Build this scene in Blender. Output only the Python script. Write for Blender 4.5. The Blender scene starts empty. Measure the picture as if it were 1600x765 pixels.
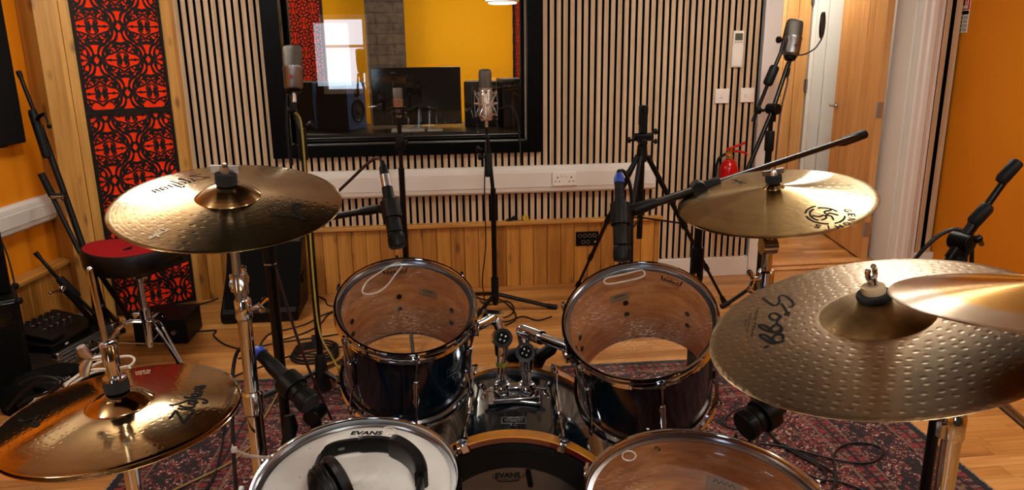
import bpy, bmesh, math, random
from mathutils import Vector as V, Matrix as MX
random.seed(7)
S = bpy.context.scene
COL = S.collection
pi = math.pi
rad = math.radians

# ------------------------------------------------------------------ camera
FPX, CAMH = 1156.0, 1.42
PT, RL, YW = rad(14.67), rad(0.713), rad(6.0)
fw = V((math.sin(YW)*math.cos(PT), math.cos(YW)*math.cos(PT), -math.sin(PT)))
rt0 = V((math.cos(YW), -math.sin(YW), 0))
up0 = rt0.cross(fw)
RT = rt0*math.cos(RL) - up0*math.sin(RL)
UP = up0*math.cos(RL) + rt0*math.sin(RL)
CAM = V((0, 0, CAMH))
cd = bpy.data.cameras.new('camera')
cam = bpy.data.objects.new('camera', cd)
COL.objects.link(cam)
cd.sensor_width = 36.0
cd.lens = 36.0*FPX/1600.0
cd.clip_start = 0.02
cam.matrix_world = MX(((RT.x, UP.x, -fw.x, 0), (RT.y, UP.y, -fw.y, 0), (RT.z, UP.z, -fw.z, CAMH), (0, 0, 0, 1)))
S.camera = cam

def ray(x, y): return fw + RT*((x-800)/FPX) - UP*((y-382.5)/FPX)
def at(x, y, d): return CAM + ray(x, y)*d
def atZ(x, y, z=0.0):
    r = ray(x, y); return CAM + r*((z-CAMH)/r.z)
def atY(x, y, Y):
    r = ray(x, y); return CAM + r*(Y/r.y)
def atX(x, y, X):
    r = ray(x, y); return CAM + r*(X/r.x)
def onpl(x, y, p, n):
    r = ray(x, y); return CAM + r*((V(p)-CAM).dot(n)/r.dot(n))
def px(p):
    d = V(p)-CAM; z = d.dot(fw)
    return 800+FPX*d.dot(RT)/z, 382.5-FPX*d.dot(UP)/z
def dep(p): return (V(p)-CAM).dot(fw)
def zcol(X, Y, y):
    """height above floor point (X,Y) that shows at picture row y"""
    lo, hi = -1.0, 4.0
    for _ in range(50):
        m = (lo+hi)/2
        if px((X, Y, m))[1] > y: lo = m
        else: hi = m
    return (lo+hi)/2

# ------------------------------------------------------------------ mesh builder
def basis(n, hint=None):
    n = V(n).normalized()
    h = V(hint) if hint is not None else (V((0, 0, 1)) if abs(n.z) < .95 else V((1, 0, 0)))
    a = (h - n*h.dot(n)).normalized()
    return a, n.cross(a), n
def frame(o, n, hint=None):
    a, b, c = basis(n, hint)
    return MX(((a.x, b.x, c.x, o[0]), (a.y, b.y, c.y, o[1]), (a.z, b.z, c.z, o[2]), (0, 0, 0, 1)))
def spl(pts, n=8, closed=False):
    P = [V(p) for p in pts]; out = []
    m = len(P)
    rng = range(m if closed else m-1)
    for i in rng:
        if closed: a, b, c, d = P[(i-1) % m], P[i], P[(i+1) % m], P[(i+2) % m]
        else: a, b, c, d = P[max(i-1, 0)], P[i], P[i+1], P[min(i+2, m-1)]
        for k in range(n):
            t = k/n
            out.append(.5*((2*b)+(c-a)*t+(2*a-5*b+4*c-d)*t*t+(3*b-a-3*c+d)*t**3))
    if not closed: out.append(P[-1].copy())
    return out

class MB:
    def __init__(s): s.v = []; s.f = []; s.m = []
    def add(s, vs, fs, mi=0):
        o = len(s.v); s.v += [V(p) for p in vs]
        for f in fs: s.f.append([i+o for i in f]); s.m.append(mi)
        return s
    def box(s, c, d, R=None, mi=0):
        c = V(c); x, y, z = d[0]/2, d[1]/2, d[2]/2
        vs = [V((a*x, b*y, e*z)) for a in (-1, 1) for b in (-1, 1) for e in (-1, 1)]
        if R is not None: vs = [R @ v for v in vs]
        if isinstance(mi, (list, tuple)):
            o = len(s.m); s.add([c+v for v in vs], [(0, 1, 3, 2), (4, 6, 7, 5), (0, 4, 5, 1), (2, 3, 7, 6), (0, 2, 6, 4), (1, 5, 7, 3)], 0); s.m[o:] = list(mi); return s
        return s.add([c+v for v in vs], [(0, 1, 3, 2), (4, 6, 7, 5), (0, 4, 5, 1), (2, 3, 7, 6), (0, 2, 6, 4), (1, 5, 7, 3)], mi)
    def bx(s, x0, x1, y0, y1, z0, z1, mi=0):
        return s.box(((x0+x1)/2, (y0+y1)/2, (z0+z1)/2), (abs(x1-x0), abs(y1-y0), abs(z1-z0)), None, mi)
    def cyl(s, p0, p1, r0, r1=None, seg=16, cap=True, mi=0):
        p0, p1 = V(p0), V(p1); r1 = r0 if r1 is None else r1
        a, b, n = basis(p1-p0)
        vs = []
        for p, r in ((p0, r0), (p1, r1)):
            for i in range(seg):
                t = 2*pi*i/seg; vs.append(p+a*(r*math.cos(t))+b*(r*math.sin(t)))
        fs = [(i, (i+1) % seg, seg+(i+1) % seg, seg+i) for i in range(seg)]
        if cap: fs += [tuple(range(seg-1, -1, -1)), tuple(range(seg, 2*seg))]
        return s.add(vs, fs, mi)
    def tube(s, pts, r, seg=8, closed=False, cap=True, mi=0):
        P = [V(p) for p in pts]; n = len(P)
        T = []
        for i in range(n):
            if closed: t = P[(i+1) % n]-P[(i-1) % n]
            else: t = P[min(i+1, n-1)]-P[max(i-1, 0)]
            T.append(t.normalized() if t.length > 1e-9 else V((0, 0, 1)))
        a = basis(T[0])[0]; vs = []
        for i in range(n):
            a = (a-T[i]*a.dot(T[i]))
            a = a.normalized() if a.length > 1e-6 else basis(T[i])[0]
            b = T[i].cross(a); rr = r[i] if isinstance(r, (list, tuple)) else r
            for k in range(seg):
                t = 2*pi*k/seg; vs.append(P[i]+a*(rr*math.cos(t))+b*(rr*math.sin(t)))
        fs = []
        for i in range(n if closed else n-1):
            j = (i+1) % n
            for k in range(seg):
                fs.append((i*seg+k, i*seg+(k+1) % seg, j*seg+(k+1) % seg, j*seg+k))
        if cap and not closed: fs += [tuple(range(seg-1, -1, -1)), tuple(range((n-1)*seg, n*seg))]
        return s.add(vs, fs, mi)
    def lathe(s, prof, F=None, seg=40, closed=False, mi=0, mis=None, a0=0, a1=2*pi):
        F = F or MX.Identity(4); full = abs(a1-a0-2*pi) < 1e-6
        N = seg if full else seg+1
        vs = []; idx = []
        for r, z in prof:
            if r < 1e-7: idx.append([len(vs)]*N); vs.append(F @ V((0, 0, z)))
            else:
                idx.append(list(range(len(vs), len(vs)+N)))
                for i in range(N):
                    t = a0+(a1-a0)*i/seg; vs.append(F @ V((r*math.cos(t), r*math.sin(t), z)))
        o = len(s.v); s.v += vs
        m = len(prof)
        for k in range(m if closed else m-1):
            A, B = idx[k], idx[(k+1) % m]
            for i in range(seg):
                j = (i+1) % N
                f = [A[i], A[j], B[j], B[i]]; g = []
                for q in f:
                    if q not in g: g.append(q)
                if len(g) > 2: s.f.append([q+o for q in g]); s.m.append(mis[k] if mis else mi)
        return s
    def sph(s, c, r, F=None, seg=16, sc=(1, 1, 1), mi=0):
        G = MX.Translation(V(c)) @ (F or MX.Identity(4)) @ MX.Diagonal((sc[0], sc[1], sc[2], 1))
        return s.lathe([(r*math.sin(pi*i/(seg//2)), -r*math.cos(pi*i/(seg//2))) for i in range(seg//2+1)], G, seg, mi=mi)
    def prism(s, poly, h, F=None, mi=0):
        F = F or MX.Identity(4); n = len(poly)
        vs = [F @ V((p[0], p[1], 0)) for p in poly]+[F @ V((p[0], p[1], h)) for p in poly]
        return s.add(vs, [tuple(range(n-1, -1, -1)), tuple(range(n, 2*n))]+[(i, (i+1) % n, n+(i+1) % n, n+i) for i in range(n)], mi)
    def stroke(s, pts, w, fn, mi=0, cap=True, lift=0.0):
        """flat ribbon of width w through 2-D points, mapped by fn(x,y)->V"""
        n = len(pts); L = []; Rr = []
        for i in range(n):
            a = pts[max(i-1, 0)]; b = pts[min(i+1, n-1)]
            dx, dy = b[0]-a[0], b[1]-a[1]; l = math.hypot(dx, dy) or 1e-9
            ww = (w[i] if isinstance(w, (list, tuple)) else w)/2
            nx, ny = -dy/l*ww, dx/l*ww
            L.append(fn(pts[i][0]+nx, pts[i][1]+ny)); Rr.append(fn(pts[i][0]-nx, pts[i][1]-ny))
        s.add(L+Rr, [(i, i+1, n+i+1, n+i) for i in range(n-1)], mi)
        if cap:
            for q, k in ((pts[0], 0), (pts[-1], -1)):
                ww = (w[k] if isinstance(w, (list, tuple)) else w)/2
                s.add([fn(q[0]+ww*math.cos(t*pi/4), q[1]+ww*math.sin(t*pi/4)) for t in range(8)], [tuple(range(8))], mi)
        return s

WM = {}
TOP = []
def link(o, parent, wm):
    COL.objects.link(o)
    if parent is not None:
        o.parent = parent
        o.matrix_parent_inverse = MX.Identity(4)
        o.matrix_basis = WM[parent.name].inverted() @ wm
    else: o.matrix_basis = wm
    WM[o.name] = wm.copy()
def mesh_of(name, mb, mats, flip=False, sharp=35, recalc=True):
    me = bpy.data.meshes.new(name)
    me.from_pydata([tuple(v) for v in mb.v], [], mb.f)
    mats = mats if isinstance(mats, (list, tuple)) else [mats]
    for m in mats: me.materials.append(m)
    me.polygons.foreach_set('material_index', mb.m)
    if recalc:
        bm = bmesh.new(); bm.from_mesh(me)
        bmesh.ops.recalc_face_normals(bm, faces=bm.faces[:])
        bm.to_mesh(me); bm.free()
    me.polygons.foreach_set('use_smooth', [True]*len(me.polygons))
    me.set_sharp_from_angle(angle=rad(sharp))
    me.update()
    return me
def part(name, mb, mats, parent=None, F=None, bevel=0, sub=0, label=None, seg=2, sharp=35, recalc=True):
    """one mesh object. F = local frame of the vertices; without it vertices are world space"""
    if F is None:
        lo = V((min(v[i] for v in mb.v) for i in range(3))); hi = V((max(v[i] for v in mb.v) for i in range(3)))
        c = (lo+hi)/2
        if parent is None: c.z = lo.z
        mb.v = [v-c for v in mb.v]; F = MX.Translation(c)
    o = bpy.data.objects.new(name, mesh_of(name, mb, mats, sharp=sharp, recalc=recalc))
    link(o, parent, F)
    if label: o['label'] = label
    if bevel:
        b = o.modifiers.new('bevel', 'BEVEL'); b.width = bevel; b.segments = seg; b.limit_method = 'ANGLE'; b.angle_limit = rad(40)
    if sub:
        q = o.modifiers.new('subdivision', 'SUBSURF'); q.levels = sub; q.render_levels = sub
    return o
def tag(o, label, cat, group=None):
    o['label'] = label; o['category'] = cat
    if group: o['group'] = group
    return o
def thing(name, label, cat, loc=(0, 0, 0), group=None, F=None):
    o = bpy.data.objects.new(name, None); o.empty_display_size = .05
    link(o, None, F if F is not None else MX.Translation(V(loc)))
    return tag(o, label, cat, group)
def single(name, label, cat, mb, mats, group=None, **k):
    return tag(part(name, mb, mats, None, **k), label, cat, group)
def struct(name, mb, mats, parent=None, **k):
    o = part(name, mb, mats, parent, **k); o['kind'] = 'structure'
    return o

def text_mesh(body, bold=0.0, shear=0.0):
    """outline of a line of text -> (verts2d, faces) in a box x 0..1 (width) y 0..1 (cap height) + aspect"""
    cu = bpy.data.curves.new('text', 'FONT'); cu.body = body; cu.size = 1; cu.offset = bold; cu.shear = shear
    cu.resolution_u = 3
    o = bpy.data.objects.new('text', cu); COL.objects.link(o)
    bpy.context.view_layer.update()
    me = bpy.data.meshes.new_from_object(o.evaluated_get(bpy.context.evaluated_depsgraph_get()))
    vs = [(v.co.x, v.co.y) for v in me.vertices]; fs = [tuple(p.vertices) for p in me.polygons]
    bpy.data.objects.remove(o); bpy.data.curves.remove(cu); bpy.data.meshes.remove(me)
    x0 = min(v[0] for v in vs); x1 = max(v[0] for v in vs)
    y0 = min(v[1] for v in vs); y1 = max(v[1] for v in vs)
    return [((x-x0)/(x1-x0), (y-y0)/(y1-y0)) for x, y in vs], fs, (x1-x0)/(y1-y0)
def text_on(mb, body, o, ux, uy, fn=None, bold=0.0, shear=0.0, mi=0):
    """lay text in the parallelogram o + s*ux + t*uy (2-D or 3-D vectors); fn maps the 2-D point to space"""
    vs, fs, _ = text_mesh(body, bold, shear)
    o, ux, uy = V(o), V(ux), V(uy)
    pts = [o+ux*s+uy*t for s, t in vs]
    if fn: pts = [fn(p[0], p[1]) for p in pts]
    mb.add(pts, fs, mi)

# ------------------------------------------------------------------ materials
def hx(h):
    h = h.lstrip('#'); c = [int(h[i:i+2], 16)/255 for i in (0, 2, 4)]
    return tuple((x/12.92 if x <= .04045 else ((x+.055)/1.055)**2.4) for x in c)+(1,)
class NT:
    def __init__(s, name):
        s.m = bpy.data.materials.new(name); s.m.use_nodes = True
        s.t = s.m.node_tree; s.t.nodes.clear()
        s.out = s.t.nodes.new('ShaderNodeOutputMaterial')
    def n(s, ty, ins=None, **k):
        o = s.t.nodes.new('ShaderNode'+ty)
        for a, b in k.items(): setattr(o, a, b)
        for a, b in (ins or {}).items(): s.set(o, a, b)
        return o
    def set(s, o, a, b):
        so = o.inputs[a]
        if isinstance(b, bpy.types.NodeSocket): s.t.links.new(b, so)
        elif isinstance(b, bpy.types.Node): s.t.links.new(b.outputs[0], so)
        else: so.default_value = b
    def math(s, op, a, b=0.0, c=None):
        d = {0: a, 1: b}
        if c is not None: d[2] = c
        return s.n('Math', d, operation=op).outputs[0]
    def mix(s, f, a, b, blend='MIX'):
        o = s.n('Mix', None, data_type='RGBA', blend_type=blend)
        s.set(o, 0, f); s.set(o, 6, a); s.set(o, 7, b)
        return o.outputs[2]
    def ramp(s, f, stops, interp='LINEAR'):
        o = s.n('ValToRGB', {0: f}); o.color_ramp.interpolation = interp
        e = o.color_ramp.elements
        while len(e) < len(stops): e.new(.5)
        for k, (p, c) in enumerate(stops): e[k].position = p; e[k].color = c
        return o.outputs[0]
    def coord(s, kind='Object'): return s.n('TexCoord').outputs[kind]
    def pos(s): return s.n('NewGeometry').outputs['Position']
    def sep(s, v):
        o = s.n('SeparateXYZ', {0: v}); return o.outputs[0], o.outputs[1], o.outputs[2]
    def comb(s, x, y, z=0.0): return s.n('CombineXYZ', {0: x, 1: y, 2: z}).outputs[0]
    def noise(s, vec, scale, detail=3, rough=.5, dims='3D', w=None):
        d = {'Scale': scale, 'Detail': detail, 'Roughness': rough}
        if vec is not None and dims != '1D': d['Vector'] = vec
        if w is not None: d['W'] = w
        return s.n('TexNoise', d, noise_dimensions=dims).outputs['Fac']
    def bump(s, h, st=.3, dist=.001): return s.n('Bump', {'Height': h, 'Strength': st, 'Distance': dist}).outputs[0]
    def bsdf(s, **k):
        names = dict(color='Base Color', rough='Roughness', metal='Metallic', normal='Normal', spec='Specular IOR Level',
                     coat='Coat Weight', coatr='Coat Roughness', sheen='Sheen Weight', aniso='Anisotropic', anrot='Anisotropic Rotation', tangent='Tangent', trans='Transmission Weight', ior='IOR',
                     emit='Emission Color', emits='Emission Strength', alpha='Alpha')
        o = s.n('BsdfPrincipled', {names[a]: b for a, b in k.items()})
        return o.outputs[0]
    def done(s, sh): s.t.links.new(sh, s.out.inputs[0]); return s.m
def simple(name, col, rough=.5, metal=0.0, bump=0, bscale=200, var=0.0, **k):
    t = NT(name); c = hx(col) if isinstance(col, str) else col
    co = t.coord()
    color = c
    if var:
        nz = t.noise(co, 9, 4)
        d = tuple(x*(1-var) for x in c[:3])+(1,)
        color = t.mix(nz, d, c)
    kw = dict(color=color, rough=rough, metal=metal, **k)
    if bump: kw['normal'] = t.bump(t.noise(co, bscale, 2), bump)
    return t.done(t.bsdf(**kw))
# ------------------------------------------------------------------ material library
def wood(name, c0, c1, u=(1, 0, 0), g=(0, 0, 1), board=0.0, rough=.45, knots=0.0, gs=1.0, coat=0.0, kc=(.07, .03, .01, 1), off=0.0):
    """u = direction across the boards, g = along the grain"""
    t = NT(name); p = t.pos()
    def dot(v): return t.n('VectorMath', {0: p, 1: v}, operation='DOT_PRODUCT').outputs['Value']
    uu, gg = dot(u), dot(g)
    w = V(u).cross(V(g)); ww = dot(tuple(w))
    bi = 0.0; bn = 0.0
    if board:
        bi = t.math('FLOOR', t.math('DIVIDE', t.math('ADD', uu, off), board))
        bn = t.n('TexWhiteNoise', {'W': bi}, noise_dimensions='1D').outputs['Value']
    shift = t.math('MULTIPLY', bn, 13.0) if board else 0.0
    v = t.comb(t.math('MULTIPLY', uu, 60*gs), t.math('ADD', t.math('MULTIPLY', gg, 2.2*gs), shift), t.math('MULTIPLY', ww, 60*gs))
    n1 = t.noise(v, 1.0, 5, .6)
    v2 = t.comb(t.math('MULTIPLY', uu, 9*gs), t.math('ADD', t.math('MULTIPLY', gg, .9*gs), shift), t.math('MULTIPLY', ww, 9*gs))
    n2 = t.noise(v2, 1.0, 3, .6)
    f = t.math('ADD', t.math('MULTIPLY', n1, .55), t.math('MULTIPLY', n2, .55))
    if board: f = t.math('ADD', f, t.math('MULTIPLY', t.math('SUBTRACT', bn, .5), .28))
    col = t.ramp(f, [(.3, hx(c0)), (.75, hx(c1))])
    if knots:
        kv = t.comb(t.math('MULTIPLY', uu, 11.0), t.math('ADD', t.math('MULTIPLY', gg, 4.5), shift), t.math('MULTIPLY', ww, 3.0))
        kd = t.n('TexVoronoi', {'Vector': kv, 'Scale': 1.0}, feature='F1').outputs['Distance']
        km = t.ramp(kd, [(.06, (1, 1, 1, 1)), (.2, (0, 0, 0, 1))])
        col = t.mix(t.math('MULTIPLY', km, knots), col, kc)
    return t.done(t.bsdf(color=col, rough=rough, normal=t.bump(n1, .12), coat=coat, coatr=.15))
M = {}
PB = dict(board=.085, knots=.75)
M['pine'] = wood('pine_cladding', '#7c4a12', '#c68a3a', **PB)
M['pine_cap'] = wood('pine_cap', '#8a561c', '#cc9446', (0, 0, 1), (1, 0, 0), knots=.3)
LD = V((.1015, .9948, 0)).normalized()
SD = V((.358, .231, 0)).normalized()
M['pine_left'] = wood('pine_cladding_left', '#7c4a12', '#c28638', tuple(LD), (0, 0, 1), **PB)
M['pine_left_cap'] = wood('pine_cap_left', '#8a561c', '#cc9446', (0, 0, 1), tuple(LD), knots=.3)
M['pine_splay'] = wood('pine_boards_splay', '#8d5a1e', '#d09c4c', tuple(SD), (0, 0, 1), board=.11, knots=.7, gs=.8)
M['slat'] = wood('oak_veneer_slats', '#a48967', '#ccb190', (1, 0, 0), (0, 0, 1), board=.04, rough=.6, off=.013)
M['oak'] = wood('oak_door', '#a86f37', '#d19b5e', (1, 0, 0), (0, 0, 1), board=.107, rough=.4)
M['oak_lobby'] = wood('oak_lobby_door', '#b07c44', '#dca96c', (1, 0, 0), (0, 0, 1), board=.11, rough=.4)
M['felt'] = simple('black_felt', '#030303', .95, spec=.05)
M['white'] = simple('white_gloss_paint', '#d9d6d0', .4)
M['pvc'] = simple('white_pvc', '#d8d3ca', .35)
M['switch'] = simple('white_switch_plastic', '#e4ded4', .3)
M['cream'] = simple('cream_wall_paint', '#cfc6b6', .8)
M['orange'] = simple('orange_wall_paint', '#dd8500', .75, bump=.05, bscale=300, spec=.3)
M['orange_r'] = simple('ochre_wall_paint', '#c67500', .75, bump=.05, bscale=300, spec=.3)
M['yellow'] = simple('yellow_wall_paint', '#f2b000', .8, spec=.2)
M['ceil'] = simple('ceiling_paint', '#cfc6b8', .9)
M['black'] = simple('black_powder_coat', '#030303', .34, spec=.25)
M['blackplastic'] = simple('black_plastic', '#040404', .45, spec=.18)
M['blackgloss'] = simple('black_gloss', '#040404', .12)
M['rubber'] = simple('black_rubber', '#050505', .6, spec=.2)
M['cable'] = simple('black_cable', '#060606', .5, spec=.3)
M['cablew'] = simple('white_cable', '#d9d3c4', .45)
M['cabley'] = simple('yellow_cable', '#8a7a1e', .5)
M['cabler'] = simple('maroon_cable', '#2c1014', .5)
M['frame'] = simple('black_window_frame', '#020202', .42, spec=.08)
M['chrome'] = simple('chrome', (.50, .53, .58, 1), .07, 1.0)
M['steel'] = simple('brushed_steel', (.46, .47, .49, 1), .28, 1.0)
M['brass'] = simple('brass', (.72, .5, .2, 1), .25, 1.0)
M['nickel'] = simple('satin_nickel', (.24, .235, .23, 1), .36, 1.0)
M['champagne'] = simple('champagne_metal', (.50, .43, .36, 1), .34, 1.0)
M['ink'] = simple('black_ink', '#030303', .7, spec=.1)
M['inkw'] = simple('white_ink', '#cfcac0', .6)
M['inkgold'] = simple('pale_gold_ink', '#d8c9a0', .5)
M['red'] = simple('red_gloss_paint', '#b3060b', .2)
M['redvelvet'] = simple('red_velvet', '#86060b', .9, spec=.2)
M['vinyl'] = simple('black_vinyl', '#060505', .36, bump=.1, spec=.35)
M['redboard'] = simple('orange_red_fabric', '#f2380d', .85, spec=.15)
M['fret'] = simple('black_mdf_fretwork', '#0b0807', .6, spec=.25)
M['wash'] = simple('felt_washer', '#0d0c0c', .95, bump=.5, bscale=900)
M['leather'] = simple('brown_leather', '#3a1c12', .5)
M['clearplastic'] = simple('translucent_nylon', '#cfcabb', .35, alpha=.65)
def t_grille():
    t = NT('metal_mesh_grille'); v = t.n('TexVoronoi', {'Vector': t.coord(), 'Scale': 900.0}).outputs['Distance']
    return t.done(t.bsdf(color=t.ramp(v, [(.2, (.02, .018, .015, 1)), (.7, (.16, .145, .125, 1))]), metal=.85, rough=.45, normal=t.bump(v, .6)))
M['grille'] = t_grille()
def t_cloth():
    t = NT('black_grille_cloth'); v = t.n('TexVoronoi', {'Vector': t.coord(), 'Scale': 260.0}).outputs['Distance']
    return t.done(t.bsdf(color=t.ramp(v, [(.2, hx('#020202')), (.8, hx('#0a0908'))]), rough=.85, spec=.1, normal=t.bump(v, .4)))
M['cloth'] = t_cloth()
def t_floor():
    t = NT('oak_strip_floor'); x, y, z = t.sep(t.pos())
    row = t.math('FLOOR', t.math('DIVIDE', y, .068))
    rn = t.n('TexWhiteNoise', {'W': row}, noise_dimensions='1D').outputs['Value']
    xs = t.math('ADD', x, t.math('MULTIPLY', rn, 3.7))
    pl = t.math('FLOOR', t.math('DIVIDE', xs, .62))
    pn = t.n('TexWhiteNoise', {'Vector': t.comb(row, pl, 0.0)}, noise_dimensions='2D').outputs['Value']
    g = t.noise(t.comb(t.math('MULTIPLY', xs, 3.0), t.math('MULTIPLY', y, 70.0), t.math('MULTIPLY', pn, 9.0)), 1.0, 5, .6)
    g2 = t.noise(t.comb(t.math('MULTIPLY', xs, 1.3), t.math('MULTIPLY', y, 14.0), t.math('MULTIPLY', pn, 5.0)), 1.0, 3, .6)
    f = t.math('ADD', t.math('MULTIPLY', g, .5), t.math('MULTIPLY', g2, .45))
    f = t.math('ADD', f, t.math('MULTIPLY', t.math('SUBTRACT', pn, .5), .22))
    c = t.ramp(f, [(.25, hx('#7c4a1d')), (.5, hx('#b37a3c')), (.75, hx('#d6a263'))])
    fy = t.math('FRACT', t.math('DIVIDE', y, .068)); fx = t.math('FRACT', t.math('DIVIDE', xs, .62))
    gap = t.math('MAXIMUM', t.math('LESS_THAN', fy, .03), t.math('LESS_THAN', fx, .004))
    c = t.mix(t.math('MULTIPLY', gap, .55), c, hx('#3a2008'))
    return t.done(t.bsdf(color=c, rough=.36, normal=t.bump(g, .06), coat=.15, coatr=.2))
M['floor'] = t_floor()
def t_brick():
    t = NT('dark_stone_blocks')
    x, y, z = t.sep(t.pos())
    v = t.comb(t.math('ADD', x, y), z)
    b = t.n('TexBrick', {'Vector': v, 'Color1': hx('#5d4f42'), 'Color2': hx('#43382f'), 'Mortar': hx('#2a231e'), 'Scale': 1.0, 'Mortar Size': .008, 'Brick Width': .34, 'Row Height': .1})
    n = t.noise(t.pos(), 18, 5)
    return t.done(t.bsdf(color=t.mix(.5, b.outputs[0], t.ramp(n, [(.3, hx('#2d251f')), (.7, hx('#6d5f51'))])), rough=.9, normal=t.bump(n, .5)))
M['brick'] = t_brick()
def t_glass():
    t = NT('window_glass')
    f = t.n('Fresnel', {'IOR': 1.5}).outputs[0]
    sh = t.n('MixShader', {0: t.math('MINIMUM', t.math('MULTIPLY', f, 1.6), 1.0), 1: t.n('BsdfTransparent', {0: (.93, .95, .94, 1)}), 2: t.n('BsdfGlossy', {'Roughness': 0.0, 'Color': (1, 1, 1, 1)})})
    return t.done(sh.outputs[0])
M['glass'] = t_glass()
def t_emit(name, col, st):
    t = NT(name); return t.done(t.n('Emission', {0: hx(col), 1: st}).outputs[0])

# ------------------------------------------------------------------ the room
YS, YW_ = 4.41, 4.45           # slat front, wall face
SX0, SX1 = -1.385, 1.99        # slat wall from corner panel to door architrave
WX0, WX1, WZ0, WZ1 = -.82, .565, .905, 2.05
DX0, DX1 = 2.10, 2.985
b = MB(); b.bx(-3.2, 4.4, -2.6, 9, -.1, 0); struct('floor', b, M['floor'])
b = MB(); b.bx(-3.2, 4.4, -2.6, 9, 2.45, 2.55); struct('ceiling', b, M['ceil'])
b = MB()
for x0, x1, z0, z1 in ((-1.75, WX0, 0, 2.45), (WX0, WX1, 0, WZ0), (WX0, WX1, WZ1, 2.45), (WX1, DX0-.02, 0, 2.45), (DX0-.02, DX1+.02, 2.12, 2.45), (DX1+.02, 3.4, 0, 2.45)):
    b.bx(x0, x1, YW_, YW_+.17, z0, z1)
struct('wall_back', b, M['cream'])
# slatted acoustic boards: felt backing with oak slats, leaving out the window
b = MB()
def felt(x0, x1, z0, z1): b.bx(x0, x1, YW_-.009, YW_-.001, z0, z1, 1)
CX0, CX1, CZ0 = -.918, .648, .835      # outer edge of the window casing
felt(SX0, CX0+.01, 0.12, 2.45); felt(CX1-.01, SX1, .12, 2.45); felt(CX0+.01, CX1-.01, .3, CZ0+.01)
k = 0
while SX0+.004+k*.04+.027 < SX1+.004:
    x0 = SX0+.004+k*.04; x1 = min(x0+.0255, SX1); k += 1
    xm = (x0+x1)/2
    SM = (1, 1, 0, 1, 1, 1)
    if CX0 < xm < CX1: b.bx(x0, x1, YS, YW_-.009, .3, CZ0+.004, SM)
    else: b.bx(x0, x1, YS, YW_-.009, .12 if xm > 1.37 else .3, 2.45, SM)
struct('trim_1', b, [M['slat'], M['felt']])
# pine wainscot on the back wall with its ledge
WT = .415; WX_END = 1.395
b = MB(); x = -1.42
n = 0
while x < WX_END-.001:
    x1 = min(math.floor(x/.085+1.0001)*.085, WX_END)
    b.bx(x+.0018, x1-.0018, YS-.022, YS-.004, 0.0, WT-.022); x = x1
b.bx(-1.42, WX_END, YS-.012, YS+.03, 0, WT-.024)
struct('trim_2', b, M['pine'], bevel=.002, seg=1)
b = MB(); b.bx(-1.42, WX_END+.012, YS-.045, YS+.02, WT-.024, WT)
struct('trim_3', b, M['pine_cap'], bevel=.005)
b = MB(); b.bx(WX_END, SX1, YS-.006, YS+.038, 0, .125); struct('baseboard_back', b, M['white'], bevel=.003)
# window: deep black casing, inner bead and pane
b = MB()
yo, yi = YS-.03, YS+.16
b.bx(CX0, WX0, yo, YW_+.01, CZ0, 2.2); b.bx(WX1, CX1, yo, YW_+.01, CZ0, 2.2)
b.bx(WX0, WX1, yo, YW_+.01, CZ0, WZ0); b.bx(WX0, WX1, yo, YW_+.01, WZ1, 2.2)
for x0, x1, z0, z1 in ((WX0-.015, WX0, WZ0, WZ1), (WX1, WX1+.015, WZ0, WZ1)): b.bx(x0, x1, YW_+.011, yi+.04, z0, z1)
b.bx(WX0-.015, WX1+.015, YW_+.011, yi+.04, WZ0-.015, WZ0)
b.bx(WX0-.015, WX1+.015, YW_+.011, yi+.04, WZ1, WZ1+.015)
win = struct('window_1', b, M['frame'], bevel=.003)
b = MB()
for x0, x1, z0, z1 in ((WX0, WX0+.022, WZ0, WZ1), (WX1-.022, WX1, WZ0, WZ1), (WX0+.022, WX1-.022, WZ0, WZ0+.022), (WX0+.022, WX1-.022, WZ1-.022, WZ1)):
    b.bx(x0, x1, yi-.03, yi+.03, z0, z1)
b.bx(WX0+.022, WX1-.022, yi-.055, yi-.031, WZ0+.0005, WZ0+.012)
struct('glazing_bead', b, M['frame'], win, bevel=.004)
b = MB(); b.bx(WX0+.021, WX1-.021, yi-.003, yi+.003, WZ0+.021, WZ1-.021)
struct('window_pane', b, M['glass'], win)
# doorway: white linings and architraves, threshold, lobby behind
b = MB()
b.bx(SX1+.001, DX0, YS-.012, YW_-.002, 0, 2.2)
b.prism([(DX1, YW_-.002), (DX1, YS-.02), (DX1+.008, YS-.03), (DX1+.040, YS-.03), (DX1+.050, YS-.040), (DX1+.085, YS-.040), (DX1+.095, YS-.022), (DX1+.112, YS-.022), (DX1+.118, YS-.012), (DX1+.145, YS-.012), (DX1+.145, YW_-.002)], 2.2)
b.bx(DX0-.018, DX0+.012, YW_, YW_+.2, 0, 2.14); b.bx(DX1-.012, DX1+.018, YW_, YW_+.2, 0, 2.14)
b.bx(DX0, DX1, YS-.012, YW_-.002, 2.13, 2.2); b.bx(DX0, DX1, YW_, YW_+.2, 2.12, 2.14)
struct('trim_4', b, M['white'], bevel=.004)
b = MB()
b.bx(DX0+.013, DX1-.013, YS+.045, YS+.10, .0, .012); b.bx(DX0+.013, DX1-.013, YS+.14, YS+.23, .0, .014)
struct('trim_5', b, M['oak'], bevel=.004)
b = MB()       # short run of slats between the door and the side wall
b.bx(DX1+.146, 3.26, YW_-.009, YW_-.001, .1, 2.45, 1)
SM = (1, 1, 0, 1, 1, 1)
b.bx(DX1+.157, DX1+.192, YS, YW_-.009, .1, 2.45, SM); b.bx(DX1+.220, DX1+.262, YS, YW_-.009, .1, 2.45, SM)
struct('trim_6', b, [M['slat'], M['felt']])
b = MB(); b.bx(DX1+.146, 3.27, YS-.008, YS+.038, 0, .1); struct('baseboard_right', b, M['white'], bevel=.003)
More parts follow.
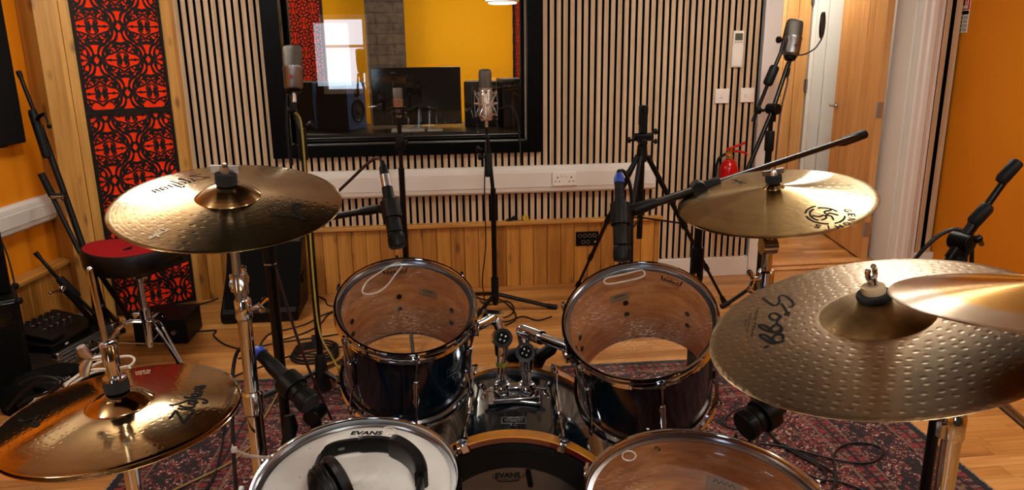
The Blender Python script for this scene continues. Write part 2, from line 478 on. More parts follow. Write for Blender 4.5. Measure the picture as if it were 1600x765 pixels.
b = MB(); b.bx(3.27, 3.4, -2.5, YW_-.001, 0, 2.45); struct('wall_right', b, M['orange_r'])
b = MB(); b.bx(-3.1, 3.4, -2.6, -2.45, 0, .85); b.bx(-3.1, 3.4, -2.6, -2.45, 1.95, 2.45); b.bx(-3.1, -1.57, -2.6, -2.45, .85, 1.95); b.bx(-.92, 3.4, -2.6, -2.45, .85, 1.95)
struct('wall_front', b, simple('charcoal_wall_paint', '#35322f', .85))
# daylight window in the wall behind the camera
b = MB()
for x0, x1, z0, z1 in ((-1.59, -1.52, .83, 1.97), (-.97, -.90, .83, 1.97), (-1.52, -.97, .83, .90), (-1.52, -.97, 1.9, 1.97), (-1.52, -.97, 1.50, 1.54)):
    b.bx(x0, x1, -2.47, -2.40, z0, z1)
w2 = struct('window_2', b, M['white'], bevel=.004)
b = MB(); b.bx(-1.53, -.96, -2.46, -2.452, .89, 1.91)
struct('window_pane', b, t_emit('overcast_daylight', '#dcebff', 5.0), w2)
# left wall (slightly skewed), its cladding, ledge
L0 = V((-1.985, 4.13, 0)); LN = V((LD.y, -LD.x, 0))       # points into the room
def lw(s, o, z): return L0 + LD*s + LN*o + V((0, 0, z))     # s along, o out from the cladding face
def lbox(bm, s0, s1, o0, o1, z0, z1, mi=0):
    vs = [lw(s, o, z) for s in (s0, s1) for o in (o0, o1) for z in (z0, z1)]
    bm.add(vs, [(0, 1, 3, 2), (4, 6, 7, 5), (0, 4, 5, 1), (2, 3, 7, 6), (0, 2, 6, 4), (1, 5, 7, 3)], mi)
b = MB(); lbox(b, -6.6, .25, -.2, -.085, 0, 2.45); struct('wall_left', b, M['orange'])
LT = .36
b = MB(); s = -5.4
while s < -.001:
    lbox(b, s+.0012, min(s+.085, 0)-.0012, -.018, 0, 0, LT-.022); s += .085
lbox(b, -5.4, 0, -.084, -.012, 0, LT-.023)
struct('trim_7', b, M['pine_left'], bevel=.002, seg=1)
b = MB(); lbox(b, -5.4, -.001, -.084, .014, LT-.022, LT); struct('trim_8', b, M['pine_left_cap'], bevel=.004)
# splayed corner: boarded face with a return to the left wall
P0, P1 = V((-1.80, 4.135, 0)), V((-1.442, 4.366, 0))
SD = (P1-P0).normalized(); SN = V((SD.y, -SD.x, 0))
def sp(u, o, z): return P0 + SD*u + SN*o + V((0, 0, z))
PWD = (P1-P0).length
def sbox(bm, u0, u1, o0, o1, z0, z1, mi=0):
    vs = [sp(s, o, z) for s in (u0, u1) for o in (o0, o1) for z in (z0, z1)]
    bm.add(vs, [(0, 1, 3, 2), (4, 6, 7, 5), (0, 4, 5, 1), (2, 3, 7, 6), (0, 2, 6, 4), (1, 5, 7, 3)], mi)
b = MB()
uL = (L0-P0).dot(SD)
for u0, u1 in ((uL, uL+.11), (uL+.112, 0.0), (0.002, PWD-.002), (PWD, PWD+.078)):
    sbox(b, u0, u1, -.022, -.002, 0, 2.45)
c1 = sp(uL, -.002, 0); c2 = lw(.02, -.084, 0)
b.add([c1, c2, c2+V((0, .02, 0)), c1+V((0, .03, 0))]+[q+V((0, 0, 2.45)) for q in (c1, c2, c2+V((0, .02, 0)), c1+V((0, .03, 0)))], [(0, 1, 5, 4), (1, 2, 6, 5), (2, 3, 7, 6), (3, 0, 4, 7), (4, 5, 6, 7), (0, 3, 2, 1)])
struct('trim_9', b, M['pine_splay'], bevel=.0015, seg=1)

# ---- carved fretwork panels standing against the splayed corner
def fret_panel(z0, z1, label, phase):
    t = thing('carved_panel', label, 'carved panel', sp(PWD/2, .01, z0), 'fretwork panels in the left corner')
    bk = MB(); sbox(bk, .012, PWD-.012, .0, .006, z0+.012, z1-.012); part('backing', bk, M['redboard'], t)
    fb = MB()
    W2 = PWD/2
    for u0, u1, a, c in ((0, .016, z0, z1), (PWD-.016, PWD, z0, z1), (.016, PWD-.016, z0, z0+.014), (.016, PWD-.016, z1-.014, z1)): sbox(fb, u0, u1, .0, .014, a, c)
    cnt = [0]
    def cell(cu, cv):
        for sx in (-1, 1):
            for sy in (-1, 1):
                def m2(q): return (cu+sx*q[0], cv+sy*q[1])
                def ins(q): return .010 <= q[0] <= PWD-.010 and z0+.008 <= q[1] <= z1-.008
                def st(pts, w):
                    w = (w[0]*1.1, w[1]*1.1) if isinstance(w, tuple) else w*1.1
                    cnt[0] += 1; o = .0085+.0000023*(cnt[0] % 900)
                    P = [m2(q) for q in spl([V((p[0], p[1], 0)) for p in pts], 5)]
                    runs = [[]]; ws = [[]]
                    for i, q in enumerate(P):
                        if ins(q): runs[-1].append(q); ws[-1].append(w[0]+(w[1]-w[0])*i/(len(P)-1) if isinstance(w, tuple) else w)
                        elif runs[-1]: runs.append([]); ws.append([])
                    for r, ww in zip(runs, ws):
                        if len(r) > 1: fb.stroke(r, ww, lambda x, y: sp(x, o, y), cap=False)
                def pg(pts):
                    cnt[0] += 1; o = .0085+.0000023*(cnt[0] % 900)
                    P = [m2(q) for q in pts]
                    if all(ins(q) for q in P): fb.add([sp(q[0], o, q[1]) for q in P], [tuple(range(len(P)))])
                st([(.090, .000), (.073, .024), (.046, .034), (.022, .044), (.004, .060), (0, .062)], (.007, .010))
                st([(.083, .008), (.089, .040), (.078, .062), (.060, .068), (.052, .088), (.030, .100), (.018, .118), (.009, .146), (.016, .165), (.028, .17)], .0085)
                st([(.097, .006), (.112, .030), (.109, .058), (.094, .078), (.072, .088), (.048, .104), (.034, .128), (.030, .152), (.035, .17)], .0075)
                st([(.098, .000), (.112, -.012), (.125, -.028)], .008)
                st([(0, .0), (.030, 0), (.060, 0), (.082, 0)], .0065)
                st([(.064, .030), (.060, .046), (.046, .050), (.040, .042)], (.008, .006))
                st([(.074, .060), (.062, .052), (.050, .062)], (.011, .006))
                pg([(.026, .0), (.017, .006), (.010, .030), (.003, .008), (.003, 0)])
                pg([(.017, .004), (.009, .031), (.016, .026), (.030, .004)])
                pg([(.066, 0), (.064, .006), (.059, .0085), (.054, .006), (.052, 0)])
                pg([(0, .068), (.012, .076), (.027, .074), (.040, .080), (.031, .086), (.020, .094), (0, .090)])
                pg([(.084, .072), (.094, .090), (.110, .082), (.105, .100), (.122, .104), (.104, .112), (.100, .128), (.088, .108), (.072, .106), (.084, .094)])
                pg([(.048, .106), (.060, .118), (.080, .116), (.068, .130), (.074, .146), (.056, .140), (.044, .152), (.046, .132), (.036, .122)])
                st([(.125, .128), (.108, .136), (.098, .150), (.104, .162)], (.006, .010))
    v = z1-.0+phase
    k = -1
    while v-k*.17 > z0-.2:
        cv = v-k*.17
        for cu in ((W2,) if k % 2 == 0 else (W2-.125, W2+.125)): cell(cu, cv)
        if k % 2 == 0:
            cell(W2-.25, cv); cell(W2+.25, cv)
        k += 1
    # little open diamonds where the bands cross
    part('fretwork', fb, M['fret'], t, recalc=False)
    return t
zs = onpl(178, 175, P0, SN).z
fret_panel(zs+.002, 2.42, 'upper carved black fretwork panel over orange-red backing in left corner', .0)
fret_panel(.012, zs-.002, 'lower carved black fretwork panel behind red stool, reaching the floor', -.02)

# ---- wall services
def trunk(name, fn, s0, s1, z0, z1, label):
    """dado trunking; fn(s, out, z)"""
    t = thing(name, label, 'trunking', fn((s0+s1)/2, 0, z0))
    prof = [(0, z0), (.030, z0), (.045, z0+.012), (.050, z0+.030), (.050, z1-.030), (.045, z1-.012), (.030, z1), (0, z1)]
    b = MB(); vs = [fn(s, o, z) for s in (s0, s1) for o, z in prof]; n = len(prof)
    b.add(vs, [tuple(range(n)), tuple(range(n, 2*n))]+[(i, (i+1) % n, n+(i+1) % n, n+i) for i in range(n)])
    part('casing', b, M['pvc'], t, bevel=.002)
    b = MB(); zc0, zc1 = z0+.037, z1-.037
    vs = [fn(s, o, z) for s in (s0+.004, s1-.004) for o, z in ((.0495, zc0), (.0535, zc0+.002), (.0535, zc1-.002), (.0495, zc1))]
    b.add(vs, [(0, 1, 2, 3), (4, 5, 6, 7)]+[(i, (i+1) % 4, 4+(i+1) % 4, 4+i) for i in range(4)])
    part('cover_strip', b, M['pvc'], t)
    b = MB(); vs = [fn(s, o, z) for s in (s1-.003, s1+.003) for o, z in [(max(a-.0, 0)*1.02, c) for a, c in prof]]
    b.add(vs, [tuple(range(n)), tuple(range(n, 2*n))]+[(i, (i+1) % n, n+(i+1) % n, n+i) for i in range(n)])
    part('end_cap', b, M['pvc'], t, bevel=.002)
    return t
TZ0, TZ1 = .588, .752
trunk('cable_trunking', lambda s, o, z: V((s, YS-o, z)), -1.36, 1.345, TZ0, TZ1, 'white cable trunking running along the slatted wall under the window')
trunk('cable_trunking', lambda s, o, z: lw(s, -.085+o, z), -3.6, -.012, .575, .715, 'white cable trunking on the orange wall at far left')
def socket(cx, y, cz):
    t = thing('wall_socket', 'white double power socket set into the trunking cover', 'socket', (cx, y, cz))
    b = MB(); b.bx(cx-.073, cx+.073, y-.010, y, cz-.043, cz+.043); part('face_plate', b, M['switch'], t, bevel=.004)
    for k in (-1, 1):
        b = MB(); b.bx(cx+k*.013-.008, cx+k*.013+.008, y-.015, y-.010, cz+.012, cz+.032); part('rocker', b, M['switch'], t, bevel=.002)
    b = MB()
    for k in (-1, 1):
        X = cx+k*.042
        b.bx(X-.003, X+.003, y-.0106, y-.0099, cz+.004, cz+.015)
        for q in (-1, 1): b.bx(X+q*.012-.0045, X+q*.012+.0045, y-.0106, y-.0099, cz-.018, cz-.013)
    part('pin_holes', b, M['ink'], t)
q = atY(881.5, 279, YS-.055); socket(q.x, YS-.0538, q.z)
def switch(x, y, label):
    q = atY(x, y, YS-.005)
    t = thing('light_switch', label, 'switch', q)
    b = MB(); b.bx(q.x-.043, q.x+.043, YS-.012, YS+.002, q.z-.043, q.z+.043); part('face_plate', b, M['switch'], t, bevel=.003)
    for k in (-1, 0):
        b = MB(); b.bx(q.x-.012+k*.012+.006, q.x+k*.012+.005, YS-.016, YS-.012, q.z-.012, q.z+.012); part('rocker', b, M['switch'], t, bevel=.002)
switch(1128, 150, 'left one of the two white light switches on the slatted wall')
switch(1167, 148.5, 'right one of the two white light switches, nearer the door')
q = atY(1152.5, 76, YS-.01)
t = thing('remote_control', 'white air conditioner remote held on the slatted wall above the switches', 'remote', q)
b = MB(); b.bx(q.x-.032, q.x+.032, YS-.020, YS+.002, q.z-.103, q.z+.103); part('body', b, M['switch'], t, bevel=.006)
b = MB(); b.bx(q.x-.023, q.x+.023, YS-.0215, YS-.0195, q.z+.048, q.z+.088); part('display', b, simple('lcd_grey', '#4a5040', .3), t)
b = MB()
for k in range(3): b.bx(q.x-.024+k*.017, q.x-.012+k*.017, YS-.0215, YS-.0195, q.z+.034, q.z+.041)
part('button', b, simple('grey_buttons', '#8f8b84', .5), t)
b = MB(); b.bx(q.x-.035, q.x+.035, YS-.017, YS+.001, q.z-.108, q.z+.02); part('holder', b, M['switch'], t, bevel=.004)
def xlr_plate(cx, cz, cols, label):
    y = YS-.022
    t = thing('connector_plate', label, 'connector plate', (cx, y, cz))
    w = .072; h = .045
    b = MB(); b.bx(cx-w, cx+w, y-.006, y+.001, cz-h, cz+h); part('plate', b, M['blackplastic'], t, bevel=.002)
    for r, n in enumerate(cols):
        for k in range(n):
            X = cx+(k-(n-1)/2)*.030-(.01 if r == 1 else 0); Z = cz+.020-.040*r
            F = frame((X, y-.006, Z), (0, -1, 0))
            b = MB(); b.lathe([(.0085, .0), (.0125, 0), (.0125, .004), (.0085, .004)], F, 20, closed=True)
            c = part('connector', b, M['nickel'], t)
            b = MB(); b.lathe([(0, .0015), (.0084, .0015)], F, 16); part('insert', b, M['ink'], c)
    b = MB(); b.bx(cx+.045, cx+.064, y-.0068, y-.0059, cz-.026, cz-.016); part('label_strip', b, M['inkw'], t)
q = atY(917.5, 372.5, YS-.025); xlr_plate(q.x, q.z, (4, 2), 'black plate of round connectors on pine cladding under the socket')
q = atY(456, 383, YS-.025); xlr_plate(q.x, q.z, (4, 2), 'black connector plate on pine cladding behind the wedge speaker')
# fire sticker on the ochre wall
SX = 3.268
a, c = atX(1496.5, 51, SX), atX(1510.5, 51, SX)
yc = (a.y+c.y)/2; hw = abs(a.y-c.y)/2; zb = a.z; zt = zb+.46
t = thing('fire_notice', 'narrow fire action sticker high on the ochre side wall', 'sticker', (SX, yc, zb))
b = MB(); b.bx(SX-.0012, SX+.001, yc-hw, yc+hw, zb, zt); part('sheet', b, M['switch'], t)
b = MB(); b.bx(SX-.0022, SX-.0013, yc-hw*.9, yc+hw*.9, zb+.133, zt-.004); part('red_band', b, M['red'], t)
b = MB(); b.bx(SX-.0022, SX-.0013, yc-hw*.9, yc+hw*.9, zb+.105, zb+.128); part('dark_band', b, M['ink'], t)
b = MB()
for k in range(4):
    z = zb+.006+k*.024
    b.bx(SX-.0022, SX-.0013, yc+hw*.3, yc+hw*.85, z, z+.019)
    for j in range(3): b.bx(SX-.0022, SX-.0013, yc-hw*.8, yc+hw*(.1-.1*(j % 2)), z+.001+j*.0065, z+.005+j*.0065)
part('pictogram', b, simple('sticker_print', '#56604a', .6), t)
b = MB()
text_on(b, 'FIRE', V((SX-.003, yc+hw*.6, zb+.14)), V((0, 0, .2)), V((0, -hw*1.2, 0)), bold=.03)
part('lettering', b, M['inkw'], t, recalc=False)
# black acoustic panel on the orange wall
pA = onpl(42, 222, lw(0, -.03, 0), LN)
sA = (pA-L0).dot(LD); zA = pA.z
t = thing('wall_panel', 'large black panel hung on the orange wall at top left', 'panel', lw(sA-.6, -.04, zA))
b = MB(); lbox(b, sA-1.3, sA, -.07, -.03, zA, zA+.8); part('fabric_face', b, simple('black_fabric', '#060606', .85, spec=.2), t, bevel=.006)
b = MB()
for s in (sA-1.1, sA-.12): lbox(b, s-.03, s+.03, -.086, -.07, zA-.012, zA+.06)
part('bracket', b, M['black'], t)

# ---- doors
def oak_door(name, o, u, w, label_handle=True, hs=1):
    """leaf hinged at o, running along u (unit), thickness to the left of u"""
    n = V((-u.y, u.x, 0)); z0, z1 = .012, 2.08; th = .044
    def B(bm, a0, a1, c0, c1, za, zb, mi=0):
        vs = [o+u*s+n*q+V((0, 0, z)) for s in (a0, a1) for q in (c0, c1) for z in (za, zb)]
        bm.add(vs, [(0, 1, 3, 2), (4, 6, 7, 5), (0, 4, 5, 1), (2, 3, 7, 6), (0, 2, 6, 4), (1, 5, 7, 3)], mi)
    return n, B, z0, z1, th
du = V((math.sin(rad(10)), math.cos(rad(10)), 0)); do = V((DX1-.055, YS+.19, 0))
n, B, z0, z1, th = oak_door('d', do, du, .78)
M['oak_leaf'] = wood('oak_door_leaf', '#b07a42', '#dca76a', tuple(du), (0, 0, 1), board=.107, rough=.4)
b = MB(); B(b, 0, .10, 0, th, z0, z1); B(b, .68, .78, 0, th, z0, z1); B(b, .10, .68, 0, th, z0, .20); B(b, .10, .68, 0, th, 1.98, z1)
s = .10; 
while s < .679:
    B(b, s+.004, min(s+.097, .68)-.004, .003, th-.003, .20, 1.98); s += .0967
B(b, .10, .68, .019, th-.019, .2, 1.98)
d1 = struct('door_1', b, M['oak_leaf'], bevel=.002, seg=1)
b = MB()
hz = 1.0
hc = do+du*.72
for q, sg in ((th, 1), (0, -1)):
    p = hc+n*q+V((0, 0, hz))
    b.cyl(p, p+n*(sg*.010), .026, seg=20); b.cyl(p+n*(sg*.008), p+n*(sg*.055), .009, seg=12)
    b.tube(spl([p+n*(sg*.05), p+n*(sg*.055)-du*.02, p+n*(sg*.055)-du*.115], 4), .009, 10)
struct('door_handle', b, M['chrome'], d1)
for hz_ in (.22, 1.02, 1.86):
    b = MB(); p = do+n*.022+V((0, 0, hz_))
    vs = [do+u_*1+V((0, 0, z)) for u_ in (n*.002-du*.003, n*.040-du*.003, n*.040-du*.0005, n*.002-du*.0005) for z in (hz_-.05, hz_+.05)]
    b.box(do-du*.002+n*.022+V((0, 0, hz_)), (.004, .034, .10), MX.Rotation(math.atan2(n.y, n.x)-pi/2, 3, 'Z'))
    b.cyl(do-du*.006+n*(th+.002)+V((0, 0, hz_-.05)), do-du*.006+n*(th+.002)+V((0, 0, hz_+.05)), .007, seg=10)
    struct('hinge', b, M['steel'], d1)
# lobby beyond
LYB = 5.95
b = MB()
b.bx(1.55, 4.3, LYB, LYB+.1, 0, 2.45)
struct('wall_lobby', b, M['cream'])
b = MB(); b.bx(1.55, 1.65, YW_+.172, LYB, 0, 2.45); b.bx(4.2, 4.3, YW_+.172, LYB, 0, 2.45); struct('wall_lobby_side', b, M['cream'])
xa = atY(1212, 150, LYB-.03).x; xb = atY(1263, 60, LYB-.03).x
b = MB(); b.bx(xa-.55, xb-.102, LYB-.045, LYB-.001, .01, 2.04)
s = xa-.55
b = MB(); b.bx(xb-.10, xb, LYB-.045, LYB-.005, .01, 2.04); b.bx(xb-.80, xb-.70, LYB-.045, LYB-.005, .01, 2.04); b.bx(xb-.7, xb-.1, LYB-.045, LYB-.005, .01, .2); b.bx(xb-.7, xb-.1, LYB-.045, LYB-.005, 1.9, 2.04)
for k in range(6): b.bx(xb-.7+k*.1+.002, xb-.7+k*.1+.098, LYB-.04, LYB-.008, .2, 1.9)
b.bx(xb-.7, xb-.1, LYB-.03, LYB-.01, .2, 1.9)
d2 = struct('door_2', b, M['oak_lobby'], bevel=.002, seg=1)
for z in (.22, 1.12, 1.80):
    b = MB(); b.bx(xb-.012, xb+.012, LYB-.052, LYB-.044, z-.05, z+.05); b.cyl((xb+.008, LYB-.055, z-.05), (xb+.008, LYB-.055, z+.05), .007, seg=10); struct('hinge', b, M['steel'], d2)
b = MB()
for a0, a1, o in ((.013, .045, .05), (.045, .06, .065), (.06, .15, .04), (.15, .155, .03), (.155, .30, .045), (.30, .75, .02)):
    b.bx(xb+a0, xb+a1, LYB-o, LYB, 0, 2.3)
struct('trim_10', b, M['white'], bevel=.004)

# ---- control room behind the glass
CY = 7.9
X1 = lambda x, Y: atY(x, 60, Y).x
b = MB(); b.bx(-2.6, 1.5, CY, CY+.1, 0, 2.45); struct('wall_control_back', b, M['yellow'])
b = MB(); b.bx(-2.7, -2.6, YW_+.18, CY, 0, 2.45); b.bx(1.45, 1.54, YW_+.18, CY, 0, 2.45); struct('wall_control_side', b, M['yellow'])
xp0, xp1 = X1(572, CY-.25), X1(632, CY-.25)
b = MB(); b.bx(xp0, xp1, CY-.25, CY-.001, 0, 2.45); struct('wall_control_pier', b, M['brick'])
def ctl_panel(x0, x1, z0, z1, label, st=True):
    t = thing('carved_panel', label, 'carved panel', ((x0+x1)/2, CY-.02, z0), 'fretwork panels in the control room')
    b = MB(); b.bx(x0, x1, CY-.012, CY-.002, z0, z1); part('backing', b, M['redboard'], t)
    fb = MB(); W = x1-x0; s = W/.40
    k = [0]
    def ln(P, w):
        k[0] += 1; y = CY-.016-.00001*(k[0] % 300)
        P = [q for q in P if x0 <= q[0] <= x1 and z0 <= q[1] <= z1]
        if len(P) > 1: fb.stroke(P, w, lambda a, c: V((a, y, c)), cap=False)
    for i in range(-1, 3):
        for j in range(int((z1-z0)/(.15*s))+2):
            cx = x0+W/2+(i-.5)*.2*s+(j % 2)*.1*s; cz = z0+j*.15*s
            for q in range(8):
                a = q*pi/4+pi/8; r0, r1 = .022*s, .085*s
                ln([(cx+r*math.cos(a+.5*(r-r0)/(r1-r0)), cz+r*math.sin(a+.5*(r-r0)/(r1-r0))) for r in [r0+(r1-r0)*m/4 for m in range(5)]], .011*s)
            for R in (.022, .060, .088): ln([(cx+R*s*math.cos(a*pi/10), cz+R*s*math.sin(a*pi/10)) for a in range(21)], .010*s)
    for a0, a1, c0, c1 in ((x0, x0+.025, z0, z1), (x1-.025, x1, z0, z1), (x0, x1, z0, z0+.02)): fb.bx(a0, a1, CY-.02, CY-.012, c0, c1)
    part('fretwork', fb, M['fret'], t, recalc=False)
ctl_panel(X1(447, CY), X1(507, CY), .3, 2.3, 'red and black fretwork panel seen through the window at left')
ctl_panel(X1(801, CY), X1(834, CY), .3, 2.3, 'red and black fretwork panel seen through the window at right edge')
DY = 5.75
dz = atY(650, 207, DY-.35).z
t = thing('control_desk', 'dark studio desk behind the window', 'desk', (-.2, DY, 0))
b = MB(); b.bx(-1.55, 1.3, DY-.35, DY+.45, dz-.035, dz); part('desk_top', b, simple('dark_desk', '#141110', .35), t, bevel=.004)
for x in (-1.5, 1.25):
    b = MB(); b.bx(x-.03, x+.03, DY-.3, DY+.4, 0, dz-.036); part('leg', b, M['black'], t)
M['speakerbluelit'] = simple('painted_blue_lit_front', '#4666a6', .5)  # blue light falling on the speaker fronts, painted in as their colour
def monitor(x0, x1, y0, Y, label, rot, wide=.24, deep=.28, front=True):
    """x0..x1, y0: picture box of the speaker on the desk"""
    a = atY((x0+x1)/2, 205, Y); h = atY((x0+x1)/2, y0, Y).z-dz
    t = thing('studio_monitor', label, 'speaker', (a.x, Y, dz), 'studio monitors on the control desk')
    F = MX.Translation(V((a.x, Y, dz))) @ MX.Rotation(rot, 4, 'Z')
    b = MB(); b.bx(-wide/2, wide/2, -deep/2, deep/2, .001, h); part('cabinet', b, M['blackplastic'], t, F=F, bevel=.006)
    b = MB(); b.bx(-wide/2+.004, wide/2-.004, -deep/2-.014, -deep/2-.0005, .004, h-.003); p = part('baffle', b, M['speakerbluelit'], t, F=F, bevel=.006)
    G = F @ frame((0, -deep/2-.014, h*.40), (0, -1, 0))
    b = MB(); b.lathe([(.086, 0), (.086, .006), (.074, .008), (.066, .002)], G, 32); part('driver_ring', b, M['blackplastic'], t, F=MX.Identity(4))
    b = MB(); b.lathe([(.066, .002), (.03, -.02+.021), (.026, .008), (0, .014)], G, 32); part('woofer', b, simple('woofer_cone', '#16203a', .5), t, F=MX.Identity(4))
    G = F @ frame((0, -deep/2-.014, h*.78), (0, -1, 0))
    b = MB(); b.lathe([(.034, 0), (.03, .005), (.016, .002), (0, .008)], G, 24); part('tweeter', b, M['blackplastic'], t, F=MX.Identity(4))
    return t
monitor(500, 572, 128, DY+.02, 'black studio monitor with blue light painted on its front, right of the pair at window left', rad(62), .24, .26)
monitor(462, 508, 127, DY+.18, 'studio monitor half hidden at the left edge of the window', rad(62), .24, .26)
monitor(726, 780, 126, DY+.1, 'black studio monitor behind the shock mounted microphone', rad(172))
monitor(786, 826, 122, DY-.05, 'black studio monitor at the right edge of the window', rad(185))
a, c = atY(584, 196, DY), atY(719, 104, DY)
t = thing('computer_screen', 'wide dark computer screen on the desk behind the window', 'screen', ((a.x+c.x)/2, DY, dz))
b = MB(); b.bx(a.x, c.x, DY-.012, DY+.02, a.z, c.z); part('panel', b, simple('dark_screen', '#1a1612', .08), t, bevel=.004)
b = MB(); b.bx((a.x+c.x)/2-.03, (a.x+c.x)/2+.03, DY+.021, DY+.04, dz+.012, a.z+.2); b.bx((a.x+c.x)/2-.12, (a.x+c.x)/2+.12, DY-.06, DY+.12, dz+.0005, dz+.012); part('stand', b, M['steel'], t, bevel=.003)
for x0, x1, lab in ((612, 664, 'pale keyboard lying on the desk under the screen'), (668, 692, 'small pale mouse pad beside the keyboard behind the window')):
    a, c = atY(x0, 206, DY-.25), atY(x1, 206, DY-.25)
    t = thing('keyboard' if x1-x0 > 30 else 'mouse_pad', lab, 'keyboard' if x1-x0 > 30 else 'pad', ((a.x+c.x)/2, DY-.25, dz))
    b = MB(); b.bx(a.x, c.x, DY-.30, DY-.18, dz+.0005, dz+.015); part('base', b, M['switch'], t, bevel=.003)
    if x1-x0 > 30:
        b = MB()
        for i in range(14):
            for j in range(4): b.bx(a.x+.006+i*(c.x-a.x-.012)/14, a.x+.003+(i+1)*(c.x-a.x-.012)/14, DY-.293+j*.027, DY-.27+j*.027, dz+.0145, dz+.019)
        part('keys', b, M['pvc'], t)
# pendant lamp in the control room
q = atY(785, 6, 7.0)
t = thing('pendant_lamp', 'round white pendant lamp glowing behind the window', 'lamp', q)
b = MB(); b.lathe([(0, .012), (.13, .010), (.155, .02), (.15, .03), (.05, .06), (0, .065)], MX.Translation(q)); part('shade', b, M['white'], t)
b = MB(); b.lathe([(0, 0), (.12, .001), (.13, .0095)], MX.Translation(q)); part('diffuser', b, t_emit('lamp_diffuser', '#fff4e0', 9), t)
b = MB(); b.cyl(q+V((0, 0, .065)), (q.x, q.y, 2.45), .004, seg=8); part('cord', b, M['cablew'], t)
# ------------------------------------------------------------------ rug
def t_rug(cx, cy, hx_, hy_, ang):
    t = NT('persian_rug'); 
    v = t.coord('Object'); x, y, z = t.sep(v)
    sn = lambda q, st: t.math('MULTIPLY', t.math('ADD', t.math('FLOOR', t.math('DIVIDE', q, st)), .5), st)
    jx = t.math('MULTIPLY', t.math('SUBTRACT', t.noise(v, 90, 2), .5), .018)
    jy = t.math('MULTIPLY', t.math('SUBTRACT', t.noise(v, 75, 2), .5), .018)
    xs, ys = sn(t.math('ADD', x, jx), .004), sn(t.math('ADD', y, jy), .004)
    ax, ay = t.math('ABSOLUTE', xs), t.math('ABSOLUTE', ys)
    dx, dy = t.math('SUBTRACT', hx_, ax), t.math('SUBTRACT', hy_, ay)
    d = t.math('MINIMUM', dx, dy)
    isx = t.math('LESS_THAN', dx, dy)
    u = t.math('ADD', t.math('MULTIPLY', isx, ay), t.math('MULTIPLY', t.math('SUBTRACT', 1.0, isx), ax))   # along the border
    def wave(a, f, ph=0.0): return t.math('SINE', t.math('ADD', t.math('MULTIPLY', a, f), ph))
    navy, red, dred, cream, char, rose, tan = [hx(c) for c in ('#171a22', '#7d2a2c', '#4c1b1f', '#c9ab90', '#1d191b', '#94524a', '#76594b')]
    # repeating medallion motifs from products of waves
    def motif(a, b, fa, fb, seed):
        w1 = t.math('MULTIPLY', wave(a, fa), wave(b, fb))
        w2 = t.math('MULTIPLY', wave(a, fa*3, 1.0), wave(b, fb*3, .5))
        w3 = t.math('MULTIPLY', wave(a, fa*5, .3), wave(b, fb*4, 1.2))
        return t.math('ADD', .5, t.math('ADD', t.math('MULTIPLY', w1, .30), t.math('ADD', t.math('MULTIPLY', w2, .22), t.math('MULTIPLY', w3, .16))))
    fine = t.n('TexVoronoi', {'Vector': t.comb(ax, ay), 'Scale': 85.0}).outputs['Color']
    fr, fg, fb_ = t.sep(fine)
    m1 = t.math('ADD', motif(ax, ay, 27.0, 22.0, 0), t.math('MULTIPLY', t.math('SUBTRACT', fr, .5), .50))
    field = t.ramp(m1, [(0, navy), (.22, dred), (.36, red), (.47, cream), (.52, char), (.62, rose), (.70, dred), (.80, tan), (.88, navy)], 'CONSTANT')
    m2 = t.math('ADD', motif(u, d, 38.0, 46.0, 0), t.math('MULTIPLY', t.math('SUBTRACT', fg, .5), .55))
    bord = t.ramp(m2, [(0, char), (.30, navy), (.48, red), (.56, navy), (.66, cream), (.70, dred), (.80, rose), (.88, char)], 'CONSTANT')
    m3 = t.math('ADD', t.math('MULTIPLY', wave(u, 95.0), .4), t.math('ADD', .5, t.math('MULTIPLY', t.math('SUBTRACT', fb_, .5), .5)))
    guard = t.ramp(m3, [(0, red), (.35, char), (.6, dred), (.8, tan)], 'CONSTANT')
    def band(lo, hi): return t.math('MULTIPLY', t.math('GREATER_THAN', d, lo), t.math('LESS_THAN', d, hi))
    c = field
    c = t.mix(t.math('LESS_THAN', d, .40), c, bord)
    for lo, hi, cc in ((.385, .40, tan), (.355, .385, guard), (.345, .355, char), (.315, .345, guard), (.305, .315, tan),
                       (.105, .115, tan), (.075, .105, guard), (.065, .075, char), (.035, .065, guard), (.008, .035, navy), (-.05, .008, hx('#9b8062'))):
        c = t.mix(band(lo, hi), c, cc)
    n = t.noise(v, 420, 2)
    c = t.mix(.38, c, t.mix(n, hx('#15100f'), c))
    return t.done(t.bsdf(color=c, rough=.95, spec=.1, sheen=.1, normal=t.bump(n, .5, .002)))
RX, RY, RHX, RHY, RA = .32, 2.05, 1.475, 1.10, rad(-1.5)
FR = MX.Translation(V((RX, RY, 0))) @ MX.Rotation(RA, 4, 'Z')
b = MB()
gx, gy = 60, 44
for k in range(2): pass
vs = []; fs = []
for j in range(gy+1):
    for i in range(gx+1):
        x = -RHX+2*RHX*i/gx; y = -RHY+2*RHY*j/gy
        w = .0015*math.sin(x*5+1)*math.sin(y*4)
        vs.append((x, y, .0075+w))
for j in range(gy):
    for i in range(gx): fs.append((j*(gx+1)+i, j*(gx+1)+i+1, (j+1)*(gx+1)+i+1, (j+1)*(gx+1)+i))
b.add(vs, fs)
ring = [(-RHX, -RHY), (RHX, -RHY), (RHX, RHY), (-RHX, RHY)]
for q in range(4):
    a, c = ring[q], ring[(q+1) % 4]
    b.add([(a[0], a[1], .0005), (c[0], c[1], .0005), (c[0], c[1], .0077), (a[0], a[1], .0077)], [(0, 1, 2, 3)])
tag(part('rug', b, t_rug(RX, RY, RHX, RHY, RA), None, F=FR, recalc=False), 'patterned red and navy oriental rug under the drum kit', 'rug')
RUGZ = .010
def ground(x, y):
    q = FR.inverted() @ V((x, y, 0))
    return RUGZ if abs(q.x) < RHX and abs(q.y) < RHY else 0.0

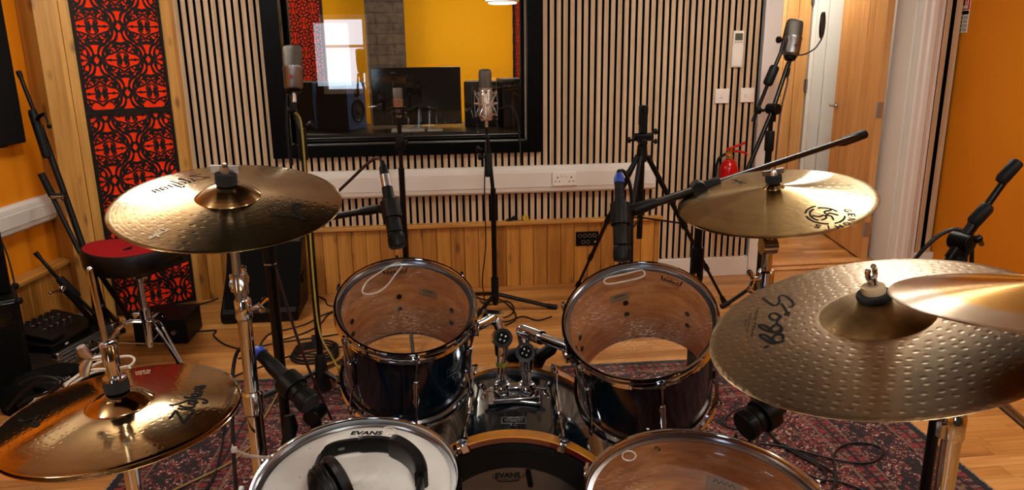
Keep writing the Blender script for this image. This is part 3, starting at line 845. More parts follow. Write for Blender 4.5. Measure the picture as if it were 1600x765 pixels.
# ------------------------------------------------------------------ cymbals
def t_cymbal(name, col, rough, ring=.35, rf=260.0, hammer=0.0, hs=70.0, aniso=.5, patina=.15, dark=None, pcol='#3a2f1c', rings2=0.0, outer=None):
    t = NT(name); co = t.coord('Object'); x, y, z = t.sep(co)
    r = t.n('VectorMath', {0: t.comb(x, y, 0.0)}, operation='LENGTH').outputs['Value']
    n1 = t.noise(None, 1.0, 3, .6, dims='1D', w=t.math('MULTIPLY', r, rf))
    n2 = t.noise(None, 1.0, 2, .5, dims='1D', w=t.math('MULTIPLY', r, 45.0))
    h = t.math('ADD', t.math('MULTIPLY', n1, ring), t.math('MULTIPLY', n2, ring*1.5))
    if rings2: h = t.math('ADD', h, t.math('MULTIPLY', t.math('SINE', t.math('MULTIPLY', r, 900.0)), rings2))
    nm = t.n('Bump', {'Height': h, 'Strength': .22, 'Distance': .0006}).outputs[0]
    if hammer:
        an = t.math('ARCTAN2', y, x)
        row = t.math('MULTIPLY', r, hs)
        fr = t.math('SUBTRACT', t.math('FRACT', row), .5); ro = t.math('FLOOR', row)
        cnt = t.math('ROUND', t.math('MULTIPLY', t.math('ADD', ro, .5), 2*pi*.72))
        off = t.math('MULTIPLY', ro, .37)
        cell = t.math('ADD', t.math('MULTIPLY', t.math('ADD', t.math('DIVIDE', an, 2*pi), .5), cnt), off)
        ci = t.math('FLOOR', cell)
        rnd = t.n('TexWhiteNoise', {'Vector': t.comb(ci, ro)}, noise_dimensions='2D').outputs['Color']
        ra, rb, rc = t.sep(rnd)
        fc = t.math('ADD', t.math('SUBTRACT', t.math('FRACT', cell), .5), t.math('MULTIPLY', t.math('SUBTRACT', ra, .5), .35))
        fr = t.math('ADD', fr, t.math('MULTIPLY', t.math('SUBTRACT', rb, .5), .3))
        dd = t.math('SQRT', t.math('ADD', t.math('MULTIPLY', fc, fc), t.math('MULTIPLY', t.math('MULTIPLY', fr, fr), 1.0)))
        dim = t.ramp(dd, [(.08, (0, 0, 0, 1)), (.30, (1, 1, 1, 1))], 'EASE')
        on = t.math('MULTIPLY', t.math('GREATER_THAN', r, .075), 1.0)
        nm = t.n('Bump', {'Height': t.math('MULTIPLY', dim, on), 'Strength': hammer, 'Distance': .0022, 'Normal': nm}).outputs[0]
    pn = t.noise(co, 14, 5, .65)
    c = t.mix(t.math('MULTIPLY', t.ramp(pn, [(.45, (0, 0, 0, 1)), (.75, (1, 1, 1, 1))]), patina), hx(col), hx(pcol))
    c = t.mix(t.math('MULTIPLY', n2, .25), c, hx(pcol))
    rg = t.math('ADD', rough, t.math('MULTIPLY', t.math('SUBTRACT', pn, .5), .12))
    if dark:     # unlathed raw bell
        c = t.mix(t.math('LESS_THAN', r, dark), c, t.mix(t.noise(co, 60, 4), hx('#6a5436'), hx('#a58a5c')))
        rg = t.math('ADD', rg, t.math('MULTIPLY', t.math('LESS_THAN', r, dark), .12))
    if outer: c = t.mix(t.ramp(r, [(outer[0]-.006, (0, 0, 0, 1)), (outer[0]+.006, (1, 1, 1, 1))]), c, hx(outer[1]))
    tg = t.n('Tangent', None, direction_type='RADIAL', axis='Z').outputs[0]
    return t.done(t.bsdf(color=c, metal=1.0, rough=rg, normal=nm, aniso=aniso, anrot=.25, tangent=tg))
class Cym:
    def __init__(s, name, label, c, n, R, rb, hb, h0, mat, dish=1.5, group=None, flip=False, hole=.006):
        s.c, s.n = V(c), V(n).normalized(); s.R, s.rb, s.hb, s.h0, s.dish = R, rb, hb, h0, dish
        s.F = frame(s.c, s.n, (1, 0, 0))
        s.t = thing(name, label, 'cymbal', F=s.F, group=group)
        rs = [hole]+[rb*k/8 for k in range(1, 8)]+[rb*.97, rb, rb*1.04]+[rb+(R-rb)*k/20 for k in range(1, 21)]
        rs = sorted(set(rs))
        top = [(r, s.z(r)) for r in rs]
        bot = [(r, s.z(r)-.0014) for r in reversed(rs)]
        prof = top+[(R+.0006, -.0007)]+bot
        b = MB(); b.lathe([q for q in prof if q[0] <= rb*1.001], MX.Identity(4), 96, closed=True); part('bell', b, mat, s.t, F=s.F, sharp=50)
        o = [q for q in prof if q[0] >= rb*.999]
        b = MB(); b.lathe(o, MX.Identity(4), 128, closed=True); part('bow', b, mat, s.t, F=s.F, sharp=50)
    def z(s, r):
        if r >= s.rb: return s.h0*(1-((r-s.rb)/(s.R-s.rb))**s.dish)
        q = r/s.rb
        return s.h0+s.hb*(1-q**2.4)
    def loc(s, x, y):
        z = .006; I = s.F.inverted()
        for _ in range(6):
            p = I @ onpl(x, y, s.c+s.n*z, s.n); r = min(math.hypot(p.x, p.y), s.R); z = s.z(r)
        return p.x, p.y
    def fn(s, up=.0006): return lambda a, b: V((a, b, s.z(min(math.hypot(a, b), s.R))+up))
    def ink(s, name, mb, mat, label=None): 
        o = part(name, mb, mat, s.t, F=s.F, recalc=False); 
        if label: o['label'] = label
        return o
    def trace(s, mb, pts, w, scale=1.0, org=(0, 0), n=5):
        P = [s.loc(org[0]+q[0]/scale, org[1]+q[1]/scale) for q in pts]
        P = [(v.x, v.y) for v in spl([V((q[0], q[1], 0)) for q in P], n)] if len(P) > 2 else P
        mb.stroke(P, w, s.fn())
    def text(s, mb, body, bl, br, tl, **k):
        a, c, d = [V((*s.loc(*q), 0)) for q in (bl, br, tl)]
        text_on(mb, body, a, c-a, d-a, s.fn(), **k)
SCRIPT = {   # single-line handwriting, x width 1 unit ~ cap height 1
 'Z': (.85, [[(.05, .80), (.16, .95), (.42, .90), (.70, 1.0), (.45, .6), (.05, .04), (.25, .12), (.55, .02), (.85, .16)]]),
 'i': (.25, [[(.02, .42), (.10, .5), (.09, .06), (.24, .10)], [(.12, .66), (.15, .70)]]),
 'l': (.25, [[(.02, .2), (.22, .9), (.14, 1.0), (.08, .7), (.09, .06), (.25, .10)]]),
 'd': (.48, [[(.36, .42), (.14, .46), (.03, .2), (.16, .02), (.34, .2), (.42, 1.0)], [(.37, .4), (.36, .06), (.48, .10)]]),
 'j': (.25, [[(.10, .5), (.12, -.2), (.0, -.36), (-.10, -.2), (.22, .12)], [(.12, .66), (.15, .70)]]),
 'a': (.46, [[(.36, .40), (.14, .46), (.03, .2), (.16, .02), (.34, .2), (.37, .46)], [(.36, .4), (.35, .06), (.46, .12)]]),
 'n': (.50, [[(.04, .46), (.06, .02)], [(.06, .3), (.22, .48), (.30, .40), (.29, .08), (.50, .04)]]),
}
def script_on(cym, mb, word, bl, br, tl, w):
    a, c, d = [V((*cym.loc(*q), 0)) for q in (bl, br, tl)]
    tot = sum(SCRIPT[ch][0]+.06 for ch in word); x = 0
    for ch in word:
        wd, sts = SCRIPT[ch]
        for st in sts:
            P = [a+(c-a)*((x+q[0])/tot)+(d-a)*q[1] for q in st]
            P = spl(P, 5) if len(P) > 2 else P
            mb.stroke([(p.x, p.y) for p in P], w, cym.fn())
        x += wd+.06
I_ = .0254
m_crashL = t_cymbal('brilliant_bronze', '#b89868', .165, ring=.5, rf=420, aniso=.9, patina=.35, rings2=.15, hammer=.05, hs=60)
m_hat = t_cymbal('brilliant_bronze_hat', '#b8986a', .09, ring=.25, rf=500, aniso=.3, patina=.25, hammer=.035, hs=95)
m_crashR = t_cymbal('lathed_bronze', '#ad945f', .18, ring=.5, rf=520, aniso=1.0, patina=.3, hammer=.06, hs=52)
m_ride = t_cymbal('hammered_bronze', '#a08868', .33, ring=.35, rf=300, aniso=.35, patina=.35, hammer=.17, hs=70, dark=.083)
m_spl = t_cymbal('satin_lathed_bronze', '#cf9a34', .30, ring=.9, rf=280, aniso=.95, patina=.12, rings2=.3, outer=(.125, '#b8a58c'))
cL = Cym('crash_cymbal', 'shiny bronze crash cymbal on chrome stand at upper left, black script lettering near its rim', (-.378, 1.388, 1.155), (.051, -.205, .977), .2032, .058, .024, .014, m_crashL)
b = MB(); script_on(cL, b, 'Zildjian', (330, 277), (238, 303), (312, 271), .0026)
cL.trace(b, [(980, 470), (1000, 455), (1060, 466), (1150, 470), (1228, 497), (1190, 460), (1140, 410), (1150, 382), (1185, 374), (1188, 392), (1160, 412)], .005, 4.78, (220, 240)); cL.ink('lettering', b, M['ink'])
b = MB(); cL.text(b, 'CUSTOM', (418.5, 333.5), (460, 317.5), (413, 329.5)); cL.ink('model_lettering', b, simple('faded_ink', '#4a3820', .5))
b = MB(); script_on(cL, b, 'Zildjian', (262, 360.5), (233, 374), (257, 355), .0016); cL.ink('gold_lettering', b, M['inkgold'], 'pale gold script near the front edge')
# hi-hats
hc, hn = V((-.505, 1.126, .871)), V((-.03, -.02, 1)).normalized()
hT = Cym('hi_hat_cymbal', 'top hi-hat cymbal, mirror bright, at lower left with black script', hc+hn*.0045, hn, .1778, .05, .022, .016, m_hat)
b = MB()
for st in ([(290, 530), (348, 458), (362, 470), (425, 572), (438, 560), (524, 458), (500, 444)], [(375, 432), (420, 440), (505, 440)], [(390, 404), (440, 420), (520, 418), (536, 404)],
           [(288, 398), (330, 398), (420, 372), (480, 350), (548, 352)], [(548, 372), (500, 360), (478, 380), (520, 390), (560, 372), (540, 350)],
           [(440, 318), (475, 326), (560, 332), (625, 340), (660, 362), (642, 380), (620, 372)], [(510, 325), (500, 318)], [(580, 300), (540, 282), (512, 294), (530, 312), (590, 305), (600, 280)],
           [(585, 280), (610, 262), (545, 262)], [(535, 236), (600, 240), (640, 205), (585, 212)], [(548, 215), (600, 222)]):
    hT.trace(b, st, .0042, 6.375, (220, 570))
hT.ink('lettering', b, M['ink'])
b = MB()
hT.trace(b, [(80, 470), (100, 478), (150, 462), (165, 452), (135, 490), (150, 500), (160, 490), (145, 478)], .005, 2.685, (0, 480))
hT.ink('swash_mark', b, M['ink'])
b = MB()
for k, w in ((0, 'MADE IN'), (1, 'THE USA')): hT.text(b, w, (212, 583+k*3.4), (235, 579.4+k*3.4), (211.6, 580.6+k*3.4))
hT.ink('small_lettering', b, M['inkgold'])
hB = Cym('hi_hat_cymbal', 'bottom hi-hat cymbal facing down, just showing under the top one', hc-hn*.0045, -hn, .1778, .05, .022, .016, m_hat)
# right crash
cR = Cym('crash_cymbal', 'golden lathed crash cymbal in front of the open oak door, round black emblem', (.813, 1.675, 1.065), (-.163, -.114, .98), .2286, .026, .012, .034, m_crashR, dish=1.0)
b = MB(); ec = V((*cR.loc(1289, 335), 0)); ex = V((*cR.loc(1299, 335), 0))-ec
dirx = ex.normalized(); diry = V((-dirx.y, dirx.x, 0))
def emb(a, r): return ec+(dirx*math.cos(a)+diry*math.sin(a))*r
cen = -ec; 
for k, ch in enumerate('GENGHIS'):
    a = rad(22-k*23); o = emb(a, .047); tng = (dirx*math.sin(a)-diry*math.cos(a)); radv = -(emb(a, 1)-ec).normalized()
    wch = .0125 if ch != 'I' else .003
    text_on(b, ch, o-tng*wch/2-radv*.0, tng*wch, (-radv)*.015, cR.fn(), bold=.01)
for R0, q0, q1 in ((.040, 12, 19), (.040, 21, 30), (.040, 32, 39), (.031, 3, 12), (.031, 14, 26)):
    b.stroke([(emb(rad(q*9), R0).x, emb(rad(q*9), R0).y) for q in range(q0, q1+1)], .0042, cR.fn(), cap=False)
for q in range(5):
    P = [emb(rad(200+q*55), .004), emb(rad(215+q*57), .014), emb(rad(190+q*55), .026)]
    b.stroke([(p.x, p.y) for p in spl(P, 4)], .0042, cR.fn())
cR.ink('emblem', b, M['ink']); b = MB()
for P in ([(1144, 286), (1166, 281)], [(1149, 280), (1158, 287)], [(1144, 281), (1152, 283), (1166, 286)]): cR.trace(b, P, .0035)
cR.ink('sign_mark', b, M['ink'])
# ride
rD = Cym('ride_cymbal', 'large dull hammered ride cymbal at right with black handwritten lettering', (.667, .998, 1.007), (-.254, -.021, .967), .254, .082, .026, .020, m_ride, dish=1.5)
b = MB(); O = (1170, 420); sc = 5.883
for st in ([(130, 268), (180, 308), (228, 334), (262, 328), (282, 300), (276, 262), (300, 243), (340, 250), (385, 285), (408, 320), (398, 342), (372, 350)],
           [(300, 320), (335, 370), (364, 428)], [(330, 420), (352, 400), (372, 408)],
           [(296, 438), (250, 408), (205, 410), (190, 440), (225, 468), (275, 460), (292, 436), (264, 470), (256, 500)],
           [(300, 556), (288, 524), (250, 510), (212, 535), (208, 568), (250, 590), (294, 572), (306, 540), (270, 570), (214, 578), (150, 560), (95, 528), (108, 514), (150, 522), (186, 545), (206, 580)],
           [(312, 640), (314, 614), (280, 600), (240, 610), (216, 640), (240, 668), (285, 672), (318, 662)], [(285, 672), (218, 682), (150, 650), (102, 612), (112, 602), (155, 610), (198, 640), (212, 680)], [(150, 718), (174, 712)]):
    rD.trace(b, st, .0047, sc, O)
rD.ink('lettering', b, M['ink'])
b = MB()
rD.text(b, 'Hand Made', (1182, 481), (1172.5, 526), (1187, 482)); rD.text(b, 'MEDIUM RIDE', (1172, 489), (1165, 520), (1175, 489.6)); rD.text(b, '20"', (1165, 498), (1162, 512), (1168, 498.6))
rD.ink('small_lettering', b, M['ink'])
# small cymbal at the right edge
sC = at(1643, 471, .90)
sP = Cym('splash_cymbal', 'satin golden cymbal overlapping the ride at the right edge', sC, (0, .10, 1), .1778, .03, .010, .022, m_spl, dish=1.1)

# ------------------------------------------------------------------ stands
def tripod(t, c, hub, spread, a0, r=.009, mat=None, low=None, n=3, bow=0.0, stray=None):
    mat = mat or M['black']
    for k in range(n):
        a = a0+k*2*pi/n; d = V((math.cos(a), math.sin(a), 0))
        e = V((c[0], c[1], 0))+d*spread; e.z = ground(e.x, e.y)+.012
        h = V((c[0], c[1], hub))+d*.018
        b = MB()
        if bow: b.tube(spl([h, h.lerp(e, .45)+V((0, 0, bow)), e], 5), r, 8)
        else: b.tube([h, e], r, 8)
        l = part('leg', b, mat, t)
        b = MB(); b.tube([e-(e-h).normalized()*.035, e+V((d.x*.02, d.y*.02, -.002))], [r*1.25, r*1.35], 10); part('rubber_foot', b, M['rubber'], l)
        if stray:
            m = h.lerp(e, .5); q = V((c[0], c[1], stray))
            b = MB(); b.tube([q+d*.015, m], r*.6, 6); part('brace', b, mat, t)
def knob(t, c, d, r=.014, l=.03, mat=None, name='knob'):
    c, d = V(c), V(d).normalized(); b = MB()
    b.cyl(c, c+d*l*.5, r*.45, seg=10)
    G = frame(c+d*l*.5, d); b.lathe([(0, 0), (r, 0), (r, l*.4), (r*.8, l*.5), (0, l*.5)], G, 14)
    return part(name, b, mat or M['blackplastic'], t)
def wingbolt(t, c, d, w=(0, 0, 1), s=1.0, mat=None, parent=None):
    c, d = V(c), V(d).normalized(); mat = mat or M['chrome']; b = MB()
    b.cyl(c-d*.004, c+d*.018*s, .005*s, seg=12)
    a, e, _ = basis(d, w)
    for q in (-1, 1):
        b.tube(spl([c+d*.014*s, c+d*.020*s+a*(q*.010*s), c+d*.026*s+a*(q*.018*s)], 4), [.0045*s]*4+[.0055*s]*4+[.0045*s], 8)
    return part('wing_bolt', b, mat, parent or t)
def collar(t, c, d, r, h, mat=None, name='collar', seg=20):
    b = MB(); G = frame(V(c)-V(d).normalized()*h/2, d)
    b.lathe([(r*.82, 0), (r, h*.1), (r, h*.9), (r*.82, h), (r*.3, h), (r*.3, 0)], G, seg, closed=True)
    return part(name, b, mat or M['chrome'], t)
def tilter_top(t, cy, rod_down=.06, nut='wing', up=.03, stack=.022, felt_r=.019):
    """felt, sleeve, nut on top of a cymbal plus the rod that carries it"""
    zt = cy.z(.006); F = cy.F
    def L(z): return F @ V((0, 0, z))
    b = MB(); b.lathe([(.0065, zt+.0012), (felt_r, zt+.0012), (felt_r*1.02, zt+stack*.5), (felt_r*.97, zt+stack), (.0065, zt+stack)], F, 28, closed=True); part('felt_washer', b, M['wash'], t)
    b = MB(); b.cyl(L(zt-rod_down), L(zt+stack+up), .0040, seg=12); part('rod', b, M['chrome'], t)
    b = MB(); b.lathe([(.0062, zt-.032), (.017, zt-.032), (.018, zt-.012), (.0062, zt-.012)], F, 24, closed=True); part('lower_felt', b, M['wash'], t)
    b = MB(); b.lathe([(.0045, zt-.036), (.020, zt-.036), (.020, zt-.0325), (.0045, zt-.0325)], F, 24, closed=True); part('metal_washer', b, M['chrome'], t)
    return L, zt
# -- left crash stand
t = thing('cymbal_stand', 'chrome cymbal stand under the upper left crash cymbal', 'cymbal stand', (-.36, 1.5, 0))
L, zt = tilter_top(t, cL, .33, up=.018)
b = MB(); z = zt+.023
for q in (-1, 1):
    G = cL.F
    b.prism([(q*.004, -.002), (q*.024, -.003), (q*.025, .003), (q*.004, .003)], .013, G @ MX.Translation(V((0, 0, z))))
b.lathe([(.0045, z-.001), (.009, z-.001), (.008, z+.012), (.0045, z+.014)], cL.F, 16, closed=True)
part('wing_nut', b, M['steel'], t)
b = MB(); b.cyl(L(zt-.05), L(zt-.28), .0085, seg=18); part('tilter_tube', b, M['nickel'], t)
b = MB(); b.cyl(L(zt-.28), L(zt-.297), .0095, .0085, seg=18); part('end_cap', b, M['rubber'], t)
cl = L(zt-.205); D0 = dep(cl)
pt = at(377, 452, D0+.02); pcl = V((pt.x, pt.y, 0)); zg = ground(pt.x, pt.y)
zz = lambda y: zcol(pt.x, pt.y, y)
b = MB(); b.cyl((pt.x, pt.y, zz(505)), (pt.x, pt.y, zz(442)), .0105, seg=20); part('upper_tube', b, M['chrome'], t)
collar(t, (pt.x, pt.y, zz(482)), (0, 0, 1), .0165, .045)
b = MB(); b.cyl((pt.x, pt.y, zz(630)), (pt.x, pt.y, zz(495)), .0140, seg=20); part('middle_tube', b, M['chrome'], t)
collar(t, (pt.x, pt.y, zz(628)), (0, 0, 1), .0205, .052)
b = MB(); b.cyl((pt.x, pt.y, .10), (pt.x, pt.y, zz(640)), .0165, seg=20); part('lower_tube', b, M['chrome'], t)
side = (pt-cl); side.z = 0; sd = side.normalized()
b = MB(); c0 = V((pt.x, pt.y, cl.z)); b.cyl(cl-sd*.014, c0+sd*.012, .014, seg=20); b.cyl(cl+V((0, 0, -.016)), cl+V((0, 0, .016)), .0155, seg=18); b.cyl(c0+V((0, 0, -.028)), c0+V((0, 0, .014)), .0145, seg=18); part('ratchet_clamp', b, M['chrome'], t)
b = MB(); b.cyl(c0+sd*.003, c0+sd*.011, .0148, seg=18); part('ratchet_insert', b, M['brass'], t)
wingbolt(t, c0+sd*.014, sd, (0, 1, .2), 1.0); wingbolt(t, (pt.x+.016, pt.y-.004, zz(482)), (1, -.1, .35), (0, 1, .3), 1.15)
tripod(t, (pt.x, pt.y), .30, .30, rad(100), .010, M['chrome'], stray=.12)
# -- hi-hat stand
hz0 = hT.z(.006)
Lh = lambda z: hT.F @ V((0, 0, z))
t = thing('hi_hat_stand', 'chrome hi-hat stand with pull rod rising through the cymbals', 'hi-hat stand', (hc.x, hc.y, 0))
tp = V((0, 0, 0)); ty = zcol(hc.x, hc.y, 419)
b = MB(); b.cyl(Lh(-.05), V((hc.x-.012, hc.y-.004, ty)), .0042, seg=12); b.sph(V((hc.x-.012, hc.y-.004, ty)), .0046, seg=10); part('pull_rod', b, M['chrome'], t)
b = MB(); b.lathe([(.005, hz0+.001), (.0185, hz0+.001), (.019, hz0+.012), (.0175, hz0+.020), (.005, hz0+.020)], hT.F, 28, closed=True); part('felt_washer', b, M['wash'], t)
b = MB(); b.lathe([(.005, hz0+.0205), (.0175, hz0+.0205), (.0175, hz0+.0245), (.0095, hz0+.025), (.0095, hz0+.043), (.0125, hz0+.044), (.0125, hz0+.075), (.0135, hz0+.077), (.0135, hz0+.081), (.009, hz0+.083), (.005, hz0+.083)], hT.F, 24, closed=True)
part('clutch', b, M['chrome'], t)
b = MB(); w0 = Lh(hz0+.060)
b.cyl(w0, w0+V((-.03, -.012, 0)), .0045, seg=10)
for q in (0, 1):
    p = w0+V((-.024-.002*q, -.010, 0)); e = p+V((-.010, -.004, .022 if q == 0 else -.026)); b.tube([p, p.lerp(e, .5)+V((-.003, 0, 0)), e], [.0055, .0085, .0065], 10)
part('wing_bolt', b, M['steel'], t)
b = MB(); b.lathe([(.005, hz0-.055), (.020, hz0-.055), (.020, hz0-.045), (.005, hz0-.045)], hT.F, 24, closed=True); part('seat_felt', b, M['wash'], t)
b = MB(); b.cyl((hc.x, hc.y, .42), (hc.x, hc.y, hc.z-.036), .0115, seg=18); part('upper_tube', b, M['chrome'], t)
collar(t, (hc.x, hc.y, .43), (0, 0, 1), .022, .06)
b = MB(); b.cyl((hc.x, hc.y, .05), (hc.x, hc.y, .45), .0155, seg=18); part('lower_tube', b, M['chrome'], t)
tripod(t, (hc.x, hc.y), .26, .28, rad(60), .010, M['chrome'])
# -- right crash stand
t = thing('cymbal_stand', 'chrome cymbal stand under the golden crash cymbal near the door', 'cymbal stand', (.82, 1.72, 0))
L, zt = tilter_top(t, cR, .10, up=.014, stack=.018)
b = MB(); z = zt+.019
b.lathe([(.0045, z), (.010, z), (.008, z+.010), (.0045, z+.014)], cR.F, 14, closed=True)
for q in (-1, 1): b.prism([(q*.006, -.003), (q*.024, -.004), (q*.026, .004), (q*.006, .004)], .012, cR.F @ MX.Translation(V((0, 0, z+.001))))
part('wing_nut', b, M['steel'], t)
pb = L(zt-.085); pt = at(1199, 400, dep(pb)+.02); zz = lambda y: zcol(pt.x, pt.y, y)
b = MB(); q0 = V((pt.x, pt.y, zz(384)))
b.cyl(q0+V((-.018, 0, 0)), q0+V((.018, 0, 0)), .020, seg=22); b.cyl(q0, L(zt-.06), .011, seg=14); part('tilter', b, M['chrome'], t)
b = MB(); b.cyl(q0+V((.0182, 0, 0)), q0+V((.021, 0, 0)), .015, seg=20); part('ratchet_insert', b, M['brass'], t)
b = MB(); b.cyl((pt.x, pt.y, zz(440)), (pt.x, pt.y, zz(390)), .0125, seg=20); part('upper_tube', b, M['chrome'], t)
collar(t, (pt.x, pt.y, zz(436)), (0, 0, 1), .020, .05)
wingbolt(t, (pt.x-.02, pt.y-.006, zz(434)), (-1, -.3, .1), (0, .3, 1), 1.2); wingbolt(t, (pt.x-.018, pt.y-.01, zz(452)), (-1, -.4, -.35), (.2, .3, 1), 1.2)
b = MB(); b.cyl((pt.x, pt.y, .08), (pt.x, pt.y, zz(437)), .0155, seg=20); part('lower_tube', b, M['chrome'], t)
tripod(t, (pt.x, pt.y), .28, .30, rad(20), .010, M['chrome'], stray=.1)
# -- ride stand
t = thing('cymbal_stand', 'chrome cymbal stand carrying the large hammered ride cymbal', 'cymbal stand', (.78, 1.06, 0))
zt = rD.z(.006); L = lambda z: rD.F @ V((0, 0, z))
b = MB(); b.lathe([(.006, zt+.001), (.0245, zt+.001), (.026, zt+.006), (.0245, zt+.010), (.006, zt+.010)], rD.F, 32, closed=True); part('felt_washer', b, M['wash'], t)
b = MB(); b.lathe([(.005, zt+.0105), (.0165, zt+.0105), (.0175, zt+.015), (.0165, zt+.0215), (.005, zt+.0215)], rD.F, 32, closed=True); part('felt_ring', b, simple('tan_felt', '#a08a6a', .9, bump=.4), t)
b = MB(); b.cyl(L(zt-.09), L(zt+.040), .0040, seg=12); part('rod', b, M['chrome'], t)
b = MB(); o = zt+.022
b.lathe([(.0045, o), (.0075, o), (.0065, o+.014), (.0045, o+.016)], rD.F, 14, closed=True)
for q in (-1, 1): b.tube(spl([L(o+.006)+V((0, 0, 0)), rD.F @ V((q*.007, q*.004, o+.014)), rD.F @ V((q*.009, q*.006, o+.024)), rD.F @ V((q*.006, q*.004, o+.029))], 3), .0042, 8)
part('wing_nut', b, M['chrome'], t)
b = MB(); b.lathe([(.005, zt-.034), (.020, zt-.034), (.021, zt-.014), (.005, zt-.014)], rD.F, 24, closed=True); part('lower_felt', b, M['wash'], t)
pt = at(1486, 690, 1.16); zz = lambda y: zcol(pt.x, pt.y, y)
e1 = L(zt-.085); ju = V((pt.x, pt.y, zz(630)))
b = MB(); b.cyl(L(zt-.06), e1, .010, seg=16); b.sph(e1, .016); b.tube([e1, ju+V((0, 0, .03))], .0085, 12); part('boom_arm', b, M['chrome'], t)
b = MB(); b.cyl(ju+V((0, -.016, .03)), ju+V((0, .016, .03)), .019, seg=20); part('ratchet_clamp', b, M['chrome'], t)
b = MB(); b.cyl((pt.x, pt.y, zz(680)), (pt.x, pt.y, zz(624)), .0112, seg=20); part('upper_tube', b, M['chrome'], t)
b = MB(); b.lathe([(.009, 0), (.0165, 0), (.0175, .004), (.0175, .036), (.0155, .042), (.009, .042)], MX.Translation(V((pt.x, pt.y, zz(684)))), 22, closed=True); b.bx(pt.x-.024, pt.x-.012, pt.y-.006, pt.y+.006, zz(681), zz(660)); part('height_clamp', b, M['chrome'], t)
b = MB(); b.cyl((pt.x, pt.y, .08), (pt.x, pt.y, zz(682)), .0148, seg=20); part('lower_tube', b, M['chrome'], t)
tripod(t, (pt.x, pt.y), .28, .29, rad(-80), .010, M['chrome'], stray=.1)
# -- stand of the small cymbal: pole beyond the right edge
t = thing('cymbal_stand', 'chrome stand at the right edge with a slanting tube under the ride', 'cymbal stand', (sC.x+.12, sC.y+.25, 0))
zt = sP.z(.006); Ls = lambda z: sP.F @ V((0, 0, z))
b = MB(); b.lathe([(.0062, zt+.001), (.018, zt+.001), (.018, zt+.012), (.0062, zt+.012)], sP.F, 24, closed=True); part('felt_washer', b, M['wash'], t)
b = MB(); b.cyl(Ls(zt-.06), Ls(zt+.04), .004, seg=12); part('rod', b, M['chrome'], t)
a0 = at(1548, 616, 1.34); a1 = at(1618, 676, 1.36); jx = a1+(a1-a0)*1.6
b = MB(); b.tube([a0, jx], .0088, 14); part('slanting_tube', b, M['nickel'], t)
b = MB(); b.sph(jx, .02); b.cyl((jx.x, jx.y, .08), (jx.x, jx.y, jx.z), .014, seg=16); part('lower_tube', b, M['chrome'], t)
b = MB(); e = Ls(zt-.06); b.tube(spl([e, e+V((.12, .03, -.08)), V((jx.x, jx.y, jx.z+.15)), jx], 6), .009, 12); part('boom_arm', b, M['chrome'], t)
tripod(t, (jx.x, jx.y), .28, .28, rad(90), .010, M['chrome'])
# ------------------------------------------------------------------ drums
def t_shell():
    t = NT('midnight_blue_lacquer'); x, y, z = t.sep(t.coord())
    a = t.math('ARCTAN2', y, x)
    n = t.noise(t.comb(t.math('MULTIPLY', a, 30.0), t.math('MULTIPLY', z, 4.0), t.math('MULTIPLY', a, 2.0)), 1.0, 4, .6)
    c = t.ramp(n, [(.35, hx('#020406')), (.75, hx('#0a1c2a'))])
    return t.done(t.bsdf(color=c, rough=.16, coat=.35, coatr=.03, spec=.3))
M['shell'] = t_shell()
def t_ply():
    t = NT('maple_shell_interior'); x, y, z = t.sep(t.coord()); a = t.math('ARCTAN2', y, x)
    n = t.noise(t.comb(t.math('MULTIPLY', a, 2.5), t.math('MULTIPLY', z, 60.0), t.math('SINE', a)), 1.0, 4, .6)
    return t.done(t.bsdf(color=t.ramp(n, [(.3, hx('#b46c34')), (.75, hx('#e2a468'))]), rough=.5))
M['ply'] = t_ply()
M['hoopwood'] = wood('amber_hoop_lacquer', '#b06a1c', '#cf8a30', (0, 1, 0), (1, 0, 0), rough=.15, coat=1.0)
M['hoopred'] = simple('dark_red_hoop_face', '#4a120c', .2, coat=1.0)
def t_head():
    t = NT('clear_drumhead'); co = t.coord()
    # stick scratches: thin dashes at random angles
    def dash(sc, ang, seed):
        mp = t.n('Mapping', {'Vector': co, 'Rotation': (0, 0, ang), 'Scale': (sc, sc*9, 1), 'Location': (seed, seed, 0)}).outputs[0]
        d = t.n('TexVoronoi', {'Vector': mp, 'Scale': 1.0, 'Randomness': 1.0}, voronoi_dimensions='2D').outputs['Distance']
        return t.ramp(d, [(.06, (1, 1, 1, 1)), (.125, (0, 0, 0, 1))])
    m = dash(26, .6, 1.3)
    for sc, a, s in ((24, -.7, 4.1), (30, 1.2, 7.7), (22, 2.6, 2.2)): m = t.math('MAXIMUM', m, dash(sc, a, s))
    pn = t.noise(co, 8, 4); m = t.math('MULTIPLY', m, t.ramp(pn, [(.43, (0, 0, 0, 1)), (.68, (1, 1, 1, 1))]))
    haze = t.math('ADD', .012, t.math('MULTIPLY', t.ramp(pn, [(.45, (0, 0, 0, 1)), (.8, (1, 1, 1, 1))]), .06))
    f = t.math('ADD', haze, t.math('MULTIPLY', m, .55))
    dif = t.n('BsdfDiffuse', {'Color': hx('#c9bcae')}).outputs[0]
    clear = t.n('BsdfTransparent', {0: (.95, .93, .9, 1)}).outputs[0]
    a = t.n('MixShader', {0: f, 1: clear, 2: dif}).outputs[0]
    fr = t.math('MULTIPLY', t.n('Fresnel', {'IOR': 1.45}).outputs[0], .6)
    g = t.n('BsdfGlossy', {'Roughness': .07, 'Color': (1, 1, 1, 1)}).outputs[0]
    return t.done(t.n('MixShader', {0: fr, 1: a, 2: g}).outputs[0])
M['clear'] = t_head()
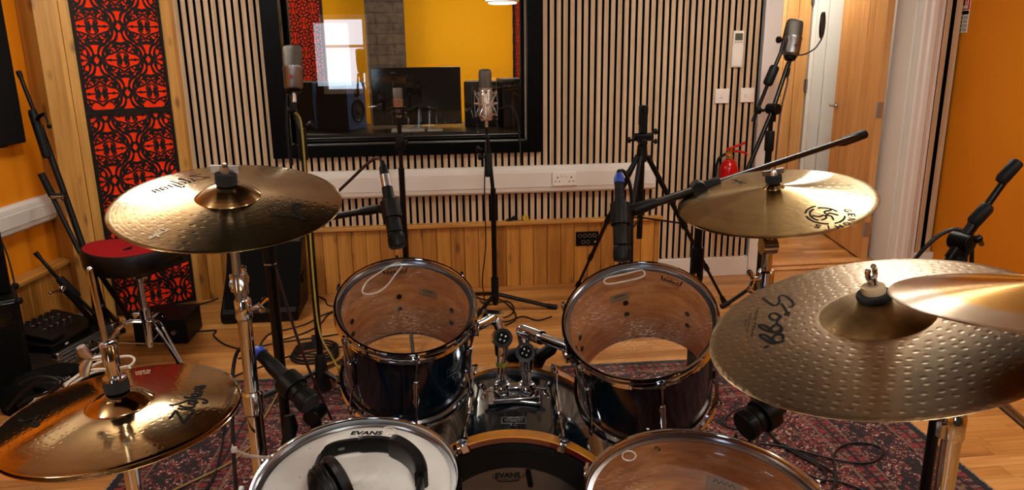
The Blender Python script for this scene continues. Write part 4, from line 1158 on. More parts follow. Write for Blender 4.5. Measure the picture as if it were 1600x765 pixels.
def t_coated():
    t = NT('white_coated_drumhead'); co = t.coord(); x, y, z = t.sep(co)
    r = t.n('VectorMath', {0: t.comb(x, y, 0.0)}, operation='LENGTH').outputs['Value']
    n = t.noise(co, 22, 6, .65)
    worn = t.math('MULTIPLY', t.ramp(r, [(.02/.2, (1, 1, 1, 1)), (.5, (0, 0, 0, 1))]), t.ramp(n, [(.40, (0, 0, 0, 1)), (.70, (1, 1, 1, 1))]))
    r5 = t.math('DIVIDE', r, .2)
    worn = t.math('MULTIPLY', t.ramp(r5, [(.05, (1, 1, 1, 1)), (.45, (0, 0, 0, 1))]), t.ramp(n, [(.40, (0, 0, 0, 1)), (.70, (1, 1, 1, 1))]))
    c = t.mix(t.math('MULTIPLY', worn, .55), t.mix(t.ramp(t.noise(co, 7, 4), [(.4, (0, 0, 0, 1)), (.7, (1, 1, 1, 1))]), hx('#dedbd4'), hx('#c9c6bf')), hx('#7d7568'))
    v = t.n('TexVoronoi', {'Vector': co, 'Scale': 34.0}).outputs['Distance']
    c = t.mix(t.math('MULTIPLY', t.math('LESS_THAN', v, .07), .6), c, hx('#4a443c'))
    return t.done(t.bsdf(color=c, rough=.6, normal=t.bump(t.noise(co, 700, 2), .15)))
M['coated'] = t_coated()
GEL = simple('clear_gel', '#efe9df', .06, alpha=.35)
def label_inside(t, F, R, z, ang, name, text, w=.05, h=.028, mat=None):
    """paper label on the inside wall of a shell"""
    def fn(a, c): 
        q = ang+a/R; return V((math.cos(q)*(R-.0012), math.sin(q)*(R-.0012), z+c))
    b = MB(); n = 6
    for i in range(n):
        b.add([fn(-w/2+w*i/n, 0), fn(-w/2+w*(i+1)/n, 0), fn(-w/2+w*(i+1)/n, h), fn(-w/2+w*i/n, h)], [(0, 1, 2, 3)])
    l = part('paper_label', b, simple('aged_label', '#a08468', .6), t, F=F)
    # the print is too faint to read: a bold flourish over two rows of dashes
    fi = lambda a, c: (lambda q: V((math.cos(q)*(R-.002), math.sin(q)*(R-.002), z+c)))(ang+a/R)
    b = MB()
    fl_ = spl([V((w*(.30-.075*k), h*(.62+(.20 if k % 2 else 0)), 0)) for k in range(9)], 4)
    b.stroke([(p.x, p.y) for p in fl_], w*.03, fi)
    for r_, k in ((.40, 9), (.26, 7), (.14, 8)):
        for m_ in range(k): b.stroke([(w*(.36-.08*m_), h*r_), (w*(.36-.08*m_-.05), h*r_)], w*.012, fi, cap=False)
    part('lettering', b, M['ink'], l, F=F, recalc=False)
def drum(name, label, c, n, R, L, lugs, a0, headmat, kind='tom', res=False, badge=None, head_z=-.011, lug_len=.075):
    """c = centre of the top hoop, R = outer hoop radius"""
    F = frame(c, n, (1, 0, 0)); Rs = R-.013
    t = thing(name, label, 'drum', F=F)
    b = MB(); zt, zb = -.016, -L+.016
    prof = [(Rs, zt-.004), (Rs, zb+.004), (Rs-.003, zb), (Rs-.007, zb+.006), (Rs-.007, zt-.006), (Rs-.003, zt)]
    b.lathe(prof, None, 72, closed=True, mis=[0, 0, 1, 1, 1, 0])
    part('shell', b, [M['shell'], M['ply']], t, F=F)
    hp = [(R-.008, .0), (R-.0055, .003), (R-.001, .0025), (R+.0005, -.001), (R-.0035, -.004), (R-.0045, -.018), (R-.001, -.022), (R+.0015, -.026), (R-.0075, -.027), (R-.0075, -.004)]
    b = MB(); b.lathe(hp, None, 80, closed=True); part('rim', b, M['chrome'], t, F=F, sharp=50)
    b = MB(); b.lathe([(0, head_z+.0002), (Rs*.5, head_z+.0001), (Rs-.008, head_z), (Rs-.0035, head_z-.003)], None, 80); hd = part('drumhead', b, headmat, t, F=F, sharp=60)
    b = MB(); b.lathe([(Rs-.0035, head_z-.003), (R-.0082, head_z-.001), (R-.0078, head_z-.012), (Rs+.0006, head_z-.012)], None, 80, closed=True); part('head_collar', b, M['steel'], t, F=F)
    b = MB(); b.lathe([(r, -L-(z)) for r, z in hp], None, 80, closed=True); part('bottom_rim', b, M['chrome'], t, F=F, sharp=50)
    if res:
        b = MB(); b.lathe([(0, -L+.011), (Rs-.003, -L+.011)], None, 64); part('bottom_head', b, M['clear'], t, F=F)
    zc = -L/2
    for k in range(lugs):
        a = a0+k*2*pi/lugs; ca, sa = math.cos(a), math.sin(a)
        Q = MX.Rotation(a, 4, 'Z')
        b = MB(); h = lug_len
        b.prism([(-.006, -h/2), (.006, -h/2), (.008, -h/2+.010), (.005, 0), (.008, h/2-.010), (.006, h/2), (-.006, h/2), (-.008, h/2-.010), (-.005, 0), (-.008, -h/2+.010)], .010, Q @ MX.Translation(V((Rs+.001, 0, zc))) @ MX.Rotation(pi/2, 4, 'Y') @ MX.Rotation(pi/2, 4, 'Z'))
        b.cyl(Q @ V((Rs+.009, 0, zc-h/2-.006)), Q @ V((Rs+.009, 0, zc+h/2+.006)), .0062, seg=12)
        lg = part('lug', b, M['chrome'], t, F=F, bevel=.0015)
        for sg, ze in ((1, -.012), (-1, -L+.012)):
            b = MB(); x = R+.006
            b.cyl(Q @ V((Rs+.009, 0, zc+sg*(h/2+.002))), Q @ V((x, 0, ze)), .0030, seg=8)
            b.cyl(Q @ V((x, 0, ze-sg*.006)), Q @ V((x, 0, ze+sg*.004)), .0062, seg=12)
            b.box(Q @ V((x, 0, ze+sg*.009)), (.0055, .0055, .011), Q.to_3x3())
            b.bx(0, 0, 0, 0, 0, 0) if False else None
            b.box(Q @ V((R-.001, 0, ze-sg*.006)), (.018, .016, .005), Q.to_3x3())
            part('tension_rod', b, M['chrome'], lg, F=F)
        b = MB()
        for dz in (-.022, .022): b.cyl(Q @ V((Rs-.0075, 0, zc+dz)), Q @ V((Rs-.0115, 0, zc+dz)), .0068, seg=12)
        part('lug_screw', b, M['rubber'], lg, F=F)
    if badge is not None:
        a = badge; Q = MX.Rotation(a, 4, 'Z')
        b = MB(); w, h = .044, .026
        def fb(x, y): q = a+x/Rs; return V((math.cos(q)*(Rs+.0012), math.sin(q)*(Rs+.0012), zc+y+.02))
        out = [(-w/2, -h/2), (w/2, -h/2), (w/2, h/2), (-w/2, h/2), (-w/2, -h/2)]
        b.stroke([(out[i][0]*(1-f)+out[i+1][0]*f, out[i][1]*(1-f)+out[i+1][1]*f) for i in range(4) for f in (0, .25, .5, .75)]+[out[0]], .0016, fb, cap=False)
        text_on(b, 'Pearl', (-w*.36, -h*.2), (w*.72, 0), (0, h*.45), lambda x, y: fb(x, y), shear=.25)
        part('badge', b, M['nickel'], t, F=F, recalc=False)
    return t, F, Rs
def headpt(F, z, x, y):
    c = F @ V((0, 0, z)); n = (F.to_3x3() @ V((0, 0, 1))); p = F.inverted() @ onpl(x, y, c, n); return p.x, p.y
def crown(t, F, z, pts, parent):
    """crown shaped maker's mark; pts = picture positions of bottom left, bottom right, top left"""
    a, c, d = [V((*headpt(F, z, *q), 0)) for q in pts]
    ux, uy = c-a, d-a
    def fn(x, y): p = a+ux*x+uy*y; return V((p.x, p.y, z+.0006))
    b = MB()
    b.stroke([(0, .35), (-.05, 1), (.15, .70), (.28, 1.05), (.5, .75), (.72, 1.05), (.85, .7), (1.05, 1), (1, .35)], .07, fn, cap=False)
    b.stroke([(0, .35), (.08, .2), (.5, .12), (.92, .2), (1, .35)], .06, fn, cap=False)
    text_on(b, 'REMO', (.08, .30), (.84, 0), (0, .34), fn, bold=.04)
    part('head_mark', b, M['ink'], parent, F=F, recalc=False)
nL, nR = V((.046, -.413, .91)), V((-.212, -.456, .864))
tL, FL, RsL = drum('rack_tom', 'left rack tom, dark blue with chrome rims, microphone pointing into its clear head', (-.076, 1.648, .856), nL, .165, .262, 6, rad(-82), M['clear'], badge=rad(-44))
crown(tL, FL, -.011, ((600, 431), (634, 429), (601, 420)), tL)
label_inside(tL, FL, RsL-.007, -.105, rad(68), 'l', 'EXPORT')
tR, FRt, RsR = drum('rack_tom', 'right rack tom, dark blue with chrome rims, floor showing through its clear head', (.452, 1.549, .83), nR, .178, .285, 6, rad(-88), M['clear'])
crown(tR, FRt, -.011, ((1033, 440), (1062, 449), (1036, 431)), tR)
label_inside(tR, FRt, RsR-.007, -.11, rad(97), 'l', 'EXPORT')
fl, FF, RsF = drum('floor_tom', 'floor tom at the bottom right corner of the kit with scuffed clear head', (.442, 1.057, .673), (.032, -.123, .992), .216, .43, 8, rad(12), M['clear'], lug_len=.09)
label_inside(fl, FF, RsF-.007, -.12, rad(58), 'l', 'EXPORT', .07, .036)
b = MB()
a, c, d = [V((*headpt(FF, -.011, *q), 0)) for q in ((1031, 705), (1022, 700.5), (1032, 700))]
text_on(b, 'B', a, c-a, d-a, lambda x, y: V((x, y, -.0104))); part('pen_mark', b, M['ink'], fl, F=FF, recalc=False)
for k in range(3):
    a = rad(70+120*k); Q = MX.Rotation(a, 4, 'Z')
    b = MB(); b.box(Q @ V((RsF+.012, 0, -.30)), (.03, .05, .06), Q.to_3x3())
    w0 = FF @ (Q @ V((RsF+.018, 0, -.22))); w1 = FF @ (Q @ V((RsF+.030, 0, -.648)))
    w1.z = ground(w1.x, w1.y)+.004; Fi = FF.inverted(); b.cyl(Fi @ w0, Fi @ w1, .006, seg=10); b.cyl(Fi @ (w1+V((0, 0, .03))), Fi @ w1, .012, seg=12)
    part('leg', b, M['chrome'], fl, F=FF)
sn, FS, RsS = drum('snare_drum', 'snare drum with white coated head carrying black headphones', (-.162, 1.219, .667), (-.01, -.156, .988), .19, .15, 8, rad(22.5), M['coated'], res=True, lug_len=.04)
b = MB()
a, c, d = [V((*headpt(FS, -.011, *q), 0)) for q in ((547, 679.3), (597, 679.3), (549.5, 673.2))]
text_on(b, 'EVANS', a, c-a, d-a, lambda x, y: V((x, y, -.0103)), bold=.045, shear=.12)
a, c, d = [V((*headpt(FS, -.011, *q), 0)) for q in ((546.5, 683.3), (597, 682), (547, 680.8))]
text_on(b, 'GENERA DRY', a+(c-a)*.24, (c-a)*.76, d-a, lambda x, y: V((x, y, -.0103)))
b.stroke([((a+(c-a)*s+(d-a)*u).x, (a+(c-a)*s+(d-a)*u).y) for s, u in ((0, .6), (.02, 0), (.16, .05), (.18, .5))], .0010, lambda x, y: V((x, y, -.0103)))
part('head_mark', b, M['ink'], sn, F=FS, recalc=False)
# strainer lever on the left side of the snare
b = MB(); Q = MX.Rotation(rad(178), 4, 'Z')
b.box(Q @ V((RsS+.012, 0, -.06)), (.022, .036, .06), Q.to_3x3()); b.box(Q @ V((RsS+.03, .0, -.03)), (.012, .018, .055), Q.to_3x3())
part('strainer', b, M['nickel'], sn, F=FS, bevel=.003)
# -- gel pads lying on the heads
def gel(F, pts, label, r=.0022, z=-.0105, closed=True):
    P = [V((*headpt(F, -.011, *q), z+.003)) for q in pts]
    G = F
    b = MB(); b.tube([F @ p for p in spl(P, 6, closed=True)], r, 8, closed=True)
    single('damper_pad', label, 'damper pad', b, GEL)
gel(FL, [(566, 457), (575, 440), (592, 428), (610, 416), (624, 412), (628, 417), (618, 430), (606, 446), (592, 457), (577, 461)], 'clear gel strip stuck near the rim of the left rack tom')
gel(FRt, [(944, 441), (950, 435), (975, 430), (998, 424), (1006, 425), (1007, 431), (997, 436), (970, 442), (950, 445)], 'clear gel strip stuck near the rim of the right rack tom')
ctr = (608, 674)
gel(FS, [(ctr[0]+9.5*math.cos(k*pi/5), ctr[1]+5.2*math.sin(k*pi/5)) for k in range(10)], 'round clear gel pad beside the lettering on the snare head', .0016)
gel(FF, [(982.5+10.5*math.cos(k*pi/5), 714+7.5*math.sin(k*pi/5)) for k in range(10)], 'round clear gel pad on the floor tom head', .0016)
# -- snare stand
t = thing('snare_stand', 'chrome basket stand under the snare drum', 'drum stand', (-.162, 1.24, 0))
zs0 = FS @ V((0, 0, -.157)); 
b = MB(); b.cyl((-.162, 1.24, .22), zs0-V((0, 0, .10)), .012, seg=16); b.sph(zs0-V((0, 0, .095)), .022); part('upper_tube', b, M['chrome'], t)
for k in range(3):
    a = rad(200+120*k); e = FS @ V(((RsS+.022)*math.cos(a), (RsS+.022)*math.sin(a), -.165)); e2 = FS @ V(((RsS+.024)*math.cos(a), (RsS+.024)*math.sin(a), -.118))
    b = MB(); b.tube([zs0-V((0, 0, .09)), e, e2], .006, 8); b.cyl(e, e2, .011, seg=12); part('basket_arm', b, M['chrome'], t)
b = MB(); b.cyl((-.162, 1.24, .08), (-.162, 1.24, .30), .016, seg=16); part('lower_tube', b, M['chrome'], t)
tripod(t, (-.162, 1.24), .24, .26, rad(-30), .009, M['chrome'])
# -- bass drum
BZ = .302; by0, by1 = 1.478, 1.895
bxc = atY(802, 690, by0).x
bx1 = atY(804, 570, by1).x
ax = V((bx1-bxc, by1-by0, 0)).normalized()
FB = frame((bxc, by0, BZ), -ax, (1, 0, 0))       # z points to the drummer
BR = .287; BL = (by1-by0)
bd = thing('bass_drum', 'dark blue bass drum with amber wooden hoops in the middle of the kit', 'drum', F=FB)
b = MB(); Rs = BR-.014
b.lathe([(Rs, -.03), (Rs, -BL+.03), (Rs-.007, -BL+.03), (Rs-.007, -.03)], None, 96, closed=True, mis=[0, 1, 1, 1]); part('shell', b, [M['shell'], M['ply']], bd, F=FB)
for nm, z0, z1, s in (('batter_hoop', 0.0, -.036, 1), ('front_hoop', -BL, -BL+.036, -1)):
    b = MB(); b.lathe([(BR-.013, z0), (BR-.001, z0), (BR+.0005, z0-.0015*s), (BR+.0005, z1+.001*s), (BR-.0105, z1)], None, 96, closed=True, mis=[1, 0, 0, 0, 0])
    part(nm, b, [M['hoopwood'], M['hoopred']], bd, F=FB)
    b = MB(); zz_ = z1
    b.lathe([(BR-.0135, z1-.004*s), (BR-.0075, z1-.004*s), (BR-.0075, z1+.006*s), (BR-.0105, z1+.009*s), (BR-.0135, z1+.006*s)], None, 96, closed=True)
    part('head_rim', b, M['steel'], bd, F=FB)
b = MB(); b.lathe([(BR-.045, -.0125), (BR-.030, -.012), (BR-.020, -.014), (BR-.0145, -.019), (BR-.0138, -.012), (BR-.0138, -.006)], None, 96); part('head_collar', b, M['rubber'], bd, F=FB)
b = MB(); b.lathe([(0, -.0135), (BR-.045, -.0135)], None, 96); hd = part('batter_head', b, simple('grey_film_drumhead', '#37312e', .2, coat=.4), bd, F=FB)
b = MB(); b.lathe([(BR-.083, -.0115), (BR-.044, -.0115), (BR-.044, -.0128), (BR-.083, -.0128)], None, 96, closed=True); part('muffle_ring', b, M['rubber'], bd, F=FB)
b = MB()
def bh(x, y):
    p = FB.inverted() @ onpl(x, y, FB @ V((0, 0, -.0125)), -ax); return V((p.x, p.y, 0))
a, c, d = bh(774, 747), bh(813, 745.5), bh(774, 738.5)
text_on(b, 'EVANS', a, c-a, d-a, lambda x, y: V((x, y, -.0128)), bold=.04)
a, c, d = bh(779, 751.5), bh(809, 750), bh(779, 748.5)
text_on(b, 'LEVEL 360', a, c-a, d-a, lambda x, y: V((x, y, -.0128)), bold=.01)
b.stroke([((a+(c-a)*s+(d-a)*u).x, (a+(c-a)*s+(d-a)*u).y) for s, u in ((-.25, 3.5), (-.3, 2), (-.1, 1.2), (-.02, -.2), (.5, -.5), (1.02, -.2), (1.1, 1.2), (1.35, 2), (1.3, 3.5))], .0022, lambda x, y: V((x, y, -.0128)), cap=False)
part('head_mark', b, M['ink'], hd, F=FB, recalc=False)
b = MB(); p0, p1 = bh(825, 736), bh(829, 758)
b.stroke([(p0.x, p0.y), (p1.x, p1.y)], .013, lambda x, y: V((x, y, -.0127))); part('impact_patch', b, M['ink'], hd, F=FB, recalc=False)
b = MB(); b.lathe([(0, -BL+.0185), (BR-.012, -BL+.0185)], None, 64); part('front_head', b, M['blackplastic'], bd, F=FB)
for k in range(8):
    a = rad(22.5+45*k); Q = MX.Rotation(a, 4, 'Z')
    b = MB()
    b.prism([(-.007, -.045), (.007, -.045), (.009, -.03), (.006, 0), (.009, .03), (.007, .045), (-.007, .045), (-.009, .03), (-.006, 0), (-.009, -.03)], .012, Q @ MX.Translation(V((Rs+.0005, 0, -BL/2))) @ MX.Rotation(pi/2, 4, 'Y') @ MX.Rotation(pi/2, 4, 'Z'))
    b.cyl(Q @ V((Rs+.014, 0, -BL/2-.06)), Q @ V((Rs+.014, 0, -BL/2+.06)), .0075, seg=12)
    lg = part('lug', b, M['chrome'], bd, F=FB, bevel=.002)
    for s, ze in ((1, -.022), (-1, -BL+.022)):
        b = MB(); x = BR+.010
        b.cyl(Q @ V((Rs+.014, 0, -BL/2+s*.06)), Q @ V((x, 0, ze-s*.02)), .0034, seg=8)
        b.cyl(Q @ V((x, 0, ze-s*.028)), Q @ V((x, 0, ze+s*.012)), .0055, seg=10)
        b.tube([Q @ V((x, -.013, ze+s*.014)), Q @ V((x+.004, 0, ze+s*.012)), Q @ V((x, .013, ze+s*.014))], .0042, 8)
        part('tension_rod', b, M['chrome'], lg, F=FB)
        b = MB()
        b.prism([(-.008, .026), (.008, .026), (.010, .0), (.006, -.024), (-.006, -.024), (-.010, .0)], .0055, Q @ MX.Translation(V((BR+.0012, 0, ze-s*.0))) @ MX.Rotation(pi/2, 4, 'Y') @ MX.Rotation(pi/2 if s > 0 else -pi/2, 4, 'Z'))
        b.box(Q @ V((BR-.005, 0, ze+s*.0265)), (.020, .018, .004), Q.to_3x3())
        part('claw', b, M['chrome'], lg, F=FB, bevel=.0015)
Q = MX.Rotation(pi/2, 4, 'Z')
b = MB(); w, h = .056, .030; zc = -.105
def fbd(x, y): q = pi/2-x/Rs; return V((math.cos(q)*(Rs+.0014), math.sin(q)*(Rs+.0014), zc-y))
rect = [(-w/2, -h/2), (w/2, -h/2), (w/2, h/2), (-w/2, h/2), (-w/2, -h/2)]
b.stroke(rect, .0028, fbd, cap=False)
b.stroke([(.021*math.cos(q*pi/12), .009*math.sin(q*pi/12)) for q in range(25)], .0016, fbd, cap=False)
text_on(b, 'Pearl', (-.016, -.005), (.032, 0), (0, .010), fbd, shear=.3)
part('badge', b, M['steel'], bd, F=FB, recalc=False)
b = MB(); b.lathe([(.0035, 0), (.007, 0), (.0075, .002), (.0035, .003)], frame(fbd(0, -.028), (0, 1, 0)), 16, closed=True); part('vent_grommet', b, M['chrome'], bd, F=FB)
for s in (-1, 1):
    b = MB(); w0 = FB @ V((s*.255, -.11, -BL+.10)); w1 = FB @ V((s*.36, 0, -BL+.02)); w1.z = ground(w1.x, w1.y)+.004
    Fi = FB.inverted(); b.cyl(Fi @ w0, Fi @ w1, .008, seg=12); b.cyl(Fi @ w0.lerp(w1, .9), Fi @ w1, .012, seg=12); part('spur', b, M['chrome'], bd, F=FB)
# -- tom holder on top of the bass drum
hy = -.235
def H(x, z, up): # on the shell: x across, z along (towards drummer), up above the shell crown
    return FB @ V((x, math.sqrt(max(Rs*Rs-x*x, 0))+up, z))
t = thing('tom_holder', 'chrome double tom holder standing on the bass drum', 'tom holder', H(0, hy, 0))
b = MB()
G = FB @ MX.Translation(V((0, Rs, hy)))
n = 12; vs = []
for zz_ in (-.032, .052):
    for up in (.0012, .012):
        for i in range(n+1):
            x = -.066+.132*i/n; vs.append(FB @ V((x, math.sqrt(Rs*Rs-x*x)+up, hy+zz_)))
m = n+1; fs = []
for i in range(n):
    fs += [(i, i+1, m+i+1, m+i), (2*m+i, 2*m+i+1, 3*m+i+1, 3*m+i), (m+i, m+i+1, 3*m+i+1, 3*m+i), (i, i+1, 2*m+i+1, 2*m+i)]
fs += [(0, m, 3*m, 2*m), (n, m+n, 3*m+n, 2*m+n)]
b.add(vs, fs); part('base_plate', b, M['chrome'], t, bevel=.003)
b = MB()
P1_ = H(-.030, hy, .0); P2_ = H(.032, hy, .0)
topA, topB = at(775, 518, dep(P1_)-.0), at(815, 542, dep(P2_)-.0)
upv = V((0, 0, 1))
for p in (P1_, P2_):
    b.lathe([(.0125, .010), (.024, .010), (.026, .016), (.023, .030), (.019, .038), (.0125, .038)], MX.Translation(p), 24, closed=True)
b.box((P1_+P2_)/2+V((0, 0, .022)), (.05, .03, .020)); b.box((P1_+P2_)/2+V((0, -.045, .013)), (.115, .016, .014))
part('clamp_block', b, M['chrome'], t, bevel=.003)
for p in (P1_+V((-.028, -.012, .026)), P2_+V((.028, -.012, .026))):
    wingbolt(t, p, (-1 if p.x < (P1_.x+P2_.x)/2 else 1, -.4, 0), (0, .3, 1), 1.1)
for p, tp_ in ((P1_, topA), (P2_, topB)):
    b = MB(); b.cyl(p+V((0, 0, .0125)), (p.x, p.y, tp_.z-.02), .0120, seg=20); part('post', b, M['chrome'], t)
b = MB(); b.lathe([(.0128, 0), (.0150, .001), (.0150, .010), (.0128, .011)], MX.Translation(V((P1_.x, P1_.y, topA.z-.075))), 20, closed=True); part('tape_band', b, simple('yellow_green_tape', '#6f6a18', .6), t)
def joint(p, name, face):
    q = thing  # ratchet joint: drum shaped housing whose round face looks to the drummer
    f = V(face).normalized(); b = MB()
    b.cyl(p-f*.020, p+f*.018, .0235, seg=28); b.cyl(p+V((0, 0, -.045)), p+V((0, 0, -.010)), .0165, .0185, seg=20)
    j = part('ratchet_joint', b, M['chrome'], t, bevel=.002)
    b = MB(); b.lathe([(.0165, .0), (.0245, 0), (.0245, .004), (.0165, .004)], frame(p+f*.0182, f), 28, closed=True)
    b.lathe([(0, .0005), (.0163, .0005)], frame(p+f*.0182, f), 20, mi=1)
    for k in range(4):
        G = frame(p+f*.0185, f); a = k*pi/2+.4
        b.sph(G @ V((.008*math.cos(a), .008*math.sin(a), .0015)), .0042, seg=10)
    part('ratchet_face', b, [M['chrome'], M['ink']], j)
jA = V((P1_.x, P1_.y, topA.z)); jB = V((P2_.x, P2_.y, topB.z))
joint(jA, 'a', (.1, -1, .35)); joint(jB, 'b', (-.25, -1, .4))
# arms to the two toms
eL = FL @ V(((RsL+.004)*math.cos(rad(-8)), (RsL+.004)*math.sin(rad(-8)), -.065))
eR = FRt @ V(((RsR+.004)*math.cos(rad(188)), (RsR+.004)*math.sin(rad(188)), -.032))
b = MB(); k1 = at(773, 497, dep(jA)+.01); b.tube(spl([jA+V((0, 0, .01)), k1+V((0, 0, .0)), k1.lerp(eL, .5), eL], 5), .0125, 14); b.box(k1+V((-.006, .006, 0)), (.05, .03, .03), MX.Rotation(.15, 3, 'Y')); part('left_arm', b, M['chrome'], t, bevel=.002)
b = MB(); k2 = at(817, 517, dep(jB)+.01); b.tube([jB, k2-V((0, 0, .012)), k2], .0155, 16); b.sph(k2, .0185, seg=18); b.cyl(k2, k2.lerp(eR, .42), .0175, seg=20); b.tube([k2, k2.lerp(eR, .5), eR], .0128, 16); part('right_arm', b, M['chrome'], t, bevel=.001)
# mounting brackets stay on the toms
for tt, FF_, Rr, ang, zm in ((tL, FL, RsL, -8, -.065), (tR, FRt, RsR, 188, -.052)):
    Q = MX.Rotation(rad(ang), 4, 'Z'); b = MB(); b.prism([(.034*math.cos(k*pi/8), .026*math.sin(k*pi/8)) for k in range(16)], .010, Q @ MX.Translation(V((Rr+.0005, 0, zm))) @ MX.Rotation(pi/2, 4, 'Y'))
    b.cyl(Q @ V((Rr+.010, 0, zm)), Q @ V((Rr+.022, 0, zm)), .019, seg=20)
    part('mount_bracket', b, M['chrome'], tt, F=FF_, bevel=.002)
    b = MB(); b.prism([(.034*math.cos(k*pi/10), .022*math.sin(k*pi/10)) for k in range(20)], .004, Q @ MX.Translation(V((Rr-.0125, 0, zm-.02))) @ MX.Rotation(pi/2, 4, 'Y')); part('mount_hole', b, M['rubber'], tt, F=FF_)

# ------------------------------------------------------------------ headphones on the snare
hpz = .006
def hp(x, y, z):
    a = headpt(FS, -.011+z, x, y); return V((a[0], a[1], -.011+z))
t = thing('headphones', 'black closed-back headphones lying on the white snare head', 'headphones', FS @ hp(575, 740, 0))
arc = [hp(x, y, .021) for x, y in ((503, 716), (511, 707), (525, 700), (545, 696), (565, 694), (590, 693), (612, 696), (632, 705), (648, 719), (657, 737), (658, 758), (652, 780), (642, 797))]
A = spl(arc, 5)
def strip(name, i0, i1, w, th, mat, lift=0.0, parent=None, zc=0.0):
    b = MB(); P = A[i0:i1+1]; n = len(P); vs = []
    for i, p in enumerate(P):
        j = i0+i; tg = (A[min(j+1, len(A)-1)]-A[max(j-1, 0)]).normalized(); nr = V((tg.y, -tg.x, 0)); q = min(i, n-1-i)
        e = 1.0 if q > 1 else (.86 if q == 0 else .97)
        for (dz, do) in ((-w/2*e, -th*.35), (-w/2*.75*e, -th/2), (w/2*.75*e, -th/2), (w/2*e, -th*.35), (w/2*e, th*.35), (w/2*.75*e, th/2), (-w/2*.75*e, th/2), (-w/2*e, th*.35)):
            vs.append(p+nr*(do+lift)+V((0, 0, dz+zc)))
    fs = [(i*8+k, i*8+(k+1) % 8, (i+1)*8+(k+1) % 8, (i+1)*8+k) for i in range(n-1) for k in range(8)]+[tuple(range(8)), tuple(range((n-1)*8, n*8))]
    b.add(vs, fs); return part(name, b, mat, parent or t, F=FS, sharp=40)
strip('headband', 0, 60, .026, .006, M['blackplastic'])
strip('slider', 4, 20, .029, .009, M['blackplastic']); strip('slider', 48, 60, .032, .010, M['blackplastic'])
strip('band_sleeve', 19, 33, .033, .012, M['blackplastic']); pd = strip('pad', 30, 48, .046, .024, M['vinyl'], zc=.001)
b = MB(); 
q0, q1 = A[10], A[14]
tg = (q1-q0).normalized(); nr = V((tg.y, -tg.x, 0)); 
for s in (1, -1):
    vs = [q+nr*(s*.0052)+V((0, 0, dz)) for q, dz in ((q0, -.008), (q1, -.008), (q1, .008), (q0, .008))]
    ww = [q0.lerp(q1, f)+nr*(s*.0054)+V((0, 0, dz)) for f, dz in ((.2, -.003), (.8, -.003), (.8, .003), (.2, .003))]
    b.add(ww, [(0, 1, 2, 3)])
part('size_mark', b, simple('grey_print', '#5d5c58', .5), t, F=FS, recalc=False)
def cup(c, axis, sgn):
    ax_ = V(axis).normalized(); G = frame(c, ax_, (0, 0, 1))
    b = MB(); b.lathe([(0, -.035), (.028, -.034), (.040, -.028), (.045, -.016), (.046, -.004), (.040, -.002), (0, -.002)], G, 36); h = part('ear_cup', b, M['blackplastic'], t, F=FS)
    b = MB(); b.lathe([(.020, -.001), (.040, -.002), (.049, .002), (.052, .010), (.048, .019), (.039, .022), (.026, .017), (.020, .004)], G, 40, closed=True); part('ear_cushion', b, M['vinyl'], h, F=FS)
    for zr, rr in ((-.0065, .0475), (-.014, .0465), (-.022, .044)):
        b = MB(); b.lathe([(rr-.004, zr-.0022), (rr+.0005, zr-.0018), (rr+.0012, zr), (rr+.0005, zr+.0018), (rr-.004, zr+.0022)], G, 36, closed=True); part('ridge_ring', b, M['vinyl'], h, F=FS)
    return G
c1 = hp(520, 759, .044); G1 = cup(c1, (.80, .50, .10), 1)
c2 = hp(630, 818, .044); G2 = cup(c2, (-.90, .40, .10), 1)
for cc, a0_, ax_ in ((c1, A[1], (.80, .50, .10)), (c2, A[59], (-.9, .4, .1))):
    axn = V(ax_).normalized(); b = MB(); out = cc-axn*.020
    b.tube(spl([a0_, a0_.lerp(out, .45)-axn*.008+V((0, 0, .008)), out+V((0, 0, .024))-axn*.012, out-axn*.014], 5), [.010]*16, 10); part('yoke', b, M['blackplastic'], t, F=FS)

